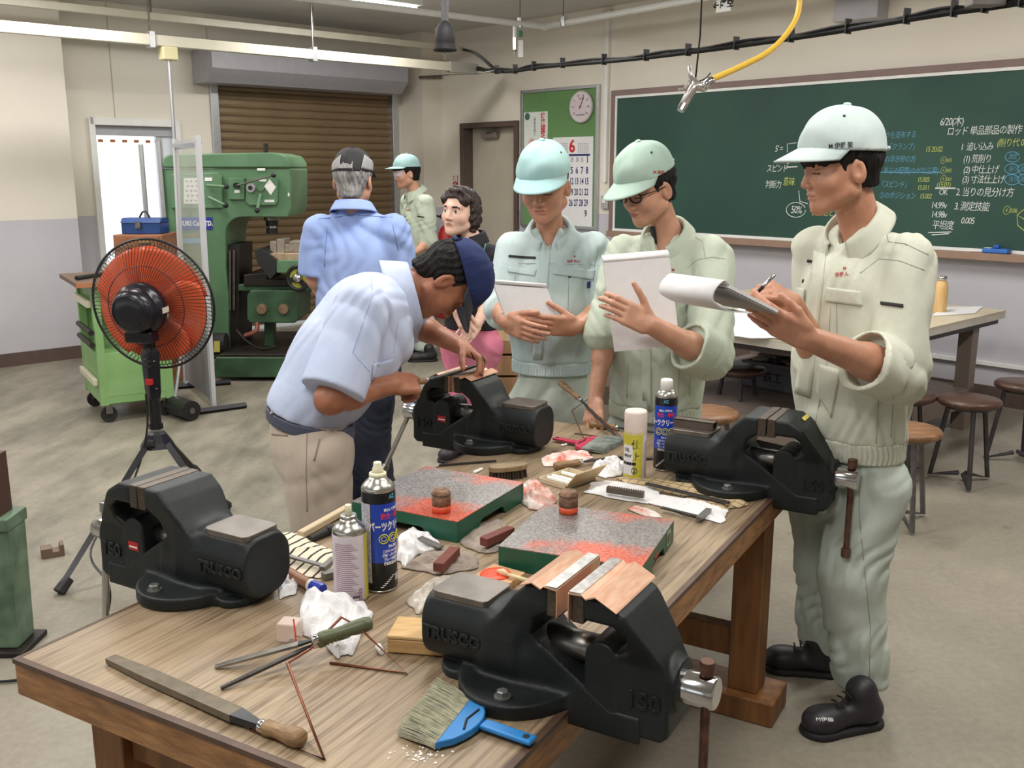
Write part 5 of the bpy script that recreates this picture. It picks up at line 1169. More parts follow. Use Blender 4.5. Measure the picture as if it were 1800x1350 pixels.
MB().tube([ony(513, 296, MY + .2), ony(513, 350, MY + .2)], .02, 6).build('end_plate', GREYS, ml)
mpart('slideway', GRIME, (397, 430, 421, 632), MY + .05, .4, .006)
for x in (404, 411): MB().tube([ony(x, 440, MY + .02), ony(x, 545, MY + .02)], .01, 6).build('feed_rod', STEEL, ml)
mpart('knee', MGD, (418, 500, 560, 512), MY + .02, .5, .01)
gb = mpart('feed_gearbox', MGD, [(434, 520), (440, 510), (520, 510), (524, 516), (524, 562), (518, 568), (440, 568), (434, 562)], MY - .1, .5, .012)
for x in (461, 499): MB().lathe([(.042, 0), (.038, .03), (.02, .032)], frm(ony(x, 543, MY - .1), (0, -1, 0)), 18).build('gearbox_knob', mat('worn_knob', rgb(134, 110, 84), .4, .4, var=.2, vscale=40), gb)
mpart('elevating_screw', MGD, (464, 566, 481, 624), MY + .1, .1, .01)
mpart('saddle', GRIME, [(428, 483), (470, 480), (470, 492), (560, 490), (560, 503), (428, 503)], MY, .5, .006)
tb_ = mpart('machine_table', MG, [(486, 458), (600, 456), (600, 474), (500, 480), (486, 480)], MY - .15, .35, .008)
mpart('table_surface', mat('table_chips', rgb(150, 126, 100), .6, col2=rgb(176, 152, 124), vscale=20), (455, 446, 600, 458), MY - .1, .5, .004)
mpart('table_apron', BLACKM, [(446, 440), (458, 436), (488, 458), (486, 480), (474, 492), (466, 480), (452, 462)], MY - .14, .3, .006)
mv = thing('machine_vise', 'small grey vise clamped on the milling machine table', 'vise', ony(500, 445, MY))
for q in ((474, 424, 486, 447), (486, 420, 500, 446), (500, 430, 540, 444), (508, 424, 536, 432)):
    mb = MB(); pxbox(mb, *q, MY + .02, .2); mb.build('vise_block', mat('vise_grey', rgb(150, 140, 128), .45, .4, var=.15, vscale=30), mv, bevel=.008)
hw = ony(524, 489, MY - .3); M = frm(hw, (-.25, -1, .05))
ring = [M @ Vector((.088 * math.cos(a / 14 * math.pi), .088 * math.sin(a / 14 * math.pi), 0)) for a in range(28)]
MB().tube(ring, .015, 8, closed=True).build('handwheel_rim', BLACK, ml, smooth=True)
mb = MB()
for a in (90, 210, 330): mb.box((-.018, 0, -.008), (.018, .085, .008), M @ Matrix.Rotation(math.radians(a - 90), 4, 'Z'))
mb.build('handwheel_spokes', BLACK, ml)
MB().lathe([(.08, -.012), (.08, -.008)], M, 24).build('handwheel_plate', mat('wheel_yellow', rgb(176, 170, 70), .5, var=.2, vscale=12), ml)
MB().lathe([(.036, -.01), (.034, .03), (.02, .04)], M, 18).build('handwheel_hub', CHROME, ml, smooth=True)
MB().tube([hw, hw + Vector((.05, .4, 0))], .025, 10).build('handwheel_shaft', GRIME, ml)
mo = [ony(x, 604, MY - .12) for x in (372, 398)]; MB().tube(mo, .085, 16).build('coolant_motor', BLACKM, ml)
mpart('motor_tag', mat('tag_yellow', rgb(190, 178, 90), .5), (376, 600, 386, 619), MY - .22, .01, 0)
MB().tube(spline([ony(416, 580, MY - .1), ony(435, 600, MY - .15), ony(460, 613, MY - .15), ony(485, 608, MY - .1)], 6), .01, 6).build('coolant_hose', GRIME, ml)
MB().tube(spline([ony(452, 568, MY - .1), ony(450, 582, MY - .15), ony(430, 590, MY - .15)], 6), .018, 6).build('flex_hose', mat('hose_red', rgb(120, 62, 50), .5), ml)

# ================================================================= acrylic screen
sc_ = thing('acrylic_screen', 'clear acrylic safety screen in aluminium frame on black feet', 'screen', onz(376, 722))
pR = onz(376, 722); pL = onz(328, 682); 
topR = ony(349, 236, pR.y).z; topL = ony(306, 246, pL.y).z; tz = (topR + topL) / 2
tR = Vector((ony(347, 236, pR.y).x, pR.y, tz)); bR_ = Vector((pR.x, pR.y, .03))
tL = Vector((ony(308, 246, pL.y).x, pL.y, tz)); bL_ = Vector((pL.x, pL.y, .03))
for a, b in ((bR_, tR), (bL_, tL)):
    mb = MB(); bar(mb, a, b, .042, .042, up=(0, 1, 0)) if False else mb.tube([a, b], .021, 4); mb.build('post', mat('screen_alu', rgb(206, 207, 212), .35, .35), sc_)
def q4(mb, a, b, c, d, th):
    n = (b - a).cross(d - a).normalized() * th; return mb.add([a, b, c, d, a + n, b + n, c + n, d + n], [(0, 3, 2, 1), (4, 5, 6, 7), (0, 1, 5, 4), (1, 2, 6, 5), (2, 3, 7, 6), (3, 0, 4, 7)])
lz = lambda t_: (bL_.lerp(tL, t_), bR_.lerp(tR, t_))
a, b = lz(.975); MB().tube([a, b], .03, 4).build('top_bar', ALU, sc_)
a, b = lz(.02); c_, d_ = lz(.30); q4(MB(), a, b, d_, c_, .006).build('lower_panel', mat('grey_panel', rgb(146, 148, 152), .4), sc_)
a, b = lz(.30); c_, d_ = lz(.97); q4(MB(), a, b, d_, c_, .004).build('acrylic_pane', mat('acrylic', rgb(206, 210, 200), .08, alpha=.30), sc_)
for p, e0_, e1_2 in ((bR_, (318, 733), (433, 717)), ):
    MB().tube([onz(*e0_, .0) + ZU * .02, onz(*e1_2, .0) + ZU * .02], .022, 4).build('foot_bar', BLACK, sc_)
MB().tube([Vector((bL_.x - .2, bL_.y - .1, .02)), Vector((bL_.x + .3, bL_.y + .12, .02))], .022, 4).build('foot_bar', BLACK, sc_)
sp2 = thing('screen_posts', 'pair of bare aluminium posts behind the tool cart', 'posts', onz(275, 660))
for (x, y0, y1) in ((247, 254, 445), (278, 248, 445)):
    Yp = 7.73; a, b = ony(x, y0, Yp), ony(x + (y1 - y0) * .082, y1, Yp); b = a.lerp(b, (a.z - .02) / (a.z - b.z)); MB().tube([a, b], .018, 6).build('post', ALU, sp2)
MB().tube([Vector((ony(250, 640, 7.73).x - .3, 7.735, .02)), Vector((ony(285, 640, 7.73).x + .05, 7.735, .02))], .012, 4).build('foot_bar', BLACK, sp2)

# ================================================================= green tool cart
CG = mat('cart_green', rgb(120, 160, 98), .42, col2=rgb(136, 174, 114), vscale=5, detail=5)
a = onz(178, 712, .13); b = onz(307, 697, .13); c_ = onz(137, 683, .13)
ex = (b - a); lx = ex.length; ex.normalize(); ey = ZU.cross(ex); ly = .62
CM = frame(Vector((a.x, a.y, 0)), ex, ey, ZU)
ct = thing('tool_cart', 'light green steel tool cart on casters beside the fan', 'cart', M=CM)
cz = ony(157, 503, a.y + .02).z
for x, y in ((0, 0), (lx - .05, 0), (0, ly - .05), (lx - .05, ly - .05)): MB().box((x, y, .12), (x + .05, y + .05, cz)).build('post', CG, ct, bevel=.003, local=CM)
MB().box((-.09, -.05, cz), (lx + .03, ly + .03, cz + .03)).build('worktop', mat('cart_top', rgb(98, 76, 60), .5, var=.12, vscale=12), ct, bevel=.004, local=CM)
MB().box((-.09, -.055, cz), (lx + .03, -.05, cz + .03)).build('top_edge', mat('cart_edge', rgb(170, 112, 74), .5), ct, local=CM)
MB().box((.05, .004, .13), (lx - .05, .02, .13 + .045)).build('lower_rail', CG, ct, local=CM)
MB().box((.005, .002, .175), (lx - .005, .016, .46)).build('front_panel', CG, ct, bevel=.003, local=CM)
MB().box((.002, .05, .13), (.016, ly - .05, .46)).build('side_panel', CG, ct, bevel=.003, local=CM)
MB().box((.02, .02, .12), (lx - .02, ly - .02, .14)).build('bottom_tray', CG, ct, local=CM)
MB().box((.02, .02, .44), (lx - .02, ly - .02, .46)).build('middle_tray', CG, ct, local=CM)
MB().box((.02, .02, cz - .12), (lx - .02, ly - .02, cz - .005)).build('drawer_box', CG, ct, local=CM)
MB().box((.03, ly - .03, .45), (lx - .03, ly - .02, cz)).build('back_panel', CG, ct, local=CM)
for z in (cz - .14, .25): MB().box((-.03, .03, z), (.0, ly - .05, z + .045)).build('side_handle', mat('cart_handle', rgb(206, 200, 176), .4), ct, bevel=.006, local=CM)
for z in (.52, .60): MB().tube([Vector((-.02, .0, z)), Vector((-.02, ly * .8, z))], .018, 8).build('side_bar', GRIME, ct, local=CM)
for x, y in ((.05, .05), (lx - .05, .05), (.05, ly - .05), (lx - .05, ly - .05)):
    MB().lathe([(.05, -.016), (.052, -.012), (.052, .012), (.05, .016)], Matrix.Translation((x, y, .053)) @ Matrix.Rotation(math.pi / 2, 4, 'X'), 20).build('caster_wheel', BLACKM, ct, local=CM)
    mb = MB(); mb.box((x - .02, y - .028, .06), (x + .02, y - .022, .125)); mb.build('caster_fork', STEEL, ct, local=CM)
tl = thing('cart_tools', 'black long-handled tool lying on the cart top', 'tool', CM @ Vector((.1, .3, cz)))
MB().tube([CM @ Vector((-.06, .12, cz + .045)), CM @ Vector((.25, .42, cz + .045))], [.014, .012], 8).build('shaft', BLACK, tl); MB().tube([CM @ Vector((.25, .42, cz + .05)), CM @ Vector((.36, .5, cz + .05))], .017, 8).build('wooden_grip', WOODH_ := mat('cart_grip', rgb(150, 104, 66), .5), tl)
mb = MB(); mb.ball((.42, .5, cz + .06), (.06, .05, .03)); tag(mb.build('paper_wad', mat('paper_wad', rgb(222, 222, 226), .9, bump=.6, bscale=60), local=CM, smooth=True), 'crumpled white paper wad on the cart top', 'paper')
# wooden cabinet with blue toolbox
Yb = 7.3
cbx = thing('wooden_cabinet', 'brown wooden cabinet behind the fan', 'cabinet', onz(240, 690))
a, b = ony(198, 413, Yb), ony(284, 413, Yb)
MB().box((a.x, Yb, 0), (b.x, Yb + .4, a.z)).build('body', mat('cabinet_wood', rgb(140, 90, 62), .5, col2=rgb(166, 112, 80), vscale=6, stretch=(1, 1, 4)), cbx, bevel=.005)
z0, z1 = ony(220, 436, Yb).z, ony(220, 416, Yb).z
MB().box((a.x + .1, Yb - .012, z0), (b.x - .02, Yb, z1)).build('drawer_front', mat('cabinet_wood2', rgb(150, 96, 60), .5, var=.1, vscale=10), cbx, bevel=.003)
MB().tube([Vector((a.x + .2, Yb - .02, (z0 + z1) / 2)), Vector((a.x + .28, Yb - .02, (z0 + z1) / 2))], .01, 8).build('drawer_pull', mat('brass', rgb(160, 140, 96), .35, .8), cbx)
tbx = thing('toolbox', 'blue steel toolbox standing on the brown cabinet', 'toolbox', ony(246, 413, Yb + .1))
p0, p1 = ony(214, 411, Yb + .08), ony(282, 411, Yb + .08); zt = ony(240, 392, Yb + .08).z; TB = mat('toolbox_blue', rgb(34, 66, 124), .35, var=.08)
MB().box((p0.x, Yb + .08, a.z + .001), (p1.x, Yb + .28, zt)).build('body', TB, tbx, bevel=.006)
zz = ony(240, 386, Yb + .08).z
MB().prism([(Yb + .07, zt), (Yb + .29, zt), (Yb + .25, zz + .01), (Yb + .11, zz + .01)], p0.x - .004, p1.x + .004, frame(Vector((0, 0, 0)), (0, 1, 0), (0, 0, 1))).build('lid', TB, tbx, bevel=.005)
MB().tube(spline([Vector((p0.x + .1, Yb + .18, zz)), Vector((p0.x + .13, Yb + .18, zz + .05)), Vector((p1.x - .13, Yb + .18, zz + .05)), Vector((p1.x - .1, Yb + .18, zz))], 5), .007, 6).build('handle', BLACK, tbx)
MB().box((p0.x + .11, Yb + .062, zt - .04), (p0.x + .15, Yb + .08, zt + .01)).build('latch', STEEL, tbx)

# ================================================================= stand fan
FY = 4.05
fan = thing('stand_fan', 'tall black stand fan with orange blades and wire guard', 'fan', onz(275, 960))
gc = ony(269, 535, FY); ax_ = Vector((.17, .97, .06)).normalized(); FM = frm(gc, ax_, (1, 0, 0)); Rf = .272
ORB = mat('fan_blade_orange', rgb(236, 102, 60), .3, alpha=.86)
def fp(r, a, z): return FM @ Vector((r * math.cos(a), r * math.sin(a), z))
for z_, r_, t_ in ((0, Rf, .0055), (.0, Rf * .995, .004), (-.055, Rf * .62, .0018), (-.03, Rf * .93, .0016), (.055, Rf * .62, .0018)):
    MB().tube([fp(r_, 2 * math.pi * i / 56, z_) for i in range(56)], t_, 6, closed=True).build('guard_ring', BLACK, fan)
for sgn, nm in ((-1, 'rear_guard_wires'), (1, 'front_guard_wires')):
    mb = MB()
    for i in range(96):
        a = 2 * math.pi * i / 96; tw = .12
        mb.tube([fp(.07, a, sgn * .075), fp(Rf * .62, a + tw, sgn * .055), fp(Rf * .93, a + tw * 1.6, sgn * .03), fp(Rf, a + tw * 1.8, 0)], .0013, 4, cap=False)
    q = mb.build(nm, BLACK, fan); q['kind'] = 'stuff'
for k in range(5):
    def bl_(u, v, k=k):
        r = .05 + (.192) * v; a = 2 * math.pi * k / 5 + (u - .5) * (1.12 + .62 * math.sin(v * math.pi * .8)) + .35 * v; return fp(r, a, (u - .5) * .05 * (1 - .3 * v) + .0)
    MB().grid(bl_, 12, 10).build('blade', ORB, fan, smooth=True, solid=.003)
MB().lathe([(.055, -.02), (.055, .03), (.04, .04)], FM, 24).build('blade_hub', ORB, fan, smooth=True)
MOT = mat('fan_black', rgb(22, 21, 28), .28)
mc = ony(257, 543, FY - .1)
MB().lathe([(.03, -.19), (.075, -.185), (.088, -.165), (.092, -.14), (.092, -.125), (.105, -.12), (.108, -.08), (.1, -.065), (.06, -.06)], FM, 32).build('motor_housing', MOT, fan, smooth=True)
for r_ in (.03, .05, .07): MB().tube([fp(r_, 2 * math.pi * i / 30, -.189 + r_ * .05) for i in range(30)], .0015, 5, closed=True).build('vent_ring', BLACK, fan)
strip(MB(), .1085, -25, 5, -.115, -.085, FM, 6) if False else None
MB().box((.1, -.01, -.115), (.1095, .012, -.07), FM).build('motor_sticker', mat('sticker_cream', rgb(214, 206, 186), .5), fan)
MB().box((-.06, .085, -.145), (.06, .135, -.075), FM).build('tilt_bracket', MOT, fan, bevel=.01)
nb_ = fp(0, 0, -.105) + Vector((0, 0, -.13)); pb_ = Vector((ony(278, 800, FY).x, FY - .06, .0))
pt_ = Vector((nb_.x, nb_.y, ony(262, 590, FY).z)); pc = ony(273, 700, FY - .05)
zg = lambda y: ony(270, y, FY - .05).z
pole = lambda y: Vector((ony(260 + (y - 580) * .085, y, FY - .05).x, FY - .05, zg(y)))
MB().tube([pole(575), pole(620)], .024, 10).build('neck', MOT, fan)
mb = MB(); mb.tube([pole(608), pole(622), pole(690), pole(702)], [.026, .042, .036, .03], 4); mb.build('control_box', MOT, fan, bevel=.006)
cbp = pole(668); MB().box((-.012, -.05, -.012), (.016, -.028, .012), Matrix.Translation(cbp)).build('red_switch', REDM, fan, bevel=.002)
for dy in (-45, -36, -27): MB().box((-.01, -.05, -.004), (.014, -.03, .004), Matrix.Translation(pole(668 + dy))).build('speed_button', BLACKM, fan)
for x, y in ((-.024, 632), (.026, 632), (-.022, 680), (.028, 680)): MB().ball(tuple(pole(y) + Vector((x, -.034, 0))), .004).build('screw', CHROME, fan)
MB().tube([pole(695), pole(752)], .024, 12).build('pole', BLACK, fan); MB().tube([pole(744), pole(753)], .03, 12).build('pole_collar', MOT, fan)
hz_ = zg(770); hb = pole(770)
MB().lathe([(.075, -.035), (.06, -.01), (.04, .02), (.03, .03)], Matrix.Translation(hb), 8).build('tripod_hub', MOT, fan)
MB().lathe([(.02, 0), (.022, .012), (.01, .016)], frm(hb + Vector((0, -.065, -.005)), (0, -1, .2)), 4).build('clamp_knob', BLACKM, fan)
feet = [onz(104, 1046), Vector((hb.x + .42, hb.y - .22, 0)), Vector((hb.x + .12, hb.y + .52, 0))]
for i, f_ in enumerate(feet):
    d = (f_ - Vector((hb.x, hb.y, 0))).normalized(); a = hb + d * .06 + ZU * -.02; m_ = a.lerp(f_ + ZU * .02, .42)
    lg = MB().tube([a, f_ + ZU * .02], [.018, .014], 4).build('leg', MOT, fan); MB().tube([m_.lerp(f_, .0), m_.lerp(f_, .12)], .021, 8).build('leg_clamp', BLACKM, lg)
    MB().tube([f_ + (a - f_).normalized() * .07 + ZU * .0, f_ + ZU * .012], [.021, .024], 8).build('rubber_foot', BLACKM, lg)
MB().tube(spline([pole(690) + Vector((-.02, -.03, 0)), ony(258, 760, FY - .1), ony(232, 850, FY - .2), ony(160, 965, 3.55), ony(192, 1030, 3.3), onz(185, 1092, .01), onz(150, 1150, .008), onz(60, 1190, .008), onz(-30, 1200, .008)], 7), .0045, 6).build('power_cord', BLACK, fan)

# floor roller sweeper
rs_ = thing('roller_sweeper', 'black floor roller with a silver handle pole by the cart', 'roller', onz(322, 722))
a, b = onz(306, 712, .07), onz(337, 722, .07); MB().tube([a, b], .065, 20).build('roller', BLACK, rs_); MB().lathe([(.02, 0), (.02, .01)], frm(b, b - a), 12).build('axle_cap', STEEL, rs_)
MB().tube([a.lerp(b, .1) + ZU * .05, ony(320, 600, a.y + .1)], .012, 8).build('handle_pole', ALU, rs_)

# green machine post at the left edge, notched block on floor
gp = thing('green_post', 'worn green steel post with a foot plate at the left edge', 'post', onz(15, 1155))
fy = onz(20, 1150).y
a, b = ony(-14, 1150, fy), ony(33, 1150, fy); t_, t2_ = ony(-30, 935, fy), ony(14, 935, fy); GP = mat('post_green', rgb(76, 98, 78), .45, col2=rgb(104, 128, 104), vscale=14, detail=6)
mb = MB(); D = .12; vs = []
for (p, q_, z) in ((a, b, .02), (t_, t2_, t_.z)):
    vs += [Vector((p.x, fy, z)), Vector((q_.x, fy, z)), Vector((q_.x, fy + D, z)), Vector((p.x, fy + D, z))]
mb.add(vs, [(0, 3, 2, 1), (4, 5, 6, 7), (0, 1, 5, 4), (1, 2, 6, 5), (2, 3, 7, 6), (3, 0, 4, 7)]); mb.build('post', GP, gp, bevel=.006)
MB().box((t_.x - .01, fy - .01, t_.z), (t2_.x + .004, fy + D + .01, t_.z + .045)).build('cap_block', GP, gp, bevel=.006)
MB().box((a.x - .02, fy - .03, 0), (b.x + .03, fy + D + .03, .02)).build('foot_plate', GRIME, gp, bevel=.005)
MB().box((t_.x, fy + .02, t_.z + .045), (t2_.x - .03, fy + D - .02, t_.z + .25)).build('brown_column', mat('rust_col', rgb(74, 48, 40), .5), gp)
nbk = thing('notched_block', 'small notched steel block lying on the floor', 'block', onz(95, 982))
p = onz(93, 976); M = Matrix.Translation(p) @ Matrix.Rotation(.5, 4, 'Z'); MB().prism([(-.045, 0), (.045, 0), (.045, .05), (.03, .05), (.026, .025), (.0, .025), (-.004, .042), (-.045, .042)], -.03, .03, M @ Matrix.Rotation(math.pi / 2, 4, 'X')).build('block', mat('block_brown', rgb(118, 98, 84), .5, .3, var=.1), nbk, bevel=.002)

# ================================================================= back table on the right, its things and the stools
RTZ = .74
na = onz(1477, 613, RTZ); nr = onz(1746, 543, RTZ)
tl_ = (nr - na).dot(D2); 
TM_ = frame(Vector((na.x, na.y, 0)), D2, D1, ZU) if False else None
def Q(d1, d2, z): return Vector((na.x, na.y, z)) + D1 * d1 + D2 * d2
LD1 = 1.75
rt = thing('back_table', 'pale-topped table with brown legs below the chalkboard', 'table', Q(.8, .5, 0))
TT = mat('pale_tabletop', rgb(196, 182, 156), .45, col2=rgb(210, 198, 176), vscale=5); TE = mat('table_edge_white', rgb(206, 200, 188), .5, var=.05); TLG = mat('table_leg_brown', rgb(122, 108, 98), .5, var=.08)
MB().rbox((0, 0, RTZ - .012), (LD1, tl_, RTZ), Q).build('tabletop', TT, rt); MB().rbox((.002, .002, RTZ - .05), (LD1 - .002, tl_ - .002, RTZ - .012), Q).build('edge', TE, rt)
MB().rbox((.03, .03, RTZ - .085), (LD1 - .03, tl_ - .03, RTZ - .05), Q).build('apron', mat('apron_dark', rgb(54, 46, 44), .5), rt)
for x, y in ((.06, .1), (.06, tl_ - .32), (LD1 - .18, .1), (LD1 - .18, tl_ - .32)): MB().rbox((x, y, 0), (x + .09, y + .09, RTZ - .05), Q).build('leg', TLG, rt, bevel=.004)
MB().rbox((.06, .1, .24), (LD1 - .08, tl_ - .23, .27), Q).build('lower_shelf', mat('shelf_brown', rgb(128, 114, 106), .55, var=.1), rt)
MB().rbox((.06, .1, .15), (LD1 - .08, .13, .24), Q).build('shelf_rail', TLG, rt); MB().rbox((.06, .13, .15), (.09, tl_ - .23, .24), Q).build('shelf_rail', TLG, rt)
# crate with gloves
cr = thing('plastic_crate', 'dark grey plastic crate of gloves under the back table', 'crate', onz(1345, 690, .27))
ca_ = onz(1306, 678, .27); CRM = mat('crate_grey', rgb(98, 100, 110), .5)
cq = lambda d1, d2, z: Vector((ca_.x, ca_.y, .27)) - D1 * d1 + D2 * d2 + ZU * z
W_, H_, L_ = .34, .17, .42
for lo, hi in (((0, 0, 0), (L_, .02, H_)), ((0, W_ - .02, 0), (L_, W_, H_)), ((0, .02, 0), (.02, W_ - .02, H_)), ((L_ - .02, .02, 0), (L_, W_ - .02, H_)), ((0, 0, 0), (L_, W_, .015)), ((-.012, -.012, H_ - .02), (L_ + .012, .0, H_)), ((-.012, W_, H_ - .02), (L_ + .012, W_ + .012, H_))):
    mb = MB(); x0, y0, z0 = lo; x1, y1, z1 = hi; vs = [cq(*q) for q in [(x0, y0, z0), (x1, y0, z0), (x1, y1, z0), (x0, y1, z0), (x0, y0, z1), (x1, y0, z1), (x1, y1, z1), (x0, y1, z1)]]
    mb.add(vs, [(0, 3, 2, 1), (4, 5, 6, 7), (0, 1, 5, 4), (1, 2, 6, 5), (2, 3, 7, 6), (3, 0, 4, 7)]); mb.build('wall_panel', CRM, cr, bevel=.004)
text('crate_mark', '鉄工', .07, BLACKM, frame(cq(L_ * .5, -.002, .08), -D1, ZU, -D2), cr)
gm = [mat('glove_grey', rgb(176, 166, 156), .9), mat('glove_dark', rgb(60, 54, 62), .9), mat('glove_brown', rgb(120, 92, 76), .9)]
for k in range(6):
    p = cq(.07 + (k % 3) * .13, .08 + (k // 3) * .14, .17); M = Matrix.Translation(p) @ Matrix.Rotation(k * 1.1, 4, 'Z')
    f = u_(.012, s_ell((0, 0, 0), (.055, .035, .022)), s_cap((.04, .015, 0), (.085, .03, .015), .012), s_cap((.045, 0, 0), (.095, .002, .012), .012), s_cap((.04, -.015, 0), (.085, -.025, .01), .012), s_cap((0, .03, 0), (.03, .06, .01), .012))
    tag(sculpt('work_glove', f, (-.08, -.07, -.04), (.12, .09, .05), .007, gm[k % 3], local=M), ('pale', 'dark', 'brownish')[k % 3] + (' work glove at the front of the crate', ' work glove at the back of the crate')[k // 3], 'glove', 'gloves in the crate')
# things on the back table
bo = onz(1651, 549, RTZ); bt_ = thing('drink_bottle', 'wood-look drink bottle with steel cap on the back table', 'bottle', bo)
kb = (bo.y * _c + (CAMH - RTZ) * _s) / FPX; hb_ = 62 * kb * 1.02; rb = 11.5 * kb
MB().lathe([(rb * .95, 0), (rb, .006), (rb, hb_ * .68), (rb * .92, hb_ * .78), (rb * .62, hb_ * .88), (rb * .6, hb_ * .9)], Matrix.Translation(bo), 24).build('body', mat('bottle_wood', rgb(206, 166, 108), .4, col2=rgb(220, 184, 130), vscale=10, stretch=(4, 4, .6)), bt_, smooth=True)
MB().lathe([(rb * .66, hb_ * .89), (rb * .66, hb_ * .99), (rb * .6, hb_)], Matrix.Translation(bo), 24).build('cap', CHROME, bt_, smooth=True)
P4 = [onz(*q, RTZ + .002) for q in ((1650, 541), (1728, 539), (1714, 551), (1640, 556))]
mb = MB(); mb.add(P4 + [p + ZU * .003 for p in P4], [(3, 2, 1, 0), (4, 5, 6, 7)] + [(i, (i + 1) % 4, 4 + (i + 1) % 4, 4 + i) for i in range(4)]); tag(mb.build('paper_sheets', PAPER), 'white paper sheets lying beside the drink bottle', 'paper')
_onb = onb
def onb(x, y, z=0.0): return onz(x, y, RTZ + z)
cloth('plastic_bags', 'heap of white plastic bags on the back table', 'bags', [(1268, 590), (1290, 556), (1330, 548), (1375, 590), (1390, 598), (1330, 596)], .11, mat('bag_white', rgb(226, 228, 232), .4, var=.05, vscale=12), 21, nr=16, fr=1.5)
cloth('teal_cloth', 'teal folded cloth behind the white bags', 'cloth', [(1280, 560), (1300, 548), (1330, 552), (1305, 568)], .05, mat('teal', rgb(70, 150, 140), .8), 22)
onb = _onb
# stools
SD = mat('stool_dark_wood', rgb(66, 46, 38), .34, col2=rgb(88, 62, 50), vscale=10, stretch=(1, 6, 1)); SL = mat('stool_light_wood', rgb(112, 78, 52), .42, col2=rgb(150, 110, 76), vscale=8, stretch=(1, 7, 1)); SLEG = mat('stool_tube', rgb(112, 108, 110), .35, .6, var=.2, vscale=20); SLD = mat('stool_tube_dark', rgb(74, 70, 72), .4, .5, var=.2, vscale=20)
def stool(label, px, py, m, lm, rot, z=.455, r=.155):
    c = onz(px, py, z); o = thing('round_stool', label, 'stool', (c.x, c.y, 0), 'round workshop stools'); M = Matrix.Translation((c.x, c.y, 0)) @ Matrix.Rotation(rot, 4, 'Z')
    MB().lathe([(r * .4, z - .034), (r * .93, z - .034), (r, z - .026), (r, z - .01), (r * .95, z), (r * .3, z)], M, 32).build('seat', m, o, smooth=True, bevel=0)
    MB().lathe([(r * .72, z - .05), (r * .72, z - .034)], M, 24).build('seat_ring', lm, o)
    for k in range(3):
        a = 2 * math.pi * k / 3; t = M @ Vector((.1 * math.cos(a), .1 * math.sin(a), z - .04)); f = M @ Vector((.165 * math.cos(a), .165 * math.sin(a), .014))
        MB().tube([t, f, M @ Vector((.02 * math.cos(a), .02 * math.sin(a), .05))], .013, 8).build('leg', lm, o)
    return o
stool('round stool with light wooden seat nearest behind the right student', 1594, 752, SL, SLEG, .5)
stool('round stool with dark brown seat right of the right student', 1705, 700, SD, SLD, .3)
stool('round stool with dark brown seat cut by the right photo edge', 1802, 672, SD, SLD, .9)
stool('round stool with cracked light seat behind the far right vise', 1243, 722, SL, SLEG, .2)
stool('brown round stool under the left end of the back table', 1300, 645, SD, SLD, .4)
stool('dark round stool seen beneath the back table beside the right leg', 1592, 690, SD, SLD, .4)
# wooden crate and red post seen between the woman and the left student
wc = thing('wooden_crate', 'brown wooden crate stack behind the woman', 'crate', onz(880, 690))
for (x0, y0, x1, y1) in ((868, 598, 910, 622), (868, 626, 910, 660), (866, 664, 912, 700)):
    mb = MB(); pxbox(mb, x0, y0, x1, y1, 6.6, .4); mb.build('crate_board', mat('crate_wood', rgb(128, 96, 66), .6, col2=rgb(150, 116, 82), vscale=6, stretch=(4, 1, 1)), wc, bevel=.004)
zc = ony(880, 700, 6.6).z
MB().box((ony(868, 700, 6.6).x, 6.62, 0), (ony(910, 700, 6.6).x, 6.98, zc)).build('crate_base', mat('crate_dark', rgb(84, 70, 60), .6), wc)
gcab = thing('green_cabinet', 'green steel cabinet edge behind the woman', 'cabinet', onz(880, 650))
mb = MB(); pxbox(mb, 866, 500, 902, 596, 7.2, .4); mb.build('door_panel', CG, gcab, bevel=.005)
MB().box((ony(866, 590, 7.2).x, 7.2, 0), (ony(902, 590, 7.2).x, 7.6, ony(880, 596, 7.2).z)).build('plinth', GRIME, gcab)
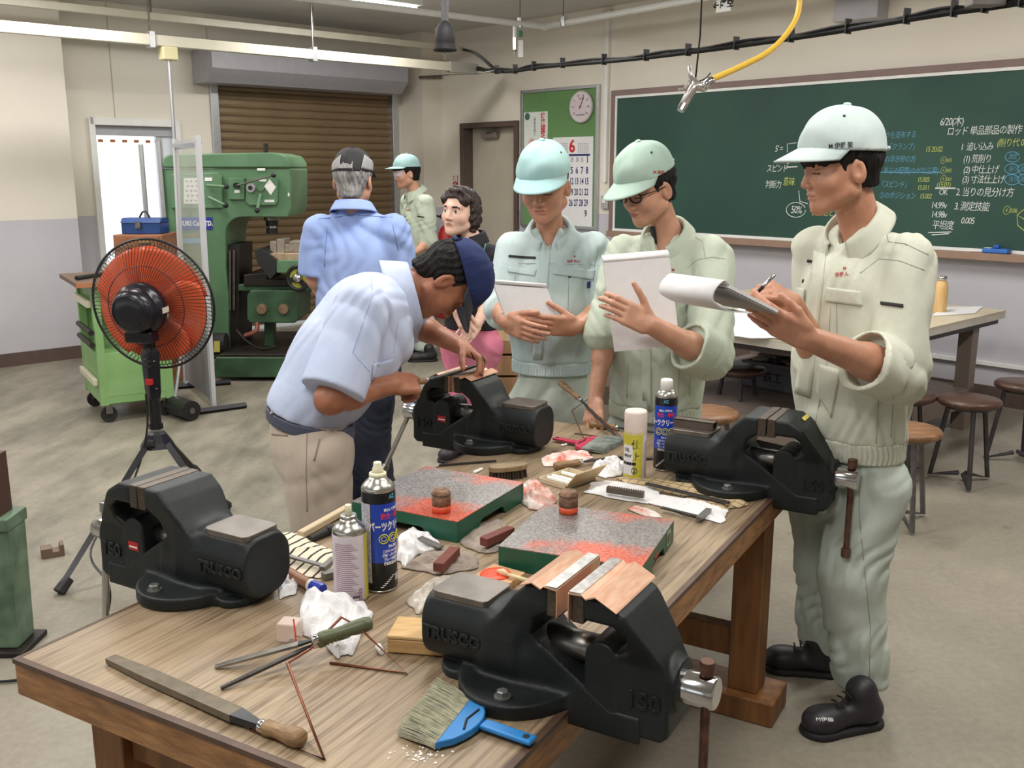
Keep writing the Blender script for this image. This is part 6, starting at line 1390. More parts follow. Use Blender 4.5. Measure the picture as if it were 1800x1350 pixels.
# ================================================================= people
def unit(v): v = Vector(v); return v.normalized()
def bounded(f, c, r):
    c = V3(c)
    def fn(p):
        q = p - c; d = np.sqrt((q * q).sum(1)) - r; m = d < .06; out = d + .02
        if m.any(): out[m] = f(p[m])
        return out
    return fn
def local_fn(f, o, Rn, S):                              # evaluate f in a scaled local frame (columns of Rn are its axes)
    o = V3(o); Rn = np.array(Rn)
    return lambda p: f((p - o) @ Rn / S) * S
def head_axes(fwd, up):
    f = unit(fwd); u = Vector(up); u = (u - f * u.dot(f)).normalized(); r = f.cross(u)
    return f, u, r, np.array([[r[i], f[i], u[i]] for i in range(3)])
def sym(f):
    def fn(p): q = p.copy(); q[:, 0] = np.abs(q[:, 0]); return f(q)
    return fn
def head_shape(nose=1.0, jaw=1.0, eyes_open=False):
    cran = s_ell((0, -.01, .032), (.074, .094, .083)); face = s_ell((0, .028, -.025), (.066, .061, .083))
    f = u_(.03, cran, face)
    f = u_(.02, f, sym(s_cap((.05 * jaw, -.003, -.06), (.014, .056, -.092), .024, .021)), s_cap((0, .066, -.094), (0, .066, -.1), .017))
    f = u_(.02, f, sym(s_ell((.04, .052, -.032), (.024, .026, .024))))
    f = u_(.014, f, sym(s_cap((.012, .083, .022), (.046, .068, .022), .011, .008)))
    f = cut(f, sym(s_ell((.031, .1, -.002), (.02, .02, .013))), .012)
    f = u_(.004, f, sym(s_ell((.031, .0705, -.003), (.0155, .0150, .0125))))
    f = cut(f, sym(s_cap((.018, .0885, -.008 if not eyes_open else -.004), (.043, .0815, -.0075 if not eyes_open else -.003), .0016)), .003)
    f = u_(.010, f, s_cap((0, .082, .008), (0, .1005 * nose, -.034), .0075, .0105)); f = u_(.006, f, sym(s_ell((.0125, .092, -.038), (.0085, .011, .008))))
    f = u_(.010, f, s_cap((-.012, .0785, -.064), (.012, .0785, -.064), .0095)); f = u_(.004, f, s_cap((-.017, .0822, -.0615), (.017, .0822, -.0615), .005), s_cap((-.014, .0816, -.0715), (.014, .0816, -.0715), .0055))
    f = cut(f, s_cap((-.022, .0855, -.0665), (.022, .0855, -.0665), .0018), .003)
    ear = s_ell((.0755, -.012, -.012), (.0085, .019, .032), [[.93, -.25, 0], [.25, .93, 0.15], [0, -.15, .98]])
    ear = cut(ear, s_ell((.084, -.007, -.008), (.007, .010, .018)), .004)
    return u_(.006, f, sym(ear))
HEADS = {False: head_shape(), True: head_shape(eyes_open=True)}
def hand_fn(w, d, n, side, curls, thumb=(.6, .7, .3), S=1.0, spread=.02):
    w = Vector(w); d = unit(d); n = Vector(n); n = (n - d * n.dot(d)).normalized(); t = d.cross(n) * (-1 if side == 'R' else 1)
    Rm = [[d[i], t[i], n[i]] for i in range(3)]
    palm = s_box(w + d * .047 * S, (.046 * S, .039 * S, .0135 * S), Rm, .0125 * S)
    palm = u_(.014, palm, s_cap(w - d * .02 * S, w + d * .03 * S, .026 * S, .024 * S, flat=(n, 1.35)), s_ell(w + d * .03 * S + t * .022 * S - n * .008 * S, (.026 * S, .016 * S, .014 * S), Rm))
    out = [palm]
    Ls = ((.043, .027, .022), (.047, .031, .023), (.043, .029, .022), (.034, .022, .02)); ts = (.029, .0098, -.0095, -.0285); ds = (.088, .092, .088, .079)
    for i in range(4):
        c = curls[i] if isinstance(curls[0], (tuple, list)) else curls
        p = w + (d * ds[i] + t * ts[i]) * S; base = unit(d + t * (1.5 - i) * spread); a = 0; r = (.0098, .0102, .0096, .0084)[i] * S; prev = None
        segs = []
        for k in range(3):
            a += c[k]; e = base * math.cos(a) - n * math.sin(a); q = p + e * Ls[i][k] * S
            segs.append(s_cap(p, q, r * (1 - .07 * k), r * (.93 - .08 * k))); p = q
        out.append(u_(.003, *segs))
    th, cu, dn = thumb
    p = w + (d * .022 + t * .030) * S; e = unit(d * math.cos(th) + t * math.sin(th) - n * dn); q = p + e * .045 * S; e2 = unit(e - t * cu * .6 + d * cu * .35 - n * cu * .15); q2 = q + e2 * .034 * S; q3 = q2 + unit(e2 + d * .1 - n * .05) * .024 * S
    out.append(u_(.004, s_cap(p, q, .0145 * S, .0115 * S), s_cap(q, q2, .0112 * S, .0102 * S), s_cap(q2, q3, .0102 * S, .008 * S)))
    def fn(p_):
        dd = out[0](p_)
        for f in out[1:]: dd = smin(dd, f(p_), .006)
        return dd
    def fn2(p_):
        dd = out[0](p_); ff = out[1](p_)
        for f in out[2:5]: ff = np.minimum(ff, f(p_))
        return smin(smin(dd, ff, .007), out[5](p_), .010)
    return bounded(fn2, w + d * .09 * S, .17 * S)
def trace(fn, pts):                                      # camera rays through pixels onto a sculpted surface
    dirs = np.array([V3(ray(x, y)) for x, y in pts]); dirs /= np.linalg.norm(dirs, axis=1)[:, None]; o = V3(CAMP); t = np.full(len(pts), 1.2)
    for _ in range(140):
        d = fn(o + dirs * t[:, None]); t = t + np.clip(d * .75, -.02, .4)
    P = o + dirs * t[:, None]; e = .002
    G = np.stack([fn(P + np.eye(3)[i] * e) - fn(P - np.eye(3)[i] * e) for i in range(3)], 1); G /= np.linalg.norm(G, axis=1)[:, None] + 1e-9
    return P, G, np.abs(fn(P)) < .006
def patch(name, fn, quad, m, parent, off=.003, th=.002, nu=9, nv=7):
    (x0, y0), (x1, y1), (x2, y2), (x3, y3) = quad; pts = []
    for i in range(nu):
        for j in range(nv):
            u, v = i / (nu - 1), j / (nv - 1); pts.append(((x0 * (1 - u) + x1 * u) * (1 - v) + (x3 * (1 - u) + x2 * u) * v, (y0 * (1 - u) + y1 * u) * (1 - v) + (y3 * (1 - u) + y2 * u) * v))
    P, G, ok = trace(fn, pts); Q = P + G * off
    fs = [(i * nv + j, i * nv + j + 1, (i + 1) * nv + j + 1, (i + 1) * nv + j) for i in range(nu - 1) for j in range(nv - 1) if ok[[i * nv + j, i * nv + j + 1, (i + 1) * nv + j + 1, (i + 1) * nv + j]].all()]
    if not fs: return None
    used = sorted({i for f in fs for i in f}); ix = {a: b for b, a in enumerate(used)}
    mb = MB(); mb.add([tuple(Q[i]) for i in used], [tuple(ix[i] for i in f) for f in fs]); return mb.build(name, m, parent, smooth=True, solid=th)
def seam(name, fn, px, m, parent, r=.0013, off=.0, n=6):
    pts = []
    for (a, b), (c, d) in zip(px[:-1], px[1:]):
        for k in range(n): pts.append((a + (c - a) * k / n, b + (d - b) * k / n))
    pts.append(px[-1]); P, G, ok = trace(fn, pts); Q = [Vector(q) for q, o in zip(P + G * off, ok) if o]
    if len(Q) > 2: return MB().tube(Q, r, 5).build(name, m, parent, smooth=True)
def surf_text(name, fn, s, cx, cy, size_px, m, parent, rot=0.0, off=.0015, xs=.9, sx=1.0):
    o = text(name, s, 1.0, m, Matrix.Identity(4), None, extrude=0.0, xs=xs, offs=.012); me = o.data; c, s_ = math.cos(rot), math.sin(rot)
    pts = [(cx + (v.co.x * c + v.co.y * s_) * size_px * sx, cy - (v.co.y * c - v.co.x * s_) * size_px) for v in me.vertices]
    P, G, ok = trace(fn, pts); Q = P + G * off
    if not ok.any(): bpy.data.objects.remove(o); return None
    Q[~ok] = Q[ok].mean(0)
    for v, q in zip(me.vertices, Q): v.co = q
    setpar(o, parent); return o
def stud(name, fn, x, y, r, m, parent):
    P, G, ok = trace(fn, [(x, y)])
    if ok[0]: MB().lathe([(r, 0), (r, .002), (r * .6, .0032)], frm(Vector(P[0]), Vector(G[0])), 12).build(name, m, parent)
SKINS = {}
def skin(name, c, c2): SKINS[name] = mat('skin_' + name, c, .45, col2=c2, vscale=22, detail=4, sss=.08, bump=.06, bscale=300); return SKINS[name]
SK_TAN = skin('tan', rgb(176, 124, 98), rgb(192, 140, 112)); SK_PALE = skin('pale', rgb(214, 172, 152), rgb(228, 188, 168)); SK_OLD = skin('weathered', rgb(150, 96, 70), rgb(172, 114, 86)); SK_MID = skin('mid', rgb(188, 138, 112), rgb(202, 152, 126))
LIP = mat('lips', rgb(168, 106, 92), .45); BROW = mat('eyebrow_hair', rgb(34, 26, 24), .7); HAIRB = mat('black_hair', rgb(20, 16, 15), .62, var=.5, vscale=40, stretch=(1, 1, .2), bump=.8, bscale=150, spec=.25); HAIRG = mat('grey_hair', rgb(120, 118, 116), .55, col2=rgb(176, 172, 168), vscale=60, stretch=(1, 1, .15), bump=.8, bscale=150); HAIRBR = mat('dark_brown_hair', rgb(44, 28, 24), .45, var=.5, vscale=50, bump=.8, bscale=120)
EYEW = mat('eye_white', rgb(210, 205, 200), .2)
UNI = mat('uniform_sage', rgb(180, 190, 172), .85, col2=rgb(194, 202, 184), vscale=7, bump=.5, bscale=20, stretch=(1, 1, .55), detail=5); UNIB = mat('uniform_bluish', rgb(182, 200, 200), .85, col2=rgb(198, 214, 212), vscale=7, bump=.5, bscale=20, stretch=(1, 1, .55), detail=5); UNIC = mat('uniform_cream', rgb(190, 192, 174), .85, col2=rgb(204, 205, 188), vscale=7, bump=.5, bscale=20, stretch=(1, 1, .55), detail=5)
TRO = mat('trouser_sage', rgb(178, 188, 176), .85, col2=rgb(192, 200, 190), vscale=6, bump=.5, bscale=18, stretch=(1, 1, .5))
CAPM = mat('cap_mint', rgb(152, 188, 188), .85, col2=rgb(168, 200, 198), vscale=8, bump=.1, bscale=500); CAPS = mat('cap_sage', rgb(160, 184, 170), .85, col2=rgb(174, 196, 182), vscale=8, bump=.1, bscale=500); CAPG = mat('cap_grey_mint', rgb(178, 192, 190), .85, col2=rgb(194, 206, 202), vscale=8, bump=.1, bscale=500)
SEAM = mat('seam_thread', rgb(152, 162, 146), .9); BTN = mat('dark_button', rgb(50, 48, 46), .4, .4); REDT = mat('red_thread', rgb(170, 50, 56), .8); NAVYT = mat('dark_thread', rgb(60, 56, 70), .8)
SHOE = mat('black_shoe', rgb(38, 33, 38), .5, var=.2, vscale=14); SOLE = mat('shoe_sole', rgb(28, 25, 27), .7)
def fold_terms(seed, amp, dirs=((0, 0, 1), (.6, .2, .8))):
    r = random.Random(seed); out = []
    for k in range(3):
        sg = r.choice((-1, 1)); d = unit((sg * r.uniform(.5, 1), r.uniform(-.7, .7), r.uniform(.1, .75))); w = unit((r.uniform(-.6, .6), r.uniform(-.6, .6), r.uniform(.5, 1)))
        out.append((amp * (1.15, .8, .5)[k], d, (46, 84, 140)[k] * r.uniform(.85, 1.15), w, (14, 22, 34)[k], r.uniform(1.4, 2.4)))
    return out
class Person:
    def __init__(self, label, base, head_o, fwd, up, S, skin_m, h=.0034, eyes_open=False, neck=None, neck_r=.052):
        self.root = thing('person', label, 'person', (base[0], base[1], 0)); self.h = h; self.sk = skin_m; self.ho = Vector(head_o); self.S = S; self.prims = []; self.hands = []
        self.f, self.u, self.r, self.Rn = head_axes(fwd, up); self.eo = eyes_open
        self.head = bounded(local_fn(HEADS[eyes_open], self.ho, self.Rn, S), self.ho, .17 * S); self.neck = Vector(neck); self.neck_r = neck_r
        a = self.L(0, -.018, -.03); self.neckf = s_cap(a, self.neck, neck_r, neck_r * 1.0)
    def L(self, x, y, z): return self.ho + (self.r * x + self.f * y + self.u * z) * self.S
    def LM(self): return frame(self.ho, self.r, self.f, self.u) @ Matrix.Scale(self.S, 4)
    def arm(self, sh, el, wr, r=(.048, .042, .029), flat=None):
        self.prims += [s_cap(sh, el, r[0], r[1]), s_cap(el, Vector(el).lerp(Vector(wr), .35), r[1], r[1] * 1.02), s_cap(Vector(el).lerp(Vector(wr), .3), wr, r[1] * 1.0, r[2])]
        self.prims.append(s_cap(self.neck - (self.neck - Vector(sh)).normalized() * .03 - ZU * .05 * (abs(self.u.z) > .7), Vector(sh) - ZU * .015, .03, .035))
    def core(self, *pts, r=.05): self.prims += [s_cap(a, b, r) for a, b in zip(pts[:-1], pts[1:])]
    def body(self):
        pr = self.prims
        def fn(p):
            d = self.neckf(p)
            for f in pr: d = smin(d, f(p), .02)
            d = smin(self.head(p), d, .018)
            for hf in self.hands: d = smin(d, hf(p), .012)
            return d
        self.bfn = fn; lo, hi = self.bounds
        v, f = sdf_mesh(fn, lo, hi, self.h); me = np_mesh('body', v, f, [self.sk, LIP, BROW, EYEW])
        c = ((v[f].mean(1)) - V3(self.ho)) @ self.Rn / self.S; ax = np.abs(c[:, 0]); mi = np.zeros(len(f), np.int32)
        mi[(ax < .021 - 1.6 * np.abs(c[:, 2] + .0665)) & (np.abs(c[:, 2] + .0665) < .0075) & (c[:, 1] > .075)] = 1
        by = .0215 - .0035 * np.abs(ax - .032) / .016
        mi[(ax > .014) & (ax < .047) & (np.abs(c[:, 2] - by) < .0036) & (c[:, 1] > .05)] = 2
        if self.eo:
            mi[(((ax - .031) / .0125) ** 2 + ((c[:, 2] + .003) / .0042) ** 2 < 1) & (c[:, 1] > .06)] = 3
            mi[(((ax - .031) / .0052) ** 2 + ((c[:, 2] + .003) / .0045) ** 2 < 1) & (c[:, 1] > .06)] = 2
            mi[(np.abs(ax - .031) < .014) & (np.abs(c[:, 2] - .0022) < .0014) & (c[:, 1] > .06)] = 2
        else: mi[(ax > .017) & (ax < .045) & (np.abs(c[:, 2] + .0082) < .0017) & (c[:, 1] > .06)] = 2
        me.polygons.foreach_set('material_index', mi)
        self.bodyo = obj('body', me, self.root, smooth=True); return self.bodyo
    def hair(self, m, low=-.062, zf=.05, ys=.02, thick=1.06, fringe=0.0, noise=.0016, h=.0042, extra=None):
        sh = s_ell((0, -.012, .03), (.0755 * thick, .0965 * thick, .085 * thick)); nape = s_ell((0, -.048, -.045), (.05 * thick, .047 * thick, .05)); shell = u_(.02, sh, nape)
        if fringe > 0: shell = u_(.02, shell, s_ell((0, .034, .045), (.072, .076, .05)))
        def fn(q):
            d = shell(q); y, z = q[:, 1], q[:, 2]; ax = np.abs(q[:, 0])
            keep = smin(np.maximum(y - ys - .25 * np.maximum(z, 0), low - z), zf - fringe - z + .005 * np.sin(q[:, 0] * 190 + 2) * (fringe > 0), .008)
            d = np.maximum(d, keep); ear = np.sqrt(((ax - .08) / 1.0) ** 2 + (y + .008) ** 2 + (.8 * (z + .016)) ** 2) - .027
            d = np.maximum(d, -ear); d = d + noise * (np.sin(q[:, 0] * 330 + 3 * np.sin(z * 40)) + np.sin(y * 300 + 3 * np.sin(z * 50 + q[:, 0] * 30)))
            if extra: d = smin(d, extra(q), .012)
            return d
        v, f = sdf_mesh(fn, (-.13, -.17, -.16), (.13, .15, .17), h); v = V3(self.ho) + (v @ self.Rn.T) * self.S
        return obj('hair', np_mesh('hair', v, f, m), self.root, smooth=True)
    def cap(self, m, tilt=0.0, zb=.052, ht=.112, visor=.07, droop=.02, vm=None, rear=True, w=.088, dp=.108, btn=True, fr=.0):
        T = Matrix.Rotation(tilt, 4, 'X'); FM_ = frame(self.ho, self.r, self.f, self.u) @ Matrix.Scale(self.S, 4) @ T
        el = u_(.03, s_ell((0, -.008, zb), (w, dp, ht)), s_ell((0, .028 + fr, zb + .02), (w * .8, dp * .66, ht * .66)))
        def fn(q):
            d = el(q); a = np.arctan2(q[:, 0], q[:, 1] + .008); d = d - .0014 * np.cos(a * 6) ** 2 + .0012 * np.exp(-((np.mod(a + math.pi / 6, math.pi / 3) - math.pi / 6) / .03) ** 2)
            d = d + .0018 * np.sin(q[:, 2] * 60 + 2 * np.sin(q[:, 0] * 35) + 1.5 * np.sin(q[:, 1] * 30)); d = np.maximum(d, zb - q[:, 2])
            if rear: d = np.maximum(d, -(np.sqrt(q[:, 0] ** 2 + (q[:, 2] - zb) ** 2 + np.maximum(0, q[:, 1] + .05) ** 2) - .033))
            return d
        v, f = sdf_mesh(fn, (-.13, -.16, .0), (.13, .17, .22), .0042)
        M3 = np.array(FM_.to_3x3()); v = v @ M3.T + V3(FM_.translation); o = obj('cap', np_mesh('cap', v, f, m), self.root, smooth=True)
        def vis(u, t):
            a = math.radians(-78 + 156 * u); x0, y0 = w * .99 * math.sin(a), -.008 + (dp + .012 + fr * .5) * math.cos(a) * .96; ext = visor * (max(0, math.cos(a * .98)) ** .55) * t
            x, y = x0 * (1 + .12 * t * abs(math.cos(a))), y0 + ext; return (x, y, zb + .003 - droop * t * (.55 + .45 * math.cos(a)) - .9 * x * x * (.5 + t) * .9 + .004)
        MB().grid(vis, 25, 8, FM_).build('visor', vm or m, o, smooth=True, solid=.0035)
        if rear: MB().tube([FM_ @ Vector((.036 * math.sin(b), -.008 - (dp + .001) * math.cos(b * .34), zb + .008)) for b in [-1 + k / 5 for k in range(11)]], .007, 6).build('strap', m, o, smooth=True)
        if btn: MB().ball((0, -.008, zb + ht + .001), (.011, .011, .006), FM_).build('button', m, o, smooth=True)
        self.capo = o; self.capM = FM_; self.capfn = lambda p: fn((p - V3(FM_.translation)) @ np.linalg.inv(M3).T) * self.S
        return o
    def garment(self, name, fn, lo, hi, h, m): o = sculpt(name, fn, lo, hi, h, m, self.root); return o
    def collar(self, m, c, axis, front, r=.068, hgt=.035, drop=.035, open_=22, name='collar', tip=.03, sx=1.0):
        ax = unit(axis); fr = Vector(front); fr = (fr - ax * fr.dot(ax)).normalized(); sd = ax.cross(fr); c = Vector(c)
        def fn(u, v):
            a = math.radians(open_ + (360 - 2 * open_) * u); ff = .5 + .5 * math.cos(a)              # 1 at the front
            base_dir = (fr * math.cos(a) * 1.08 + sd * math.sin(a) * sx); pr = ((0, 0.0), (.0, .6), (.004, 1.0), (.012, .95), (.026, .2), (.036 + tip * ff ** 4 * .3, -.45 - tip * 22 * ff ** 6 * .9))
            k = v * (len(pr) - 1); i = min(int(k), len(pr) - 2); t = k - i; dr = pr[i][0] * (1 - t) + pr[i + 1][0] * t; dz = pr[i][1] * (1 - t) + pr[i + 1][1] * t
            return c + base_dir * (r + dr) + ax * (dz * hgt - drop * ff ** 2)
        return MB().grid(fn, 48, 16).build(name, m, self.root, smooth=True, solid=.004)
def limb(a, b, ra, rb, flat=None): return s_cap(a, b, ra, rb, flat)
def open_end(f, o, n):                                    # trim a sleeve or hem square
    return cut(f, lambda p: (p - V3(o)) @ V3(unit(n)), .006)
def shoe(pers, heel, toe, w=.048, hgt=.085):
    heel = Vector(heel); toe = Vector(toe); d = unit(toe - heel); L = (toe - heel).length; sd = Vector((-d.y, d.x, 0)); Rm = [[d[i], sd[i], ZU[i]] for i in range(3)]
    f = u_(.03, s_cap(heel + d * .05 + ZU * .05, toe - d * .05 + ZU * .034, .040, .038, flat=(ZU, 1.1)), s_cap(heel + d * .06 + ZU * .06, heel + d * .075 + ZU * .11, .045, .046), s_ell(toe - d * .06 + ZU * .04, (.058, .047, .036), Rm))
    f = isect(f, lambda p: .012 - p[:, 2], .004)
    lo = np.minimum(V3(heel), V3(toe)) - .09; hi = np.maximum(V3(heel), V3(toe)) + .09; lo[2] = 0; hi[2] = .2
    o = sculpt('shoe', f, lo, hi, .005, SHOE, pers.root)
    g = isect(u_(.01, s_cap(heel + d * .045, toe - d * .05, .047, .054), s_ell(toe - d * .058, (.06, .055, .03), Rm)), s_box((heel + toe) / 2 + ZU * .01, (.25, .25, .010)), .003)
    sculpt('sole', g, lo, hi, .005, SOLE, o); 
    for k in range(3):
        p = heel + d * (L * .47 + k * .018) + ZU * (.105 - k * .010); MB().tube([p - sd * .022, p + ZU * .006, p + sd * .022], .003, 6).build('lace', BLACKM, o)
    return o
def shirt_fn(hip, chest, neckb, fwd, shw, rad, sleeves, seed, amp=.004, k=.045, flat=1.38, shr=.056, belly=None, ks=.018):
    """torso and sleeves; sleeves: list of (shoulder, elbow, end, radii, cut?)"""
    fw = unit(fwd); mid = Vector(hip).lerp(Vector(chest), .5); tax = unit(Vector(chest) - Vector(hip)); chest = Vector(chest) - tax * .055; parts = [s_cap(hip, mid, rad[0], rad[1], (fw, flat)), s_cap(mid, chest, rad[1], rad[2], (fw, flat))]
    if belly: parts.append(belly)
    ss = [s[0] for s in sleeves]
    top = [s_cap(a, Vector(neckb), shr, shr * .95) for a in ss]
    tor = u_(k, *(parts + top)); slv = []
    for sh_, el_, en_, rr, _ in sleeves:
        if _ == 'short': f = open_end(s_cap(sh_, Vector(en_) + unit(Vector(en_) - Vector(sh_)) * .04, rr[0], rr[2]), en_, Vector(sh_) - Vector(en_))
        else: f = u_(.02, s_cap(sh_, el_, rr[0], rr[1]), open_end(s_cap(el_, Vector(en_) + unit(Vector(en_) - Vector(el_)) * .03, rr[1], rr[2]), en_, Vector(el_) - Vector(en_)))
        slv.append(f)
    f = u_(ks, tor, *slv)
    return folds(f, fold_terms(seed, amp))

def rolled_cuff(P, el, wr, a, b, r, m):
    el = Vector(el); wr = Vector(wr); d = unit(wr - el); L = (wr - el).length; A = el + d * L * a; Bq = el + d * L * b; c0 = s_cap(el, wr, r, r * .95); c1 = s_cap(el, wr, r - .014, r * .95 - .014)
    f = folds(cut(c0, c1), [(.004, (.5, .3, .8), 70, (1, .2, .3), 20, 2)]); n = V3(d)
    g = lambda p: np.maximum(f(p), np.abs((p - V3((A + Bq) / 2)) @ n) - (Bq - A).length / 2 + .004 * np.sin(p[:, 2] * 60))
    lo, hi = np.minimum(V3(A), V3(Bq)) - .12, np.maximum(V3(A), V3(Bq)) + .12
    return sculpt('rolled_cuff', g, lo, hi, .005, m, P.root)
def bnd(*pts, m=.2):
    A = np.array([V3(p) for p in pts]); lo = A.min(0) - m; lo[2] = max(lo[2], -.01); return lo, A.max(0) + m
def trousers(P, hip, fwd, legs, m, seed, waist_r=.15, rads=(.105, .088, .072), amp=.005, h=.0065, flat=1.3, zw=None, name='trousers', slope=0.0):
    """legs: list of (hipjoint, knee, ankle)"""
    fs = [s_cap(Vector(hip) + ZU * .10, Vector(hip), waist_r * .95, waist_r, (unit(fwd), flat))]
    for a, b, c in legs: fs.append(u_(.03, s_cap(a, b, rads[0], rads[1]), s_cap(b, c, rads[1], rads[2])))
    f = u_(.035, *fs); f = folds(f, fold_terms(seed, amp))
    for a, b, c in legs: pass
    zmin = min(c[2] for a, b, c in legs)
    f = isect(f, lambda p: (zmin - .02) - p[:, 2], .004)
    if zw: f = isect(f, lambda p: p[:, 2] - zw - slope * (p[:, 0] - hip[0]), .004)
    pts = [hip] + [q for l in legs for q in l]; lo, hi = bnd(*pts, m=.24)
    o = P.garment(name, f, lo, hi, h, m); P.tfn = f; return o
def waistband(P, hip, fwd, r, z0, z1, m, flat=1.38, pleats=True, name='waistband', h=.0045, slope=0.0):
    hip = Vector(hip); f0 = s_cap(Vector((hip.x, hip.y, z0 - .2)), Vector((hip.x, hip.y, z1 + .2)), r, r, (unit(fwd), flat)); c = V3(hip)
    def fn(p):
        d = f0(p); a = np.arctan2(p[:, 1] - c[1], p[:, 0] - c[0]); 
        if pleats: d = d + .003 * np.sin(a * 70 + 2 * np.sin(p[:, 2] * 60))
        return np.maximum(d, np.abs(p[:, 2] - (z0 + z1) / 2 - slope * (p[:, 0] - c[0])) - (z1 - z0) / 2)
    lo = V3(hip) - .28; hi = V3(hip) + .28; lo[2] = z0 - .02 - abs(slope) * .2; hi[2] = z1 + .02 + abs(slope) * .2
    P.wfn = fn; return P.garment(name, fn, lo, hi, h, m)
def uniform_details(P, J, fn, d, m):
    """d: dict of pixel positions for pocket flaps, buttons, zip, seams, text"""
    for q in d.get('flaps', []): patch('pocket_flap', fn, q, m, J, .003, .003)
    for q in d.get('plackets', []): patch('placket', fn, q, m, J, .002, .003, 5, 18)
    for q in d.get('patches', []): patch('fabric_panel', fn, q, m, J, .0015, .0025, 9, 9)
    for q in d.get('zips', []): patch('zip', fn, q, BLACKM, J, .0025, .002, 9, 4)
    for q in d.get('seams', []): seam('seam', fn, q, SEAM, J)
    for x, y, r in d.get('studs', []): stud('snap_button', fn, x, y, r, BTN, J)
    for s, x, y, px, mm, rot in d.get('texts', []): surf_text('embroidery', fn, s, x, y, px, mm, J, rot)

# ----------------------------------------------------------------- right student, writing on a pad
Y1 = 2.82; fw = unit((-.85, -.53, 0)); rt_ = fw.cross(ZU)
C = ony(1505, 490, Y1); nb = ony(1512, 392, Y1 + .01)
P1 = Person('young man in sage work uniform writing on a notepad at the right', onz(1470, 1240), ony(1477, 295, 2.80), (-1, -.15, -.10), (-.10, 0, 1), 1.06, SK_TAN, .0038, neck=nb, neck_r=.056)
shL = C - rt_ * .15 + ZU * .06 + fw * -.015; shR = C + rt_ * .155 + ZU * .07
elL = ony(1576, 655, 2.60); wrL = ony(1418, 594, 2.47); elR = ony(1446, 640, 2.86); wrR = ony(1392, 533, 2.66)
hip1 = ony(1490, 830, 2.80)
P1.arm(shL, elL, wrL, (.05, .046, .031)); P1.arm(shR, elR, wrR, (.05, .044, .029)); P1.core(nb, C, hip1)
aL, aR = onz(1500, 1262, .10), onz(1438, 1188, .10); aL = Vector((ony(1510, 1200, 2.72).x, 2.72, .1)); aR = Vector((ony(1450, 1150, 2.96).x, 2.96, .1))
P1.core(hip1, aL, r=.04); P1.core(hip1, aR, r=.04)
P1.hands = [hand_fn(wrL, ony(1338, 552, 2.47) - wrL, unit((.15, -.8, -.58)), 'L', [(.1, .25, .2)] * 4, (.5, .55, .25), 1.0),
            hand_fn(wrR, ony(1338, 500, 2.60) - wrR, unit((.25, -.6, .75)), 'R', [(.5, 1.0, .5), (.75, 1.1, .6), (.9, 1.15, .6), (1.0, 1.2, .6)], (.35, .3, .75), 1.0)]
P1.bounds = bnd(P1.ho, elL, wrL, elR, wrR, aL, aR, shL, shR, ony(1330, 530, 2.36)); P1.body()
P1.hair(HAIRB, low=-.055, zf=.052, ys=.03, fringe=.04, thick=1.09); P1.cap(CAPG, tilt=.10, zb=.042, ht=.118, visor=.066, droop=.034, w=.09, dp=.112, fr=.006)
surf_text('cap_name', P1.capfn, 'M 伊藤 聖', 1478, 256, 11, INK, P1.capo, rot=-.07)
cuffL = elL.lerp(wrL, .22); cuffR = elR.lerp(wrR, .2)
jf = shirt_fn(Vector((hip1.x, hip1.y, ony(1490, 800, 2.8).z)), C + ZU * .0, nb - ZU * .05, fw, .19, (.165, .178, .165), [(shL, elL, cuffL, (.072, .08, .078), True), (shR, elR, cuffR, (.07, .074, .07), True)], 11, .0045, flat=1.30)
jz0 = ony(1500, 770, 2.75).z
jf = isect(jf, lambda p: jz0 - p[:, 2], .01)
jf = cut(jf, s_cap(nb + ZU * .09, nb + fw * .062 - ZU * .075, .072, .012), .008)
J1 = P1.garment('jacket', jf, *bnd(C, hip1, elL, elR, shL, shR, cuffL, m=.2), .006, UNIC)
rolled_cuff(P1, elL, wrL, .12, .38, .088, UNIC)
waistband(P1, hip1, fw, .168, jz0 - .055, jz0 + .005, UNIC, flat=1.30)
P1.collar(UNIC, ony(1502, 402, Y1), Vector((-.5, -.2, .8)), Vector((-.8, -.5, -.5)), r=.072, hgt=.034, tip=.03, drop=.03)
uniform_details(P1, J1, jf, dict(
    flaps=[[(1402, 505), (1416, 508), (1414, 535), (1399, 528)], [(1455, 505), (1512, 512), (1516, 538), (1452, 530)]],
    plackets=[[(1432, 440), (1452, 448), (1425, 700), (1398, 690)]], patches=[[(1440, 640), (1478, 650), (1462, 735), (1436, 690)]],
    zips=[[(1420, 456), (1433, 458), (1432, 463), (1419, 461)], [(1549, 530), (1588, 535), (1588, 541), (1549, 536)]],
    seams=[[(1512, 480), (1545, 455), (1580, 458), (1625, 475)], [(1555, 398), (1562, 425), (1590, 428), (1632, 448)], [(1460, 540), (1455, 630), (1430, 760)], [(1545, 690), (1540, 780)], [(1572, 680), (1566, 770)], [(1470, 530), (1472, 600)]],
    studs=[(1412, 494, .006), (1456, 520, .0065)], texts=[('M', 1485, 472, 8, REDT, -.1), ('伊藤人', 1480, 483, 9, REDT, -.1)]), UNIC)
trousers(P1, Vector((hip1.x, hip1.y, ony(1490, 850, 2.8).z)), fw, [(hip1 - rt_ * .085 + ZU * -.02, ony(1497, 1010, 2.72), aL), (hip1 + rt_ * .085 - ZU * .02, ony(1452, 985, 2.93), aR)], TRO, 12, waist_r=.148, rads=(.108, .094, .082), amp=.006)
seam('trouser_seam', P1.tfn, [(1512, 830), (1510, 900), (1520, 1000), (1530, 1100), (1528, 1200)], SEAM, P1.root.children[-1])
shoe(P1, onz(1548, 1268), onz(1412, 1292)); shoe(P1, onz(1478, 1186), onz(1342, 1172))
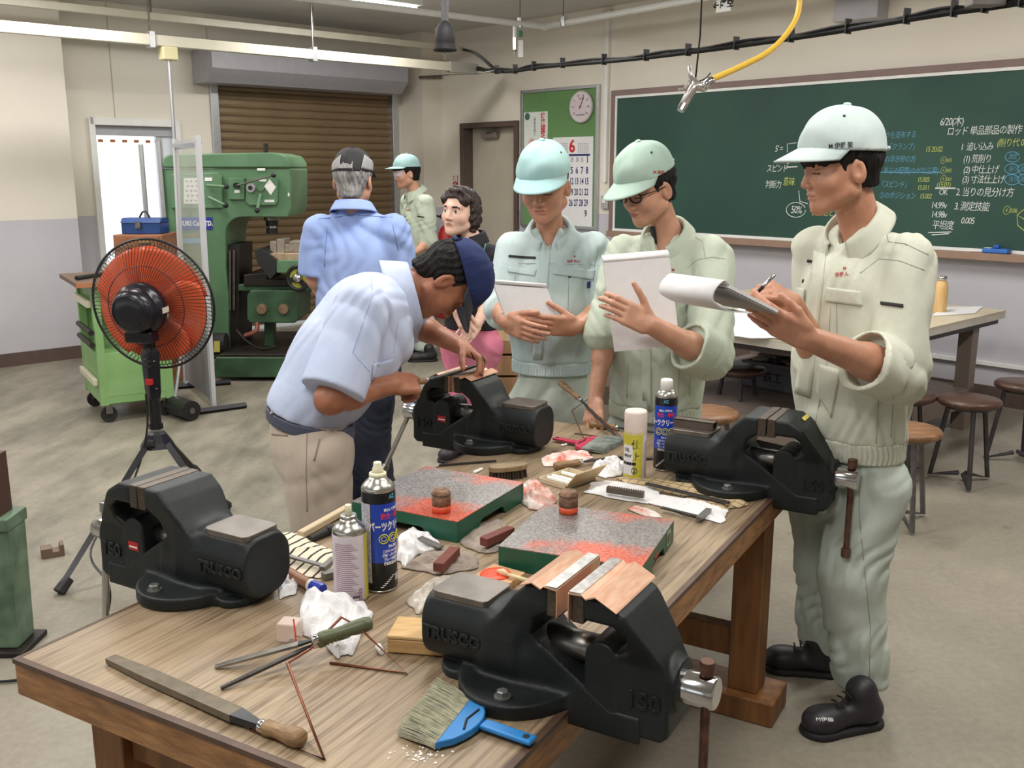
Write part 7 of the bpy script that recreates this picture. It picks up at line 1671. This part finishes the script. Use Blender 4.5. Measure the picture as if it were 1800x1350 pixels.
text('shoe_mark', 'M伊藤', .018, PAPER, frame(onz(1450, 1265, .085), (1, -.1, 0), (.1, 1, .2)), P1.root.children[-2])
# notepad and pen
c0 = ony(1367, 550, 2.42); c1 = ony(1280, 506, 2.31); wd = rt_ * .19; ld = c1 - c0; up_ = ld.cross(wd).normalized(); up_ = up_ if up_.z > 0 else -up_
def make_pad(label, c0, ld, wd, up_, flipped=True, curl=.035, back=.55, th=.008):
    o = thing('notepad', label, 'notepad', c0, 'students\' notepads'); c0, ld, wd = Vector(c0), Vector(ld), Vector(wd); L = ld.length; l = ld.normalized()
    mb = MB(); q4(mb, c0, c0 + wd, c0 + wd + ld, c0 + ld, th) if (wd.cross(ld)).dot(up_) > 0 else q4(mb, c0, c0 + ld, c0 + ld + wd, c0 + wd, th); mb.build('sheets', PAPER, o)
    mb = MB(); a = c0 - up_ * .002; q4(mb, a, a + wd, a + wd + ld, a + ld, -.002) if (wd.cross(ld)).dot(up_) > 0 else q4(mb, a, a + ld, a + ld + wd, a + wd, -.002); mb.build('backing_board', mat('pad_board', rgb(150, 146, 142), .7), o)
    if flipped:
        prof = [(L, th), (L + curl * .5, th + .004), (L + curl, -curl * .5), (L + curl * .7, -curl * 1.1), (L * .8, -curl * 1.15), (L * (1 - back), -curl * .7)]
        sp = spline([Vector((a, b, 0)) for a, b in prof], 6)
        for off in (0, .0035):
            mb = MB(); vs = []; 
            for p in sp: vs += [c0 + l * (p.x + off) + up_ * (p.y - off * .5), c0 + wd + l * (p.x + off) + up_ * (p.y - off * .5)]
            mb.add(vs, [(2 * i, 2 * i + 1, 2 * i + 3, 2 * i + 2) for i in range(len(sp) - 1)]); mb.build('flipped_page', PAPER, o, smooth=True, solid=.0008)
    return o
make_pad('open notepad with curled-over pages held by the right student', c0, ld, wd, up_, curl=.04)
pn = thing('pen', 'silver pen in the right student\'s writing hand', 'pen', ony(1330, 516, 2.53))
pa_, pb_ = ony(1326, 519, 2.52), ony(1362, 483, 2.50)
MB().tube([pa_, pa_.lerp(pb_, .15), pb_], [.0015, .0045, .0048], 10).build('barrel', CHROME, pn, smooth=True); MB().tube([pa_.lerp(pb_, .2), pa_.lerp(pb_, .45)], .0052, 10).build('grip', BLACK, pn); MB().tube([pb_.lerp(pa_, .02) + ZU * .006, pb_.lerp(pa_, .3) + ZU * .006], .0015, 6).build('clip', CHROME, pn)

# ----------------------------------------------------------------- middle student with glasses
Y2 = 3.66; fw = unit((-.42, -.9, 0)); rt_ = fw.cross(ZU)
C = ony(1172, 488, Y2); nb = ony(1172, 408, Y2 + .02)
P2 = Person('young man with glasses holding a notepad to his chest', onz(1175, 1060), ony(1139, 331, 3.62), (-.78, -.56, -.30), (-.2, -.12, 1), 1.06, SK_MID, .004, neck=nb)
shL = C - rt_ * .168 + ZU * .085; shR = C + rt_ * .168 + ZU * .085
elL = ony(1246, 626, 3.40); wrL = ony(1142, 570, 3.27); elR = ony(1064, 590, 3.66); wrR = ony(1046, 705, 3.56)
hip2 = ony(1150, 745, 3.68)
P2.arm(shL, elL, wrL, (.05, .046, .032)); P2.arm(shR, elR, wrR, (.045, .037, .027)); P2.core(nb, C, hip2)
aL = Vector((ony(1215, 1095, 3.62).x, 3.62, .1)); aR = Vector((ony(1105, 1095, 3.72).x, 3.74, .1)); P2.core(hip2, aL, r=.04); P2.core(hip2, aR, r=.04)
P2.hands = [hand_fn(wrL, ony(1072, 536, 3.25) - wrL, unit((.15, -1, .15)), 'L', [(.1, .5, .7), (.1, .55, .7), (.1, .6, .7), (.15, .6, .7)], (.75, .25, -.1), 1.08),
            hand_fn(wrR, ony(1037, 742, 3.5) - wrR, unit((-.8, -.5, .3)), 'R', (.25, .35, .25), (.3, .2, .2), 1.0)]
P2.bounds = bnd(P2.ho, elL, wrL, elR, wrR, aL, aR, shL, shR, ony(1055, 540, 3.25)); P2.body()
P2.hair(HAIRB, low=-.06, zf=.05, ys=.03, fringe=.024, thick=1.09); P2.cap(CAPS, tilt=-.06, zb=.05, ht=.112, visor=.07, droop=.03, w=.09, dp=.11, fr=.006)
surf_text('cap_name', P2.capfn, 'M 高橋', 1158, 303, 7, REDT, P2.capo, rot=.05)
G = P2.LM(); gl = thing('eyeglasses', 'black-framed eyeglasses on the middle student', 'glasses', P2.L(0, .1, 0))
for s in (-1, 1):
    MB().tube([G @ Vector((s * .032 + .023 * math.cos(a / 9 * math.pi), .099 - .012 * abs(s * .032 + .023 * math.cos(a / 9 * math.pi)) / .05, -.004 + .0175 * math.sin(a / 9 * math.pi))) for a in range(18)], .003, 6, closed=True).build('rim', BLACK, gl)
    MB().tube([G @ Vector((s * .055, .088, .002)), G @ Vector((s * .076, .06, .004)), G @ Vector((s * .081, -.005, .004))], .002, 6).build('temple', BLACK, gl)
MB().tube([G @ Vector((-.01, .1, 0)), G @ Vector((.01, .1, 0))], .002, 6).build('bridge', BLACK, gl)
cuffL = elL.lerp(wrL, .26); cuffR = elR.lerp(wrR, .06)
jz0 = ony(1150, 722, 3.55).z
jf = shirt_fn(Vector((hip2.x, hip2.y, jz0)), C, nb - ZU * .05, fw, .19, (.18, .185, .17), [(shL, elL, cuffL, (.074, .082, .082), True), (shR, elR, cuffR, (.07, .072, .07), True)], 21, .0045, flat=1.30)
jf = isect(jf, lambda p: jz0 - p[:, 2], .01)
jf = cut(jf, s_cap(nb + ZU * .09, nb + fw * .075 - ZU * .085, .072, .012), .008)
J2 = P2.garment('jacket', jf, *bnd(C, hip2, elL, elR, shL, shR, cuffL, m=.2), .0065, UNI)
rolled_cuff(P2, elL, wrL, .1, .36, .09, UNI)
waistband(P2, hip2, fw, .18, jz0 - .05, jz0 + .004, UNI, flat=1.30)
P2.collar(UNI, ony(1169, 416, 3.67), Vector((-.3, -.42, .85)), Vector((-.5, -.8, -.5)), r=.073, hgt=.034, tip=.03, open_=24, drop=.03)
patch('undershirt', P2.bfn, [(1136, 398), (1152, 398), (1156, 428), (1136, 428)], BLACKM, P2.root, .004, .003)
uniform_details(P2, J2, jf, dict(flaps=[[(1172, 500), (1212, 498), (1213, 520), (1174, 522)]], plackets=[[(1128, 430), (1142, 428), (1146, 740), (1130, 740)]],
    seams=[[(1208, 470), (1228, 456), (1252, 452), (1275, 455)], [(1196, 400), (1235, 425), (1240, 455)], [(1196, 620), (1190, 730)], [(1216, 620), (1210, 730)], [(1105, 630), (1100, 735)], [(1210, 470), (1205, 600)]],
    studs=[(1082, 712, .006)], texts=[('M', 1183, 475, 7, REDT, 0), ('佐々木', 1186, 485, 7, REDT, 0)]), UNI)
trousers(P2, Vector((hip2.x, hip2.y, hip2.z - .03)), fw, [(hip2 - rt_ * .085 - ZU * .04, hip2.lerp(aL, .52), aL), (hip2 + rt_ * .085 - ZU * .04, hip2.lerp(aR, .52), aR)], TRO, 22, waist_r=.15, h=.008)
shoe(P2, aL + Vector((.02, .08, -.1)), aL + Vector((-.08, -.18, -.1))); shoe(P2, aR + Vector((.02, .08, -.1)), aR + Vector((-.08, -.18, -.1)))
tl_, tr_, bl__ = ony(1060, 462, 3.40), ony(1176, 452, 3.40), ony(1080, 618, 3.36); 
make_pad('white notepad held upright against the middle student\'s chest', bl__, tl_ - bl__, tr_ - tl_, unit((0, -1, .1)), curl=.02, back=.5)

# ----------------------------------------------------------------- left student
Y3 = 3.98; fw = unit((-.12, -.99, 0)); rt_ = fw.cross(ZU)
C = ony(972, 480, Y3); nb = ony(966, 398, Y3 + .03)
P3 = Person('young man in bluish uniform and mint cap reading a notepad', onz(970, 1000), ony(958, 326, 3.93), (-.30, -.92, -.26), (-.1, -.26, 1), 1.15, SK_TAN, .0041, neck=nb)
shL = C - rt_ * .165 + ZU * .095; shR = C + rt_ * .165 + ZU * .095
elL = ony(1064, 545, 3.92); wrL = ony(1012, 574, 3.70); elR = ony(884, 545, 3.94); wrR = ony(890, 566, 3.72)
hip3 = ony(972, 700, 4.0)
P3.arm(shL, elL, wrL, (.05, .045, .031)); P3.arm(shR, elR, wrR, (.05, .044, .03)); P3.core(nb, C, hip3)
aL = Vector((hip3.x + .11, 3.98, .1)); aR = Vector((hip3.x - .11, 4.0, .1)); P3.core(hip3, aL, r=.04); P3.core(hip3, aR, r=.04)
P3.hands = [hand_fn(wrL, ony(948, 571, 3.66) - wrL, unit((.1, -.9, -.2)), 'L', (.12, .3, .25), (.55, .2, .5), 1.05), hand_fn(wrR, ony(925, 582, 3.64) - wrR, unit((-.2, -.9, -.1)), 'R', (.15, .3, .25), (.5, .2, .4), 1.05)]
P3.bounds = bnd(P3.ho, elL, wrL, elR, wrR, aL, aR, shL, shR); P3.body()
P3.hair(HAIRB, low=-.04, zf=.06, ys=.012, thick=1.04, noise=.0008); P3.cap(CAPM, tilt=-.03, zb=.046, ht=.108, visor=.06, droop=.03, w=.09, dp=.108, fr=.008)
cuffL = elL.lerp(wrL, .12); cuffR = elR.lerp(wrR, .2); jz0 = ony(972, 640, 3.9).z
jf = shirt_fn(Vector((hip3.x, hip3.y, jz0)), C, nb - ZU * .05, fw, .19, (.172, .182, .172), [(shL, elL, cuffL, (.07, .074, .07), True), (shR, elR, cuffR, (.07, .072, .07), True)], 31, .0045, flat=1.35)
jf = isect(jf, lambda p: jz0 - p[:, 2], .01)
jf = cut(jf, s_cap(nb + ZU * .09, nb + fw * .075 - ZU * .08, .072, .012), .008)
J3 = P3.garment('jacket', jf, *bnd(C, hip3, elL, elR, shL, shR, m=.2), .0068, UNIB)
waistband(P3, hip3, fw, .172, jz0 - .05, jz0 + .004, UNIB, flat=1.35)
P3.collar(UNIB, ony(967, 408, 4.0), Vector((-.06, -.5, .85)), Vector((-.1, -.85, -.5)), r=.073, hgt=.034, tip=.034, open_=22, drop=.03)
uniform_details(P3, J3, jf, dict(flaps=[[(893, 470), (943, 475), (940, 485), (893, 478)], [(972, 469), (1046, 474), (1044, 492), (972, 482)]], plackets=[[(953, 425), (969, 424), (952, 645), (935, 645)]],
    zips=[[(894, 448), (942, 452), (942, 456), (894, 452)]], seams=[[(884, 462), (1052, 466)], [(1000, 490), (998, 580)], [(905, 485), (905, 500)], [(1052, 430), (1045, 470)]], studs=[(923, 478, .006), (1001, 486, .0065), (942, 645, .006)],
    texts=[('M', 1010, 451, 6, REDT, 0), ('佐野 剛士', 1008, 460, 6, REDT, 0)]), UNIB)
patch('pocket_pen', jf, [(1064, 438), (1067, 438), (1067, 456), (1064, 456)], BLUEINK, J3, .006, .004); patch('pen_clip', jf, [(1034, 496), (1039, 494), (1038, 506), (1033, 506)], BLUEINK, J3, .006, .004)
trousers(P3, Vector((hip3.x, hip3.y, hip3.z - .02)), fw, [(hip3 - rt_ * .085 - ZU * .03, hip3.lerp(aL, .5), aL), (hip3 + rt_ * .085 - ZU * .03, hip3.lerp(aR, .5), aR)], TRO, 32, waist_r=.152, h=.0085)
shoe(P3, aL + Vector((.0, .08, -.1)), aL + Vector((.02, -.18, -.1))); shoe(P3, aR + Vector((.0, .08, -.1)), aR + Vector((-.04, -.18, -.1)))
bl_, br_, tl_ = ony(896, 578, 3.70), ony(990, 576, 3.70), ony(868, 500, 3.72); tr_ = ony(962, 516, 3.72)
make_pad('white notepad lowered in the left student\'s hands', bl_, tl_ - bl_, ((tr_ - tl_) + (br_ - bl_)) / 2, unit((0, -.8, .6)), curl=.02, back=.55)

# ----------------------------------------------------------------- bending instructor
fw = unit((.93, .36, 0)); rt_ = fw.cross(ZU)
hp = ony(545, 715, 2.95); nb = ony(708, 505, 3.17); C = ony(632, 560, 3.06); tdir = unit(nb - hp)
P4 = Person('instructor in pale blue shirt and navy cap bending over the far vise', onz(540, 980), ony(782, 492, 3.20), (.36, .12, -.92), (.90, .22, .40), 1.08, SK_OLD, .0039, neck=nb - tdir * .02, neck_r=.056)
shN = ony(636, 545, 2.90); shF = nb - tdir * .08 - rt_ * .17 - ZU * .03
elN = ony(580, 702, 2.76); wrN = ony(688, 676, 2.96); elF = ony(722, 566, 3.42); wrF = ony(812, 610, 3.34)
P4.arm(shN, elN, wrN, (.048, .043, .031)); P4.arm(shF, elF, wrF, (.046, .04, .029)); P4.core(nb, C, hp, r=.06)
aN = Vector((hp.x - .01, 2.86, .1)); aF = Vector((hp.x + .02, 3.06, .1)); P4.core(hp, aN, r=.04); P4.core(hp, aF, r=.04)
P4.hands = [hand_fn(wrN, ony(752, 672, 3.06) - wrN, unit((-.1, -.75, .6)), 'R', [(.5, .8, .5), (.85, 1.2, .7), (.95, 1.25, .7), (1.0, 1.25, .7)], (.35, .1, .35), 1.05),
            hand_fn(wrF, ony(846, 632, 3.3) - wrF, unit((.5, .2, .85)), 'L', [(1.0, .7, .4), (1.1, .8, .5), (1.2, .8, .5), (1.2, .9, .5)], (.9, .3, .6), 1.05)]
P4.bounds = bnd(P4.ho, elN, wrN, elF, wrF, aN, aF, shN, shF, hp, ony(846, 640, 3.3)); P4.body()
P4.hair(HAIRB, low=-.07, zf=.06, ys=.012, thick=1.06); P4.cap(mat('cap_navy', rgb(20, 36, 84), .85, var=.15, vscale=8), tilt=-.16, zb=.05, ht=.1, visor=.07, droop=.03, vm=mat('visor_dark', rgb(44, 44, 52), .6), w=.09, dp=.108)
SHB = mat('pale_blue_shirt', rgb(182, 193, 220), .8, col2=rgb(196, 206, 230), vscale=6, bump=.4, bscale=16, stretch=(1, .7, .7))
cuffN = elN.lerp(wrN, .04); cuffF = elF.lerp(wrF, -.15)
belly = s_cap(hp + fw * .06 + ZU * .06, C + fw * .05 - ZU * .06, .13, .12, (rt_, .92))
sf = shirt_fn(hp + ZU * .02, C + tdir * .05, nb - tdir * .075, tdir.cross(rt_), .19, (.152, .172, .17), [(shN, elN, shN.lerp(elN, .92), (.085, .09, .098), 'short'), (shF, elF, cuffF, (.07, .07, .072), True)], 41, .0035, flat=1.30, belly=belly)
zb4 = ony(545, 722, 2.95).z
sf = isect(sf, lambda p: zb4 - .012 - p[:, 2] - .33 * (p[:, 0] - hp.x), .01)
S4 = P4.garment('shirt', sf, *bnd(hp, C, nb, elN, shN, shF, elF, m=.22), .0062, SHB)
P4.collar(SHB, nb - tdir * .03 - ZU * .012, Vector((.95, .15, .22)), Vector((.25, .1, -.95)), r=.084, hgt=.06, tip=.02, open_=14, drop=.0)
SM4 = mat('shirt_seam', rgb(160, 172, 206), .9)
for q in ([(650, 455), (655, 520), (640, 560)], [(640, 560), (620, 620), (655, 660)], [(700, 560), (692, 620)]): seam('seam', sf, q, SM4, S4)
patch('chest_pocket', sf, [(655, 640), (690, 630), (680, 665), (652, 668)], SHB, S4, .003, .002)
KH = mat('khaki_trousers', rgb(178, 164, 148), .85, col2=rgb(192, 178, 162), vscale=6, bump=.4, bscale=16, stretch=(1, 1, .5))
t4 = trousers(P4, Vector((hp.x, hp.y, hp.z - .12)), fw, [(hp + rt_ * .08 - ZU * .13, hp.lerp(aN, .55) + fw * .03 + rt_ * .06, aN), (hp - rt_ * .08 - ZU * .13, hp.lerp(aF, .55) + fw * .03 - rt_ * .05, aF)], KH, 42, waist_r=.142, rads=(.108, .09, .08), amp=.0022, h=.008, flat=1.12, zw=zb4 - .008, slope=-.25)
bz = zb4 - .03
bo = waistband(P4, Vector((hp.x, hp.y, 0)), fw, .15, bz - .018, bz + .02, mat('grey_belt', rgb(74, 78, 96), .5), flat=1.12, pleats=False, name='belt', slope=-.25)
for x in (476, 518): 
    q = patch('belt_loop', P4.wfn, [(x, 708), (x + 6, 708), (x + 6, 728), (x, 728)], KH, bo, .003, .003)
seam('pocket_welt', P4.tfn, [(464, 762), (506, 766)], mat('khaki_seam', rgb(140, 126, 112), .9), t4, r=.003); seam('side_pocket', P4.tfn, [(562, 772), (552, 810)], mat('khaki_seam', rgb(140, 126, 112), .9), t4, r=.0025); seam('trouser_seam', P4.tfn, [(540, 755), (538, 830), (540, 900)], mat('khaki_seam', rgb(140, 126, 112), .9), t4)
shoe(P4, aN + Vector((-.1, -.02, -.1)), aN + Vector((.16, .05, -.1))); shoe(P4, aF + Vector((-.1, 0, -.1)), aF + Vector((.16, .07, -.1)))
# file he holds across the far vise
file_tool('hand_file', 'dark flat file held across the far vise by the instructor', ony(846, 640, 3.34), ony(752, 668, 3.2), ony(715, 676, 3.14), .02, .006, .013, DARKF, WOODH)

# ----------------------------------------------------------------- man seen from behind
Y5 = 4.28; fw = unit((.12, .99, 0)); rt_ = fw.cross(ZU)
C = ony(628, 440, Y5); nb = ony(622, 365, Y5 + .01)
P5 = Person('grey-haired man in blue shirt and black cap seen from behind', onz(630, 905), ony(621, 316, Y5 + .02), (.14, .99, -.05), (0, .03, 1), 1.0, SK_MID, .0055, neck=nb)
shL = C - rt_ * .165 + ZU * .08; shR = C + rt_ * .165 + ZU * .08
elL = ony(556, 490, 4.30); wrL = ony(590, 540, 4.5); elR = ony(700, 500, 4.3); wrR = ony(670, 560, 4.5); hip5 = ony(632, 640, Y5)
P5.arm(shL, elL, wrL); P5.arm(shR, elR, wrR); P5.core(nb, C, hip5); aL = Vector((hip5.x - .1, 4.28, .1)); aR = Vector((hip5.x + .08, 4.26, .1)); P5.core(hip5, aL, r=.04); P5.core(hip5, aR, r=.04)
P5.hands = [hand_fn(wrL, (.8, .4, -.2), (0, .4, .8), 'L', (.3, .5, .3)), hand_fn(wrR, (-.8, .4, -.2), (0, .4, .8), 'R', (.3, .5, .3))]
P5.bounds = bnd(P5.ho, elL, wrL, elR, wrR, aL, aR, shL, shR); P5.body()
P5.hair(HAIRG, low=-.075, zf=.05, ys=.02, thick=1.08, h=.005); P5.cap(mat('cap_black', rgb(40, 38, 40), .8), tilt=.0, zb=.03, ht=.105, visor=.06, droop=.02, w=.088, dp=.106)
patch('grey_panel', P5.capfn, [(640, 272), (656, 285), (655, 300), (634, 296)], mat('cap_grey', rgb(150, 148, 148), .8), P5.capo, .002, .002); patch('grey_panel', P5.capfn, [(600, 272), (584, 287), (584, 300), (596, 296)], mat('cap_grey', rgb(150, 148, 148), .8), P5.capo, .002, .002)
BSH = mat('blue_shirt', rgb(142, 164, 216), .8, col2=rgb(158, 178, 226), vscale=6, bump=.4, bscale=16, stretch=(1, 1, .6))
sf = shirt_fn(hip5, C, nb - ZU * .05, fw, .19, (.165, .178, .17), [(shL, elL, elL.lerp(shL, .08), (.074, .08, .08), 'short'), (shR, elR, elR.lerp(shR, .08), (.074, .08, .08), 'short')], 51, .0045, flat=1.35)
S5 = P5.garment('shirt', sf, *bnd(C, hip5, elL, elR, shL, shR, m=.22), .0085, BSH)
P5.collar(BSH, nb + ZU * .0, Vector((0, .1, 1)), fw, r=.066, hgt=.03, tip=.01)
SM5 = mat('blue_seam', rgb(112, 134, 190), .9)
for q in ([(560, 385), (620, 378), (690, 382)], [(575, 400), (570, 470)], [(690, 395), (700, 440)]): seam('seam', sf, q, SM5, S5, r=.002)
NAVY = mat('navy_trousers', rgb(26, 30, 48), .8, var=.15, vscale=6)
trousers(P5, Vector((hip5.x, hip5.y, hip5.z)), fw, [(hip5 - rt_ * .085, hip5.lerp(aL, .5), aL), (hip5 + rt_ * .085, hip5.lerp(aR, .5), aR)], NAVY, 52, waist_r=.155, rads=(.1, .085, .075), h=.009)
shoe(P5, aL + Vector((0, -.08, -.1)), aL + Vector((-.02, .18, -.1))); shoe(P5, aR + Vector((0, -.08, -.1)), aR + Vector((.04, .18, -.1)))

# ----------------------------------------------------------------- far student with goggles
Y6 = 8.5; fw = unit((-.86, -.5, 0)); rt_ = fw.cross(ZU)
C = ony(733, 375, Y6); nb = ony(728, 333, Y6)
P6 = Person('far student in sage uniform, mint cap and safety goggles', onz(735, 632), ony(715, 305, Y6 - .02), (-.93, -.36, -.08), (-.05, 0, 1), 1.05, SK_MID, .0075, neck=nb)
shL = C - rt_ * .18 + ZU * .09; shR = C + rt_ * .18 + ZU * .09; elL = ony(752, 425, 8.35); wrL = ony(735, 440, 8.25); elR = ony(722, 425, 8.7); wrR = ony(715, 440, 8.5); hip6 = ony(735, 480, Y6)
P6.arm(shL, elL, wrL); P6.arm(shR, elR, wrR); P6.core(nb, C, hip6); aL = Vector((ony(748, 612, 8.45).x, 8.38, .1)); aR = Vector((ony(715, 612, 8.5).x, 8.56, .1)); P6.core(hip6, aL, r=.04); P6.core(hip6, aR, r=.04)
P6.hands = [hand_fn(wrL, (-.9, .2, -.3), (0, -.4, .8), 'L', (.4, .6, .4)), hand_fn(wrR, (-.8, -.4, -.3), (0, -.4, .8), 'R', (.4, .6, .4))]
P6.bounds = bnd(P6.ho, elL, wrL, elR, wrR, aL, aR, shL, shR); P6.body()
P6.hair(HAIRB, low=-.06, zf=.05, ys=.03, fringe=.02, thick=1.09, h=.007); P6.cap(CAPM, tilt=.05, zb=.05, ht=.105, visor=.07, droop=.015)
G = P6.LM(); gg = thing('safety_goggles', 'clear safety goggles on the far student', 'goggles', P6.L(0, .1, 0))
MB().grid(lambda u, v: G @ Vector((.066 * math.sin(math.radians(-80 + 160 * u)), .03 + .078 * math.cos(math.radians(-80 + 160 * u)), -.022 + .042 * v)), 16, 4).build('lens', mat('goggle_lens', rgb(226, 214, 222), .1, alpha=.4), gg, smooth=True, solid=.002)
MB().tube([G @ Vector((.067 * math.sin(math.radians(-100 + 200 * k / 20)), .03 + .079 * math.cos(math.radians(-100 + 200 * k / 20)), .022)) for k in range(21)], .003, 6).build('rim', mat('goggle_rim', rgb(190, 180, 190), .3), gg)
jf = shirt_fn(hip6 + ZU * .1, C, nb - ZU * .05, fw, .19, (.165, .178, .165), [(shL, elL, elL.lerp(wrL, .3), (.074, .08, .075), True), (shR, elR, elR.lerp(wrR, .3), (.07, .074, .07), True)], 61, .006, flat=1.32)
J6 = P6.garment('jacket', jf, *bnd(C, hip6, elL, elR, shL, shR, m=.22), .012, UNI); waistband(P6, hip6, fw, .17, hip6.z + .0, hip6.z + .06, UNI, flat=1.32, h=.01)
P6.collar(UNI, nb - ZU * .02, Vector((-.3, -.2, 1)), fw, r=.07, hgt=.034)
uniform_details(P6, J6, jf, dict(flaps=[[(703, 380), (720, 384), (720, 394), (702, 390)]], zips=[[(734, 379), (746, 381), (746, 383), (734, 381)]], studs=[(712, 382, .012)], texts=[('M高', 718, 370, 4.5, REDT, 0)]), UNI)
trousers(P6, hip6, fw, [(hip6 - rt_ * .085, hip6.lerp(aL, .5), aL), (hip6 + rt_ * .085, hip6.lerp(aR, .5), aR)], TRO, 62, waist_r=.155, rads=(.11, .1, .09), h=.013, amp=.008)
shoe(P6, onz(770, 634), onz(718, 636)); shoe(P6, onz(738, 620), onz(690, 633))

# ----------------------------------------------------------------- woman
Y7 = 5.4; fw = unit((-.45, -.9, 0)); rt_ = fw.cross(ZU)
C = ony(828, 475, Y7); nb = ony(828, 418, Y7 + .02)
P7 = Person('woman with short dark wavy hair, black top and pink trousers', onz(825, 800), ony(809, 373, Y7), (-.52, -.85, .1), (.12, .05, 1), 1.10, SK_PALE, .0055, True, neck=nb, neck_r=.047)
shL = C - rt_ * .165 + ZU * .08; shR = C + rt_ * .165 + ZU * .08; elL = ony(862, 530, 5.36); wrL = ony(838, 570, 5.15); elR = ony(786, 530, 5.35); wrR = ony(806, 548, 5.12); hip7 = ony(828, 590, Y7)
P7.arm(shL, elL, wrL, (.042, .038, .026)); P7.arm(shR, elR, wrR, (.042, .038, .026)); P7.core(nb, C, hip7); aL = Vector((hip7.x + .08, 5.4, .1)); aR = Vector((hip7.x - .08, 5.4, .1)); P7.core(hip7, aL, r=.035); P7.core(hip7, aR, r=.035)
P7.hands = [hand_fn(wrL, ony(822, 592, 5.1) - wrL, (.2, -.9, .2), 'L', (.3, .5, .4), S=.92), hand_fn(wrR, ony(826, 590, 5.08) - wrR, (-.1, -.9, .3), 'R', (.4, .6, .4), S=.92)]
P7.bounds = bnd(P7.ho, elL, wrL, elR, wrR, aL, aR, shL, shR); P7.body()
ex_ = lambda q: u_(.02, s_ell((.06, -.03, -.02), (.035, .05, .075)), s_ell((-.06, -.03, -.02), (.035, .05, .075)), s_ell((0, -.06, -.05), (.065, .05, .06)), s_ell((0, .02, .095), (.06, .065, .03)), s_ell((.055, .045, .055), (.03, .03, .03)), s_ell((-.055, .045, .055), (.03, .03, .03)))(q) + .004 * np.sin(q[:, 0] * 120 + 4 * np.sin(q[:, 2] * 40)) + .004 * np.sin(q[:, 2] * 130 + 3 * np.sin(q[:, 1] * 60))
P7.hair(HAIRBR, low=-.09, zf=.066, ys=.015, thick=1.14, noise=.003, extra=ex_, h=.006)
MB().tube([P7.L(.03 + .012 * math.cos(a / 6 * math.pi), .06, .1 + .006 * math.sin(a / 6 * math.pi)) for a in range(12)], .003, 5, closed=True).build('hair_clip', mat('clip_glass', rgb(170, 160, 190), .2), P7.root)
MB().ball(tuple(P7.L(-.078, -.01, -.052)), .005).build('earring', CHROME, P7.root)
BTOP = mat('black_top', rgb(26, 25, 32), .8, var=.2, vscale=8)
jz7 = ony(828, 582, 5.3).z
sf = shirt_fn(hip7 + ZU * .05, C, nb - ZU * .05, fw, .17, (.155, .145, .145), [(shL, elL, elL.lerp(wrL, .15), (.066, .06, .056), True), (shR, elR, elR.lerp(wrR, .15), (.066, .06, .056), True)], 71, .004, flat=1.3, shr=.05)
sf = isect(sf, lambda p: jz7 - p[:, 2], .01)
S7 = P7.garment('top', sf, *bnd(C, hip7, elL, elR, shL, shR, m=.2), .0085, BTOP); P7.collar(BTOP, nb + ZU * .0, Vector((0, 0, 1)), fw, r=.062, hgt=.04)
seam('green_lanyard', sf, [(862, 412), (855, 425), (848, 450)], mat('lanyard', rgb(70, 150, 120), .6), S7, r=.004)
MB().tube([wrL + (elL - wrL).normalized() * .03 + v for v in [Vector((.03 * math.cos(a), .03 * math.sin(a) * .8, .03 * math.sin(a) * .6)) for a in [k * .6 for k in range(11)]]], .006, 6, closed=True).build('wrist_band', mat('band', rgb(70, 40, 60), .6), P7.root)
PINK = mat('pink_trousers', rgb(202, 110, 136), .85, col2=rgb(214, 128, 152), vscale=6)
trousers(P7, hip7 - ZU * .02, fw, [(hip7 - rt_ * .08 - ZU * .05, hip7.lerp(aL, .52), aL), (hip7 + rt_ * .08 - ZU * .05, hip7.lerp(aR, .52), aR)], PINK, 72, waist_r=.15, rads=(.105, .082, .065), h=.009, amp=.004)
shoe(P7, aL + Vector((.02, .08, -.1)), aL + Vector((-.08, -.14, -.1))); shoe(P7, aR + Vector((.02, .08, -.1)), aR + Vector((-.08, -.14, -.1)))

for P_, x, y in ((P1, 1484, 204), (P2, 1145, 268), (P3, 986, 268)): stud('eyelet', P_.capfn, x, y, .004, BTN, P_.capo)
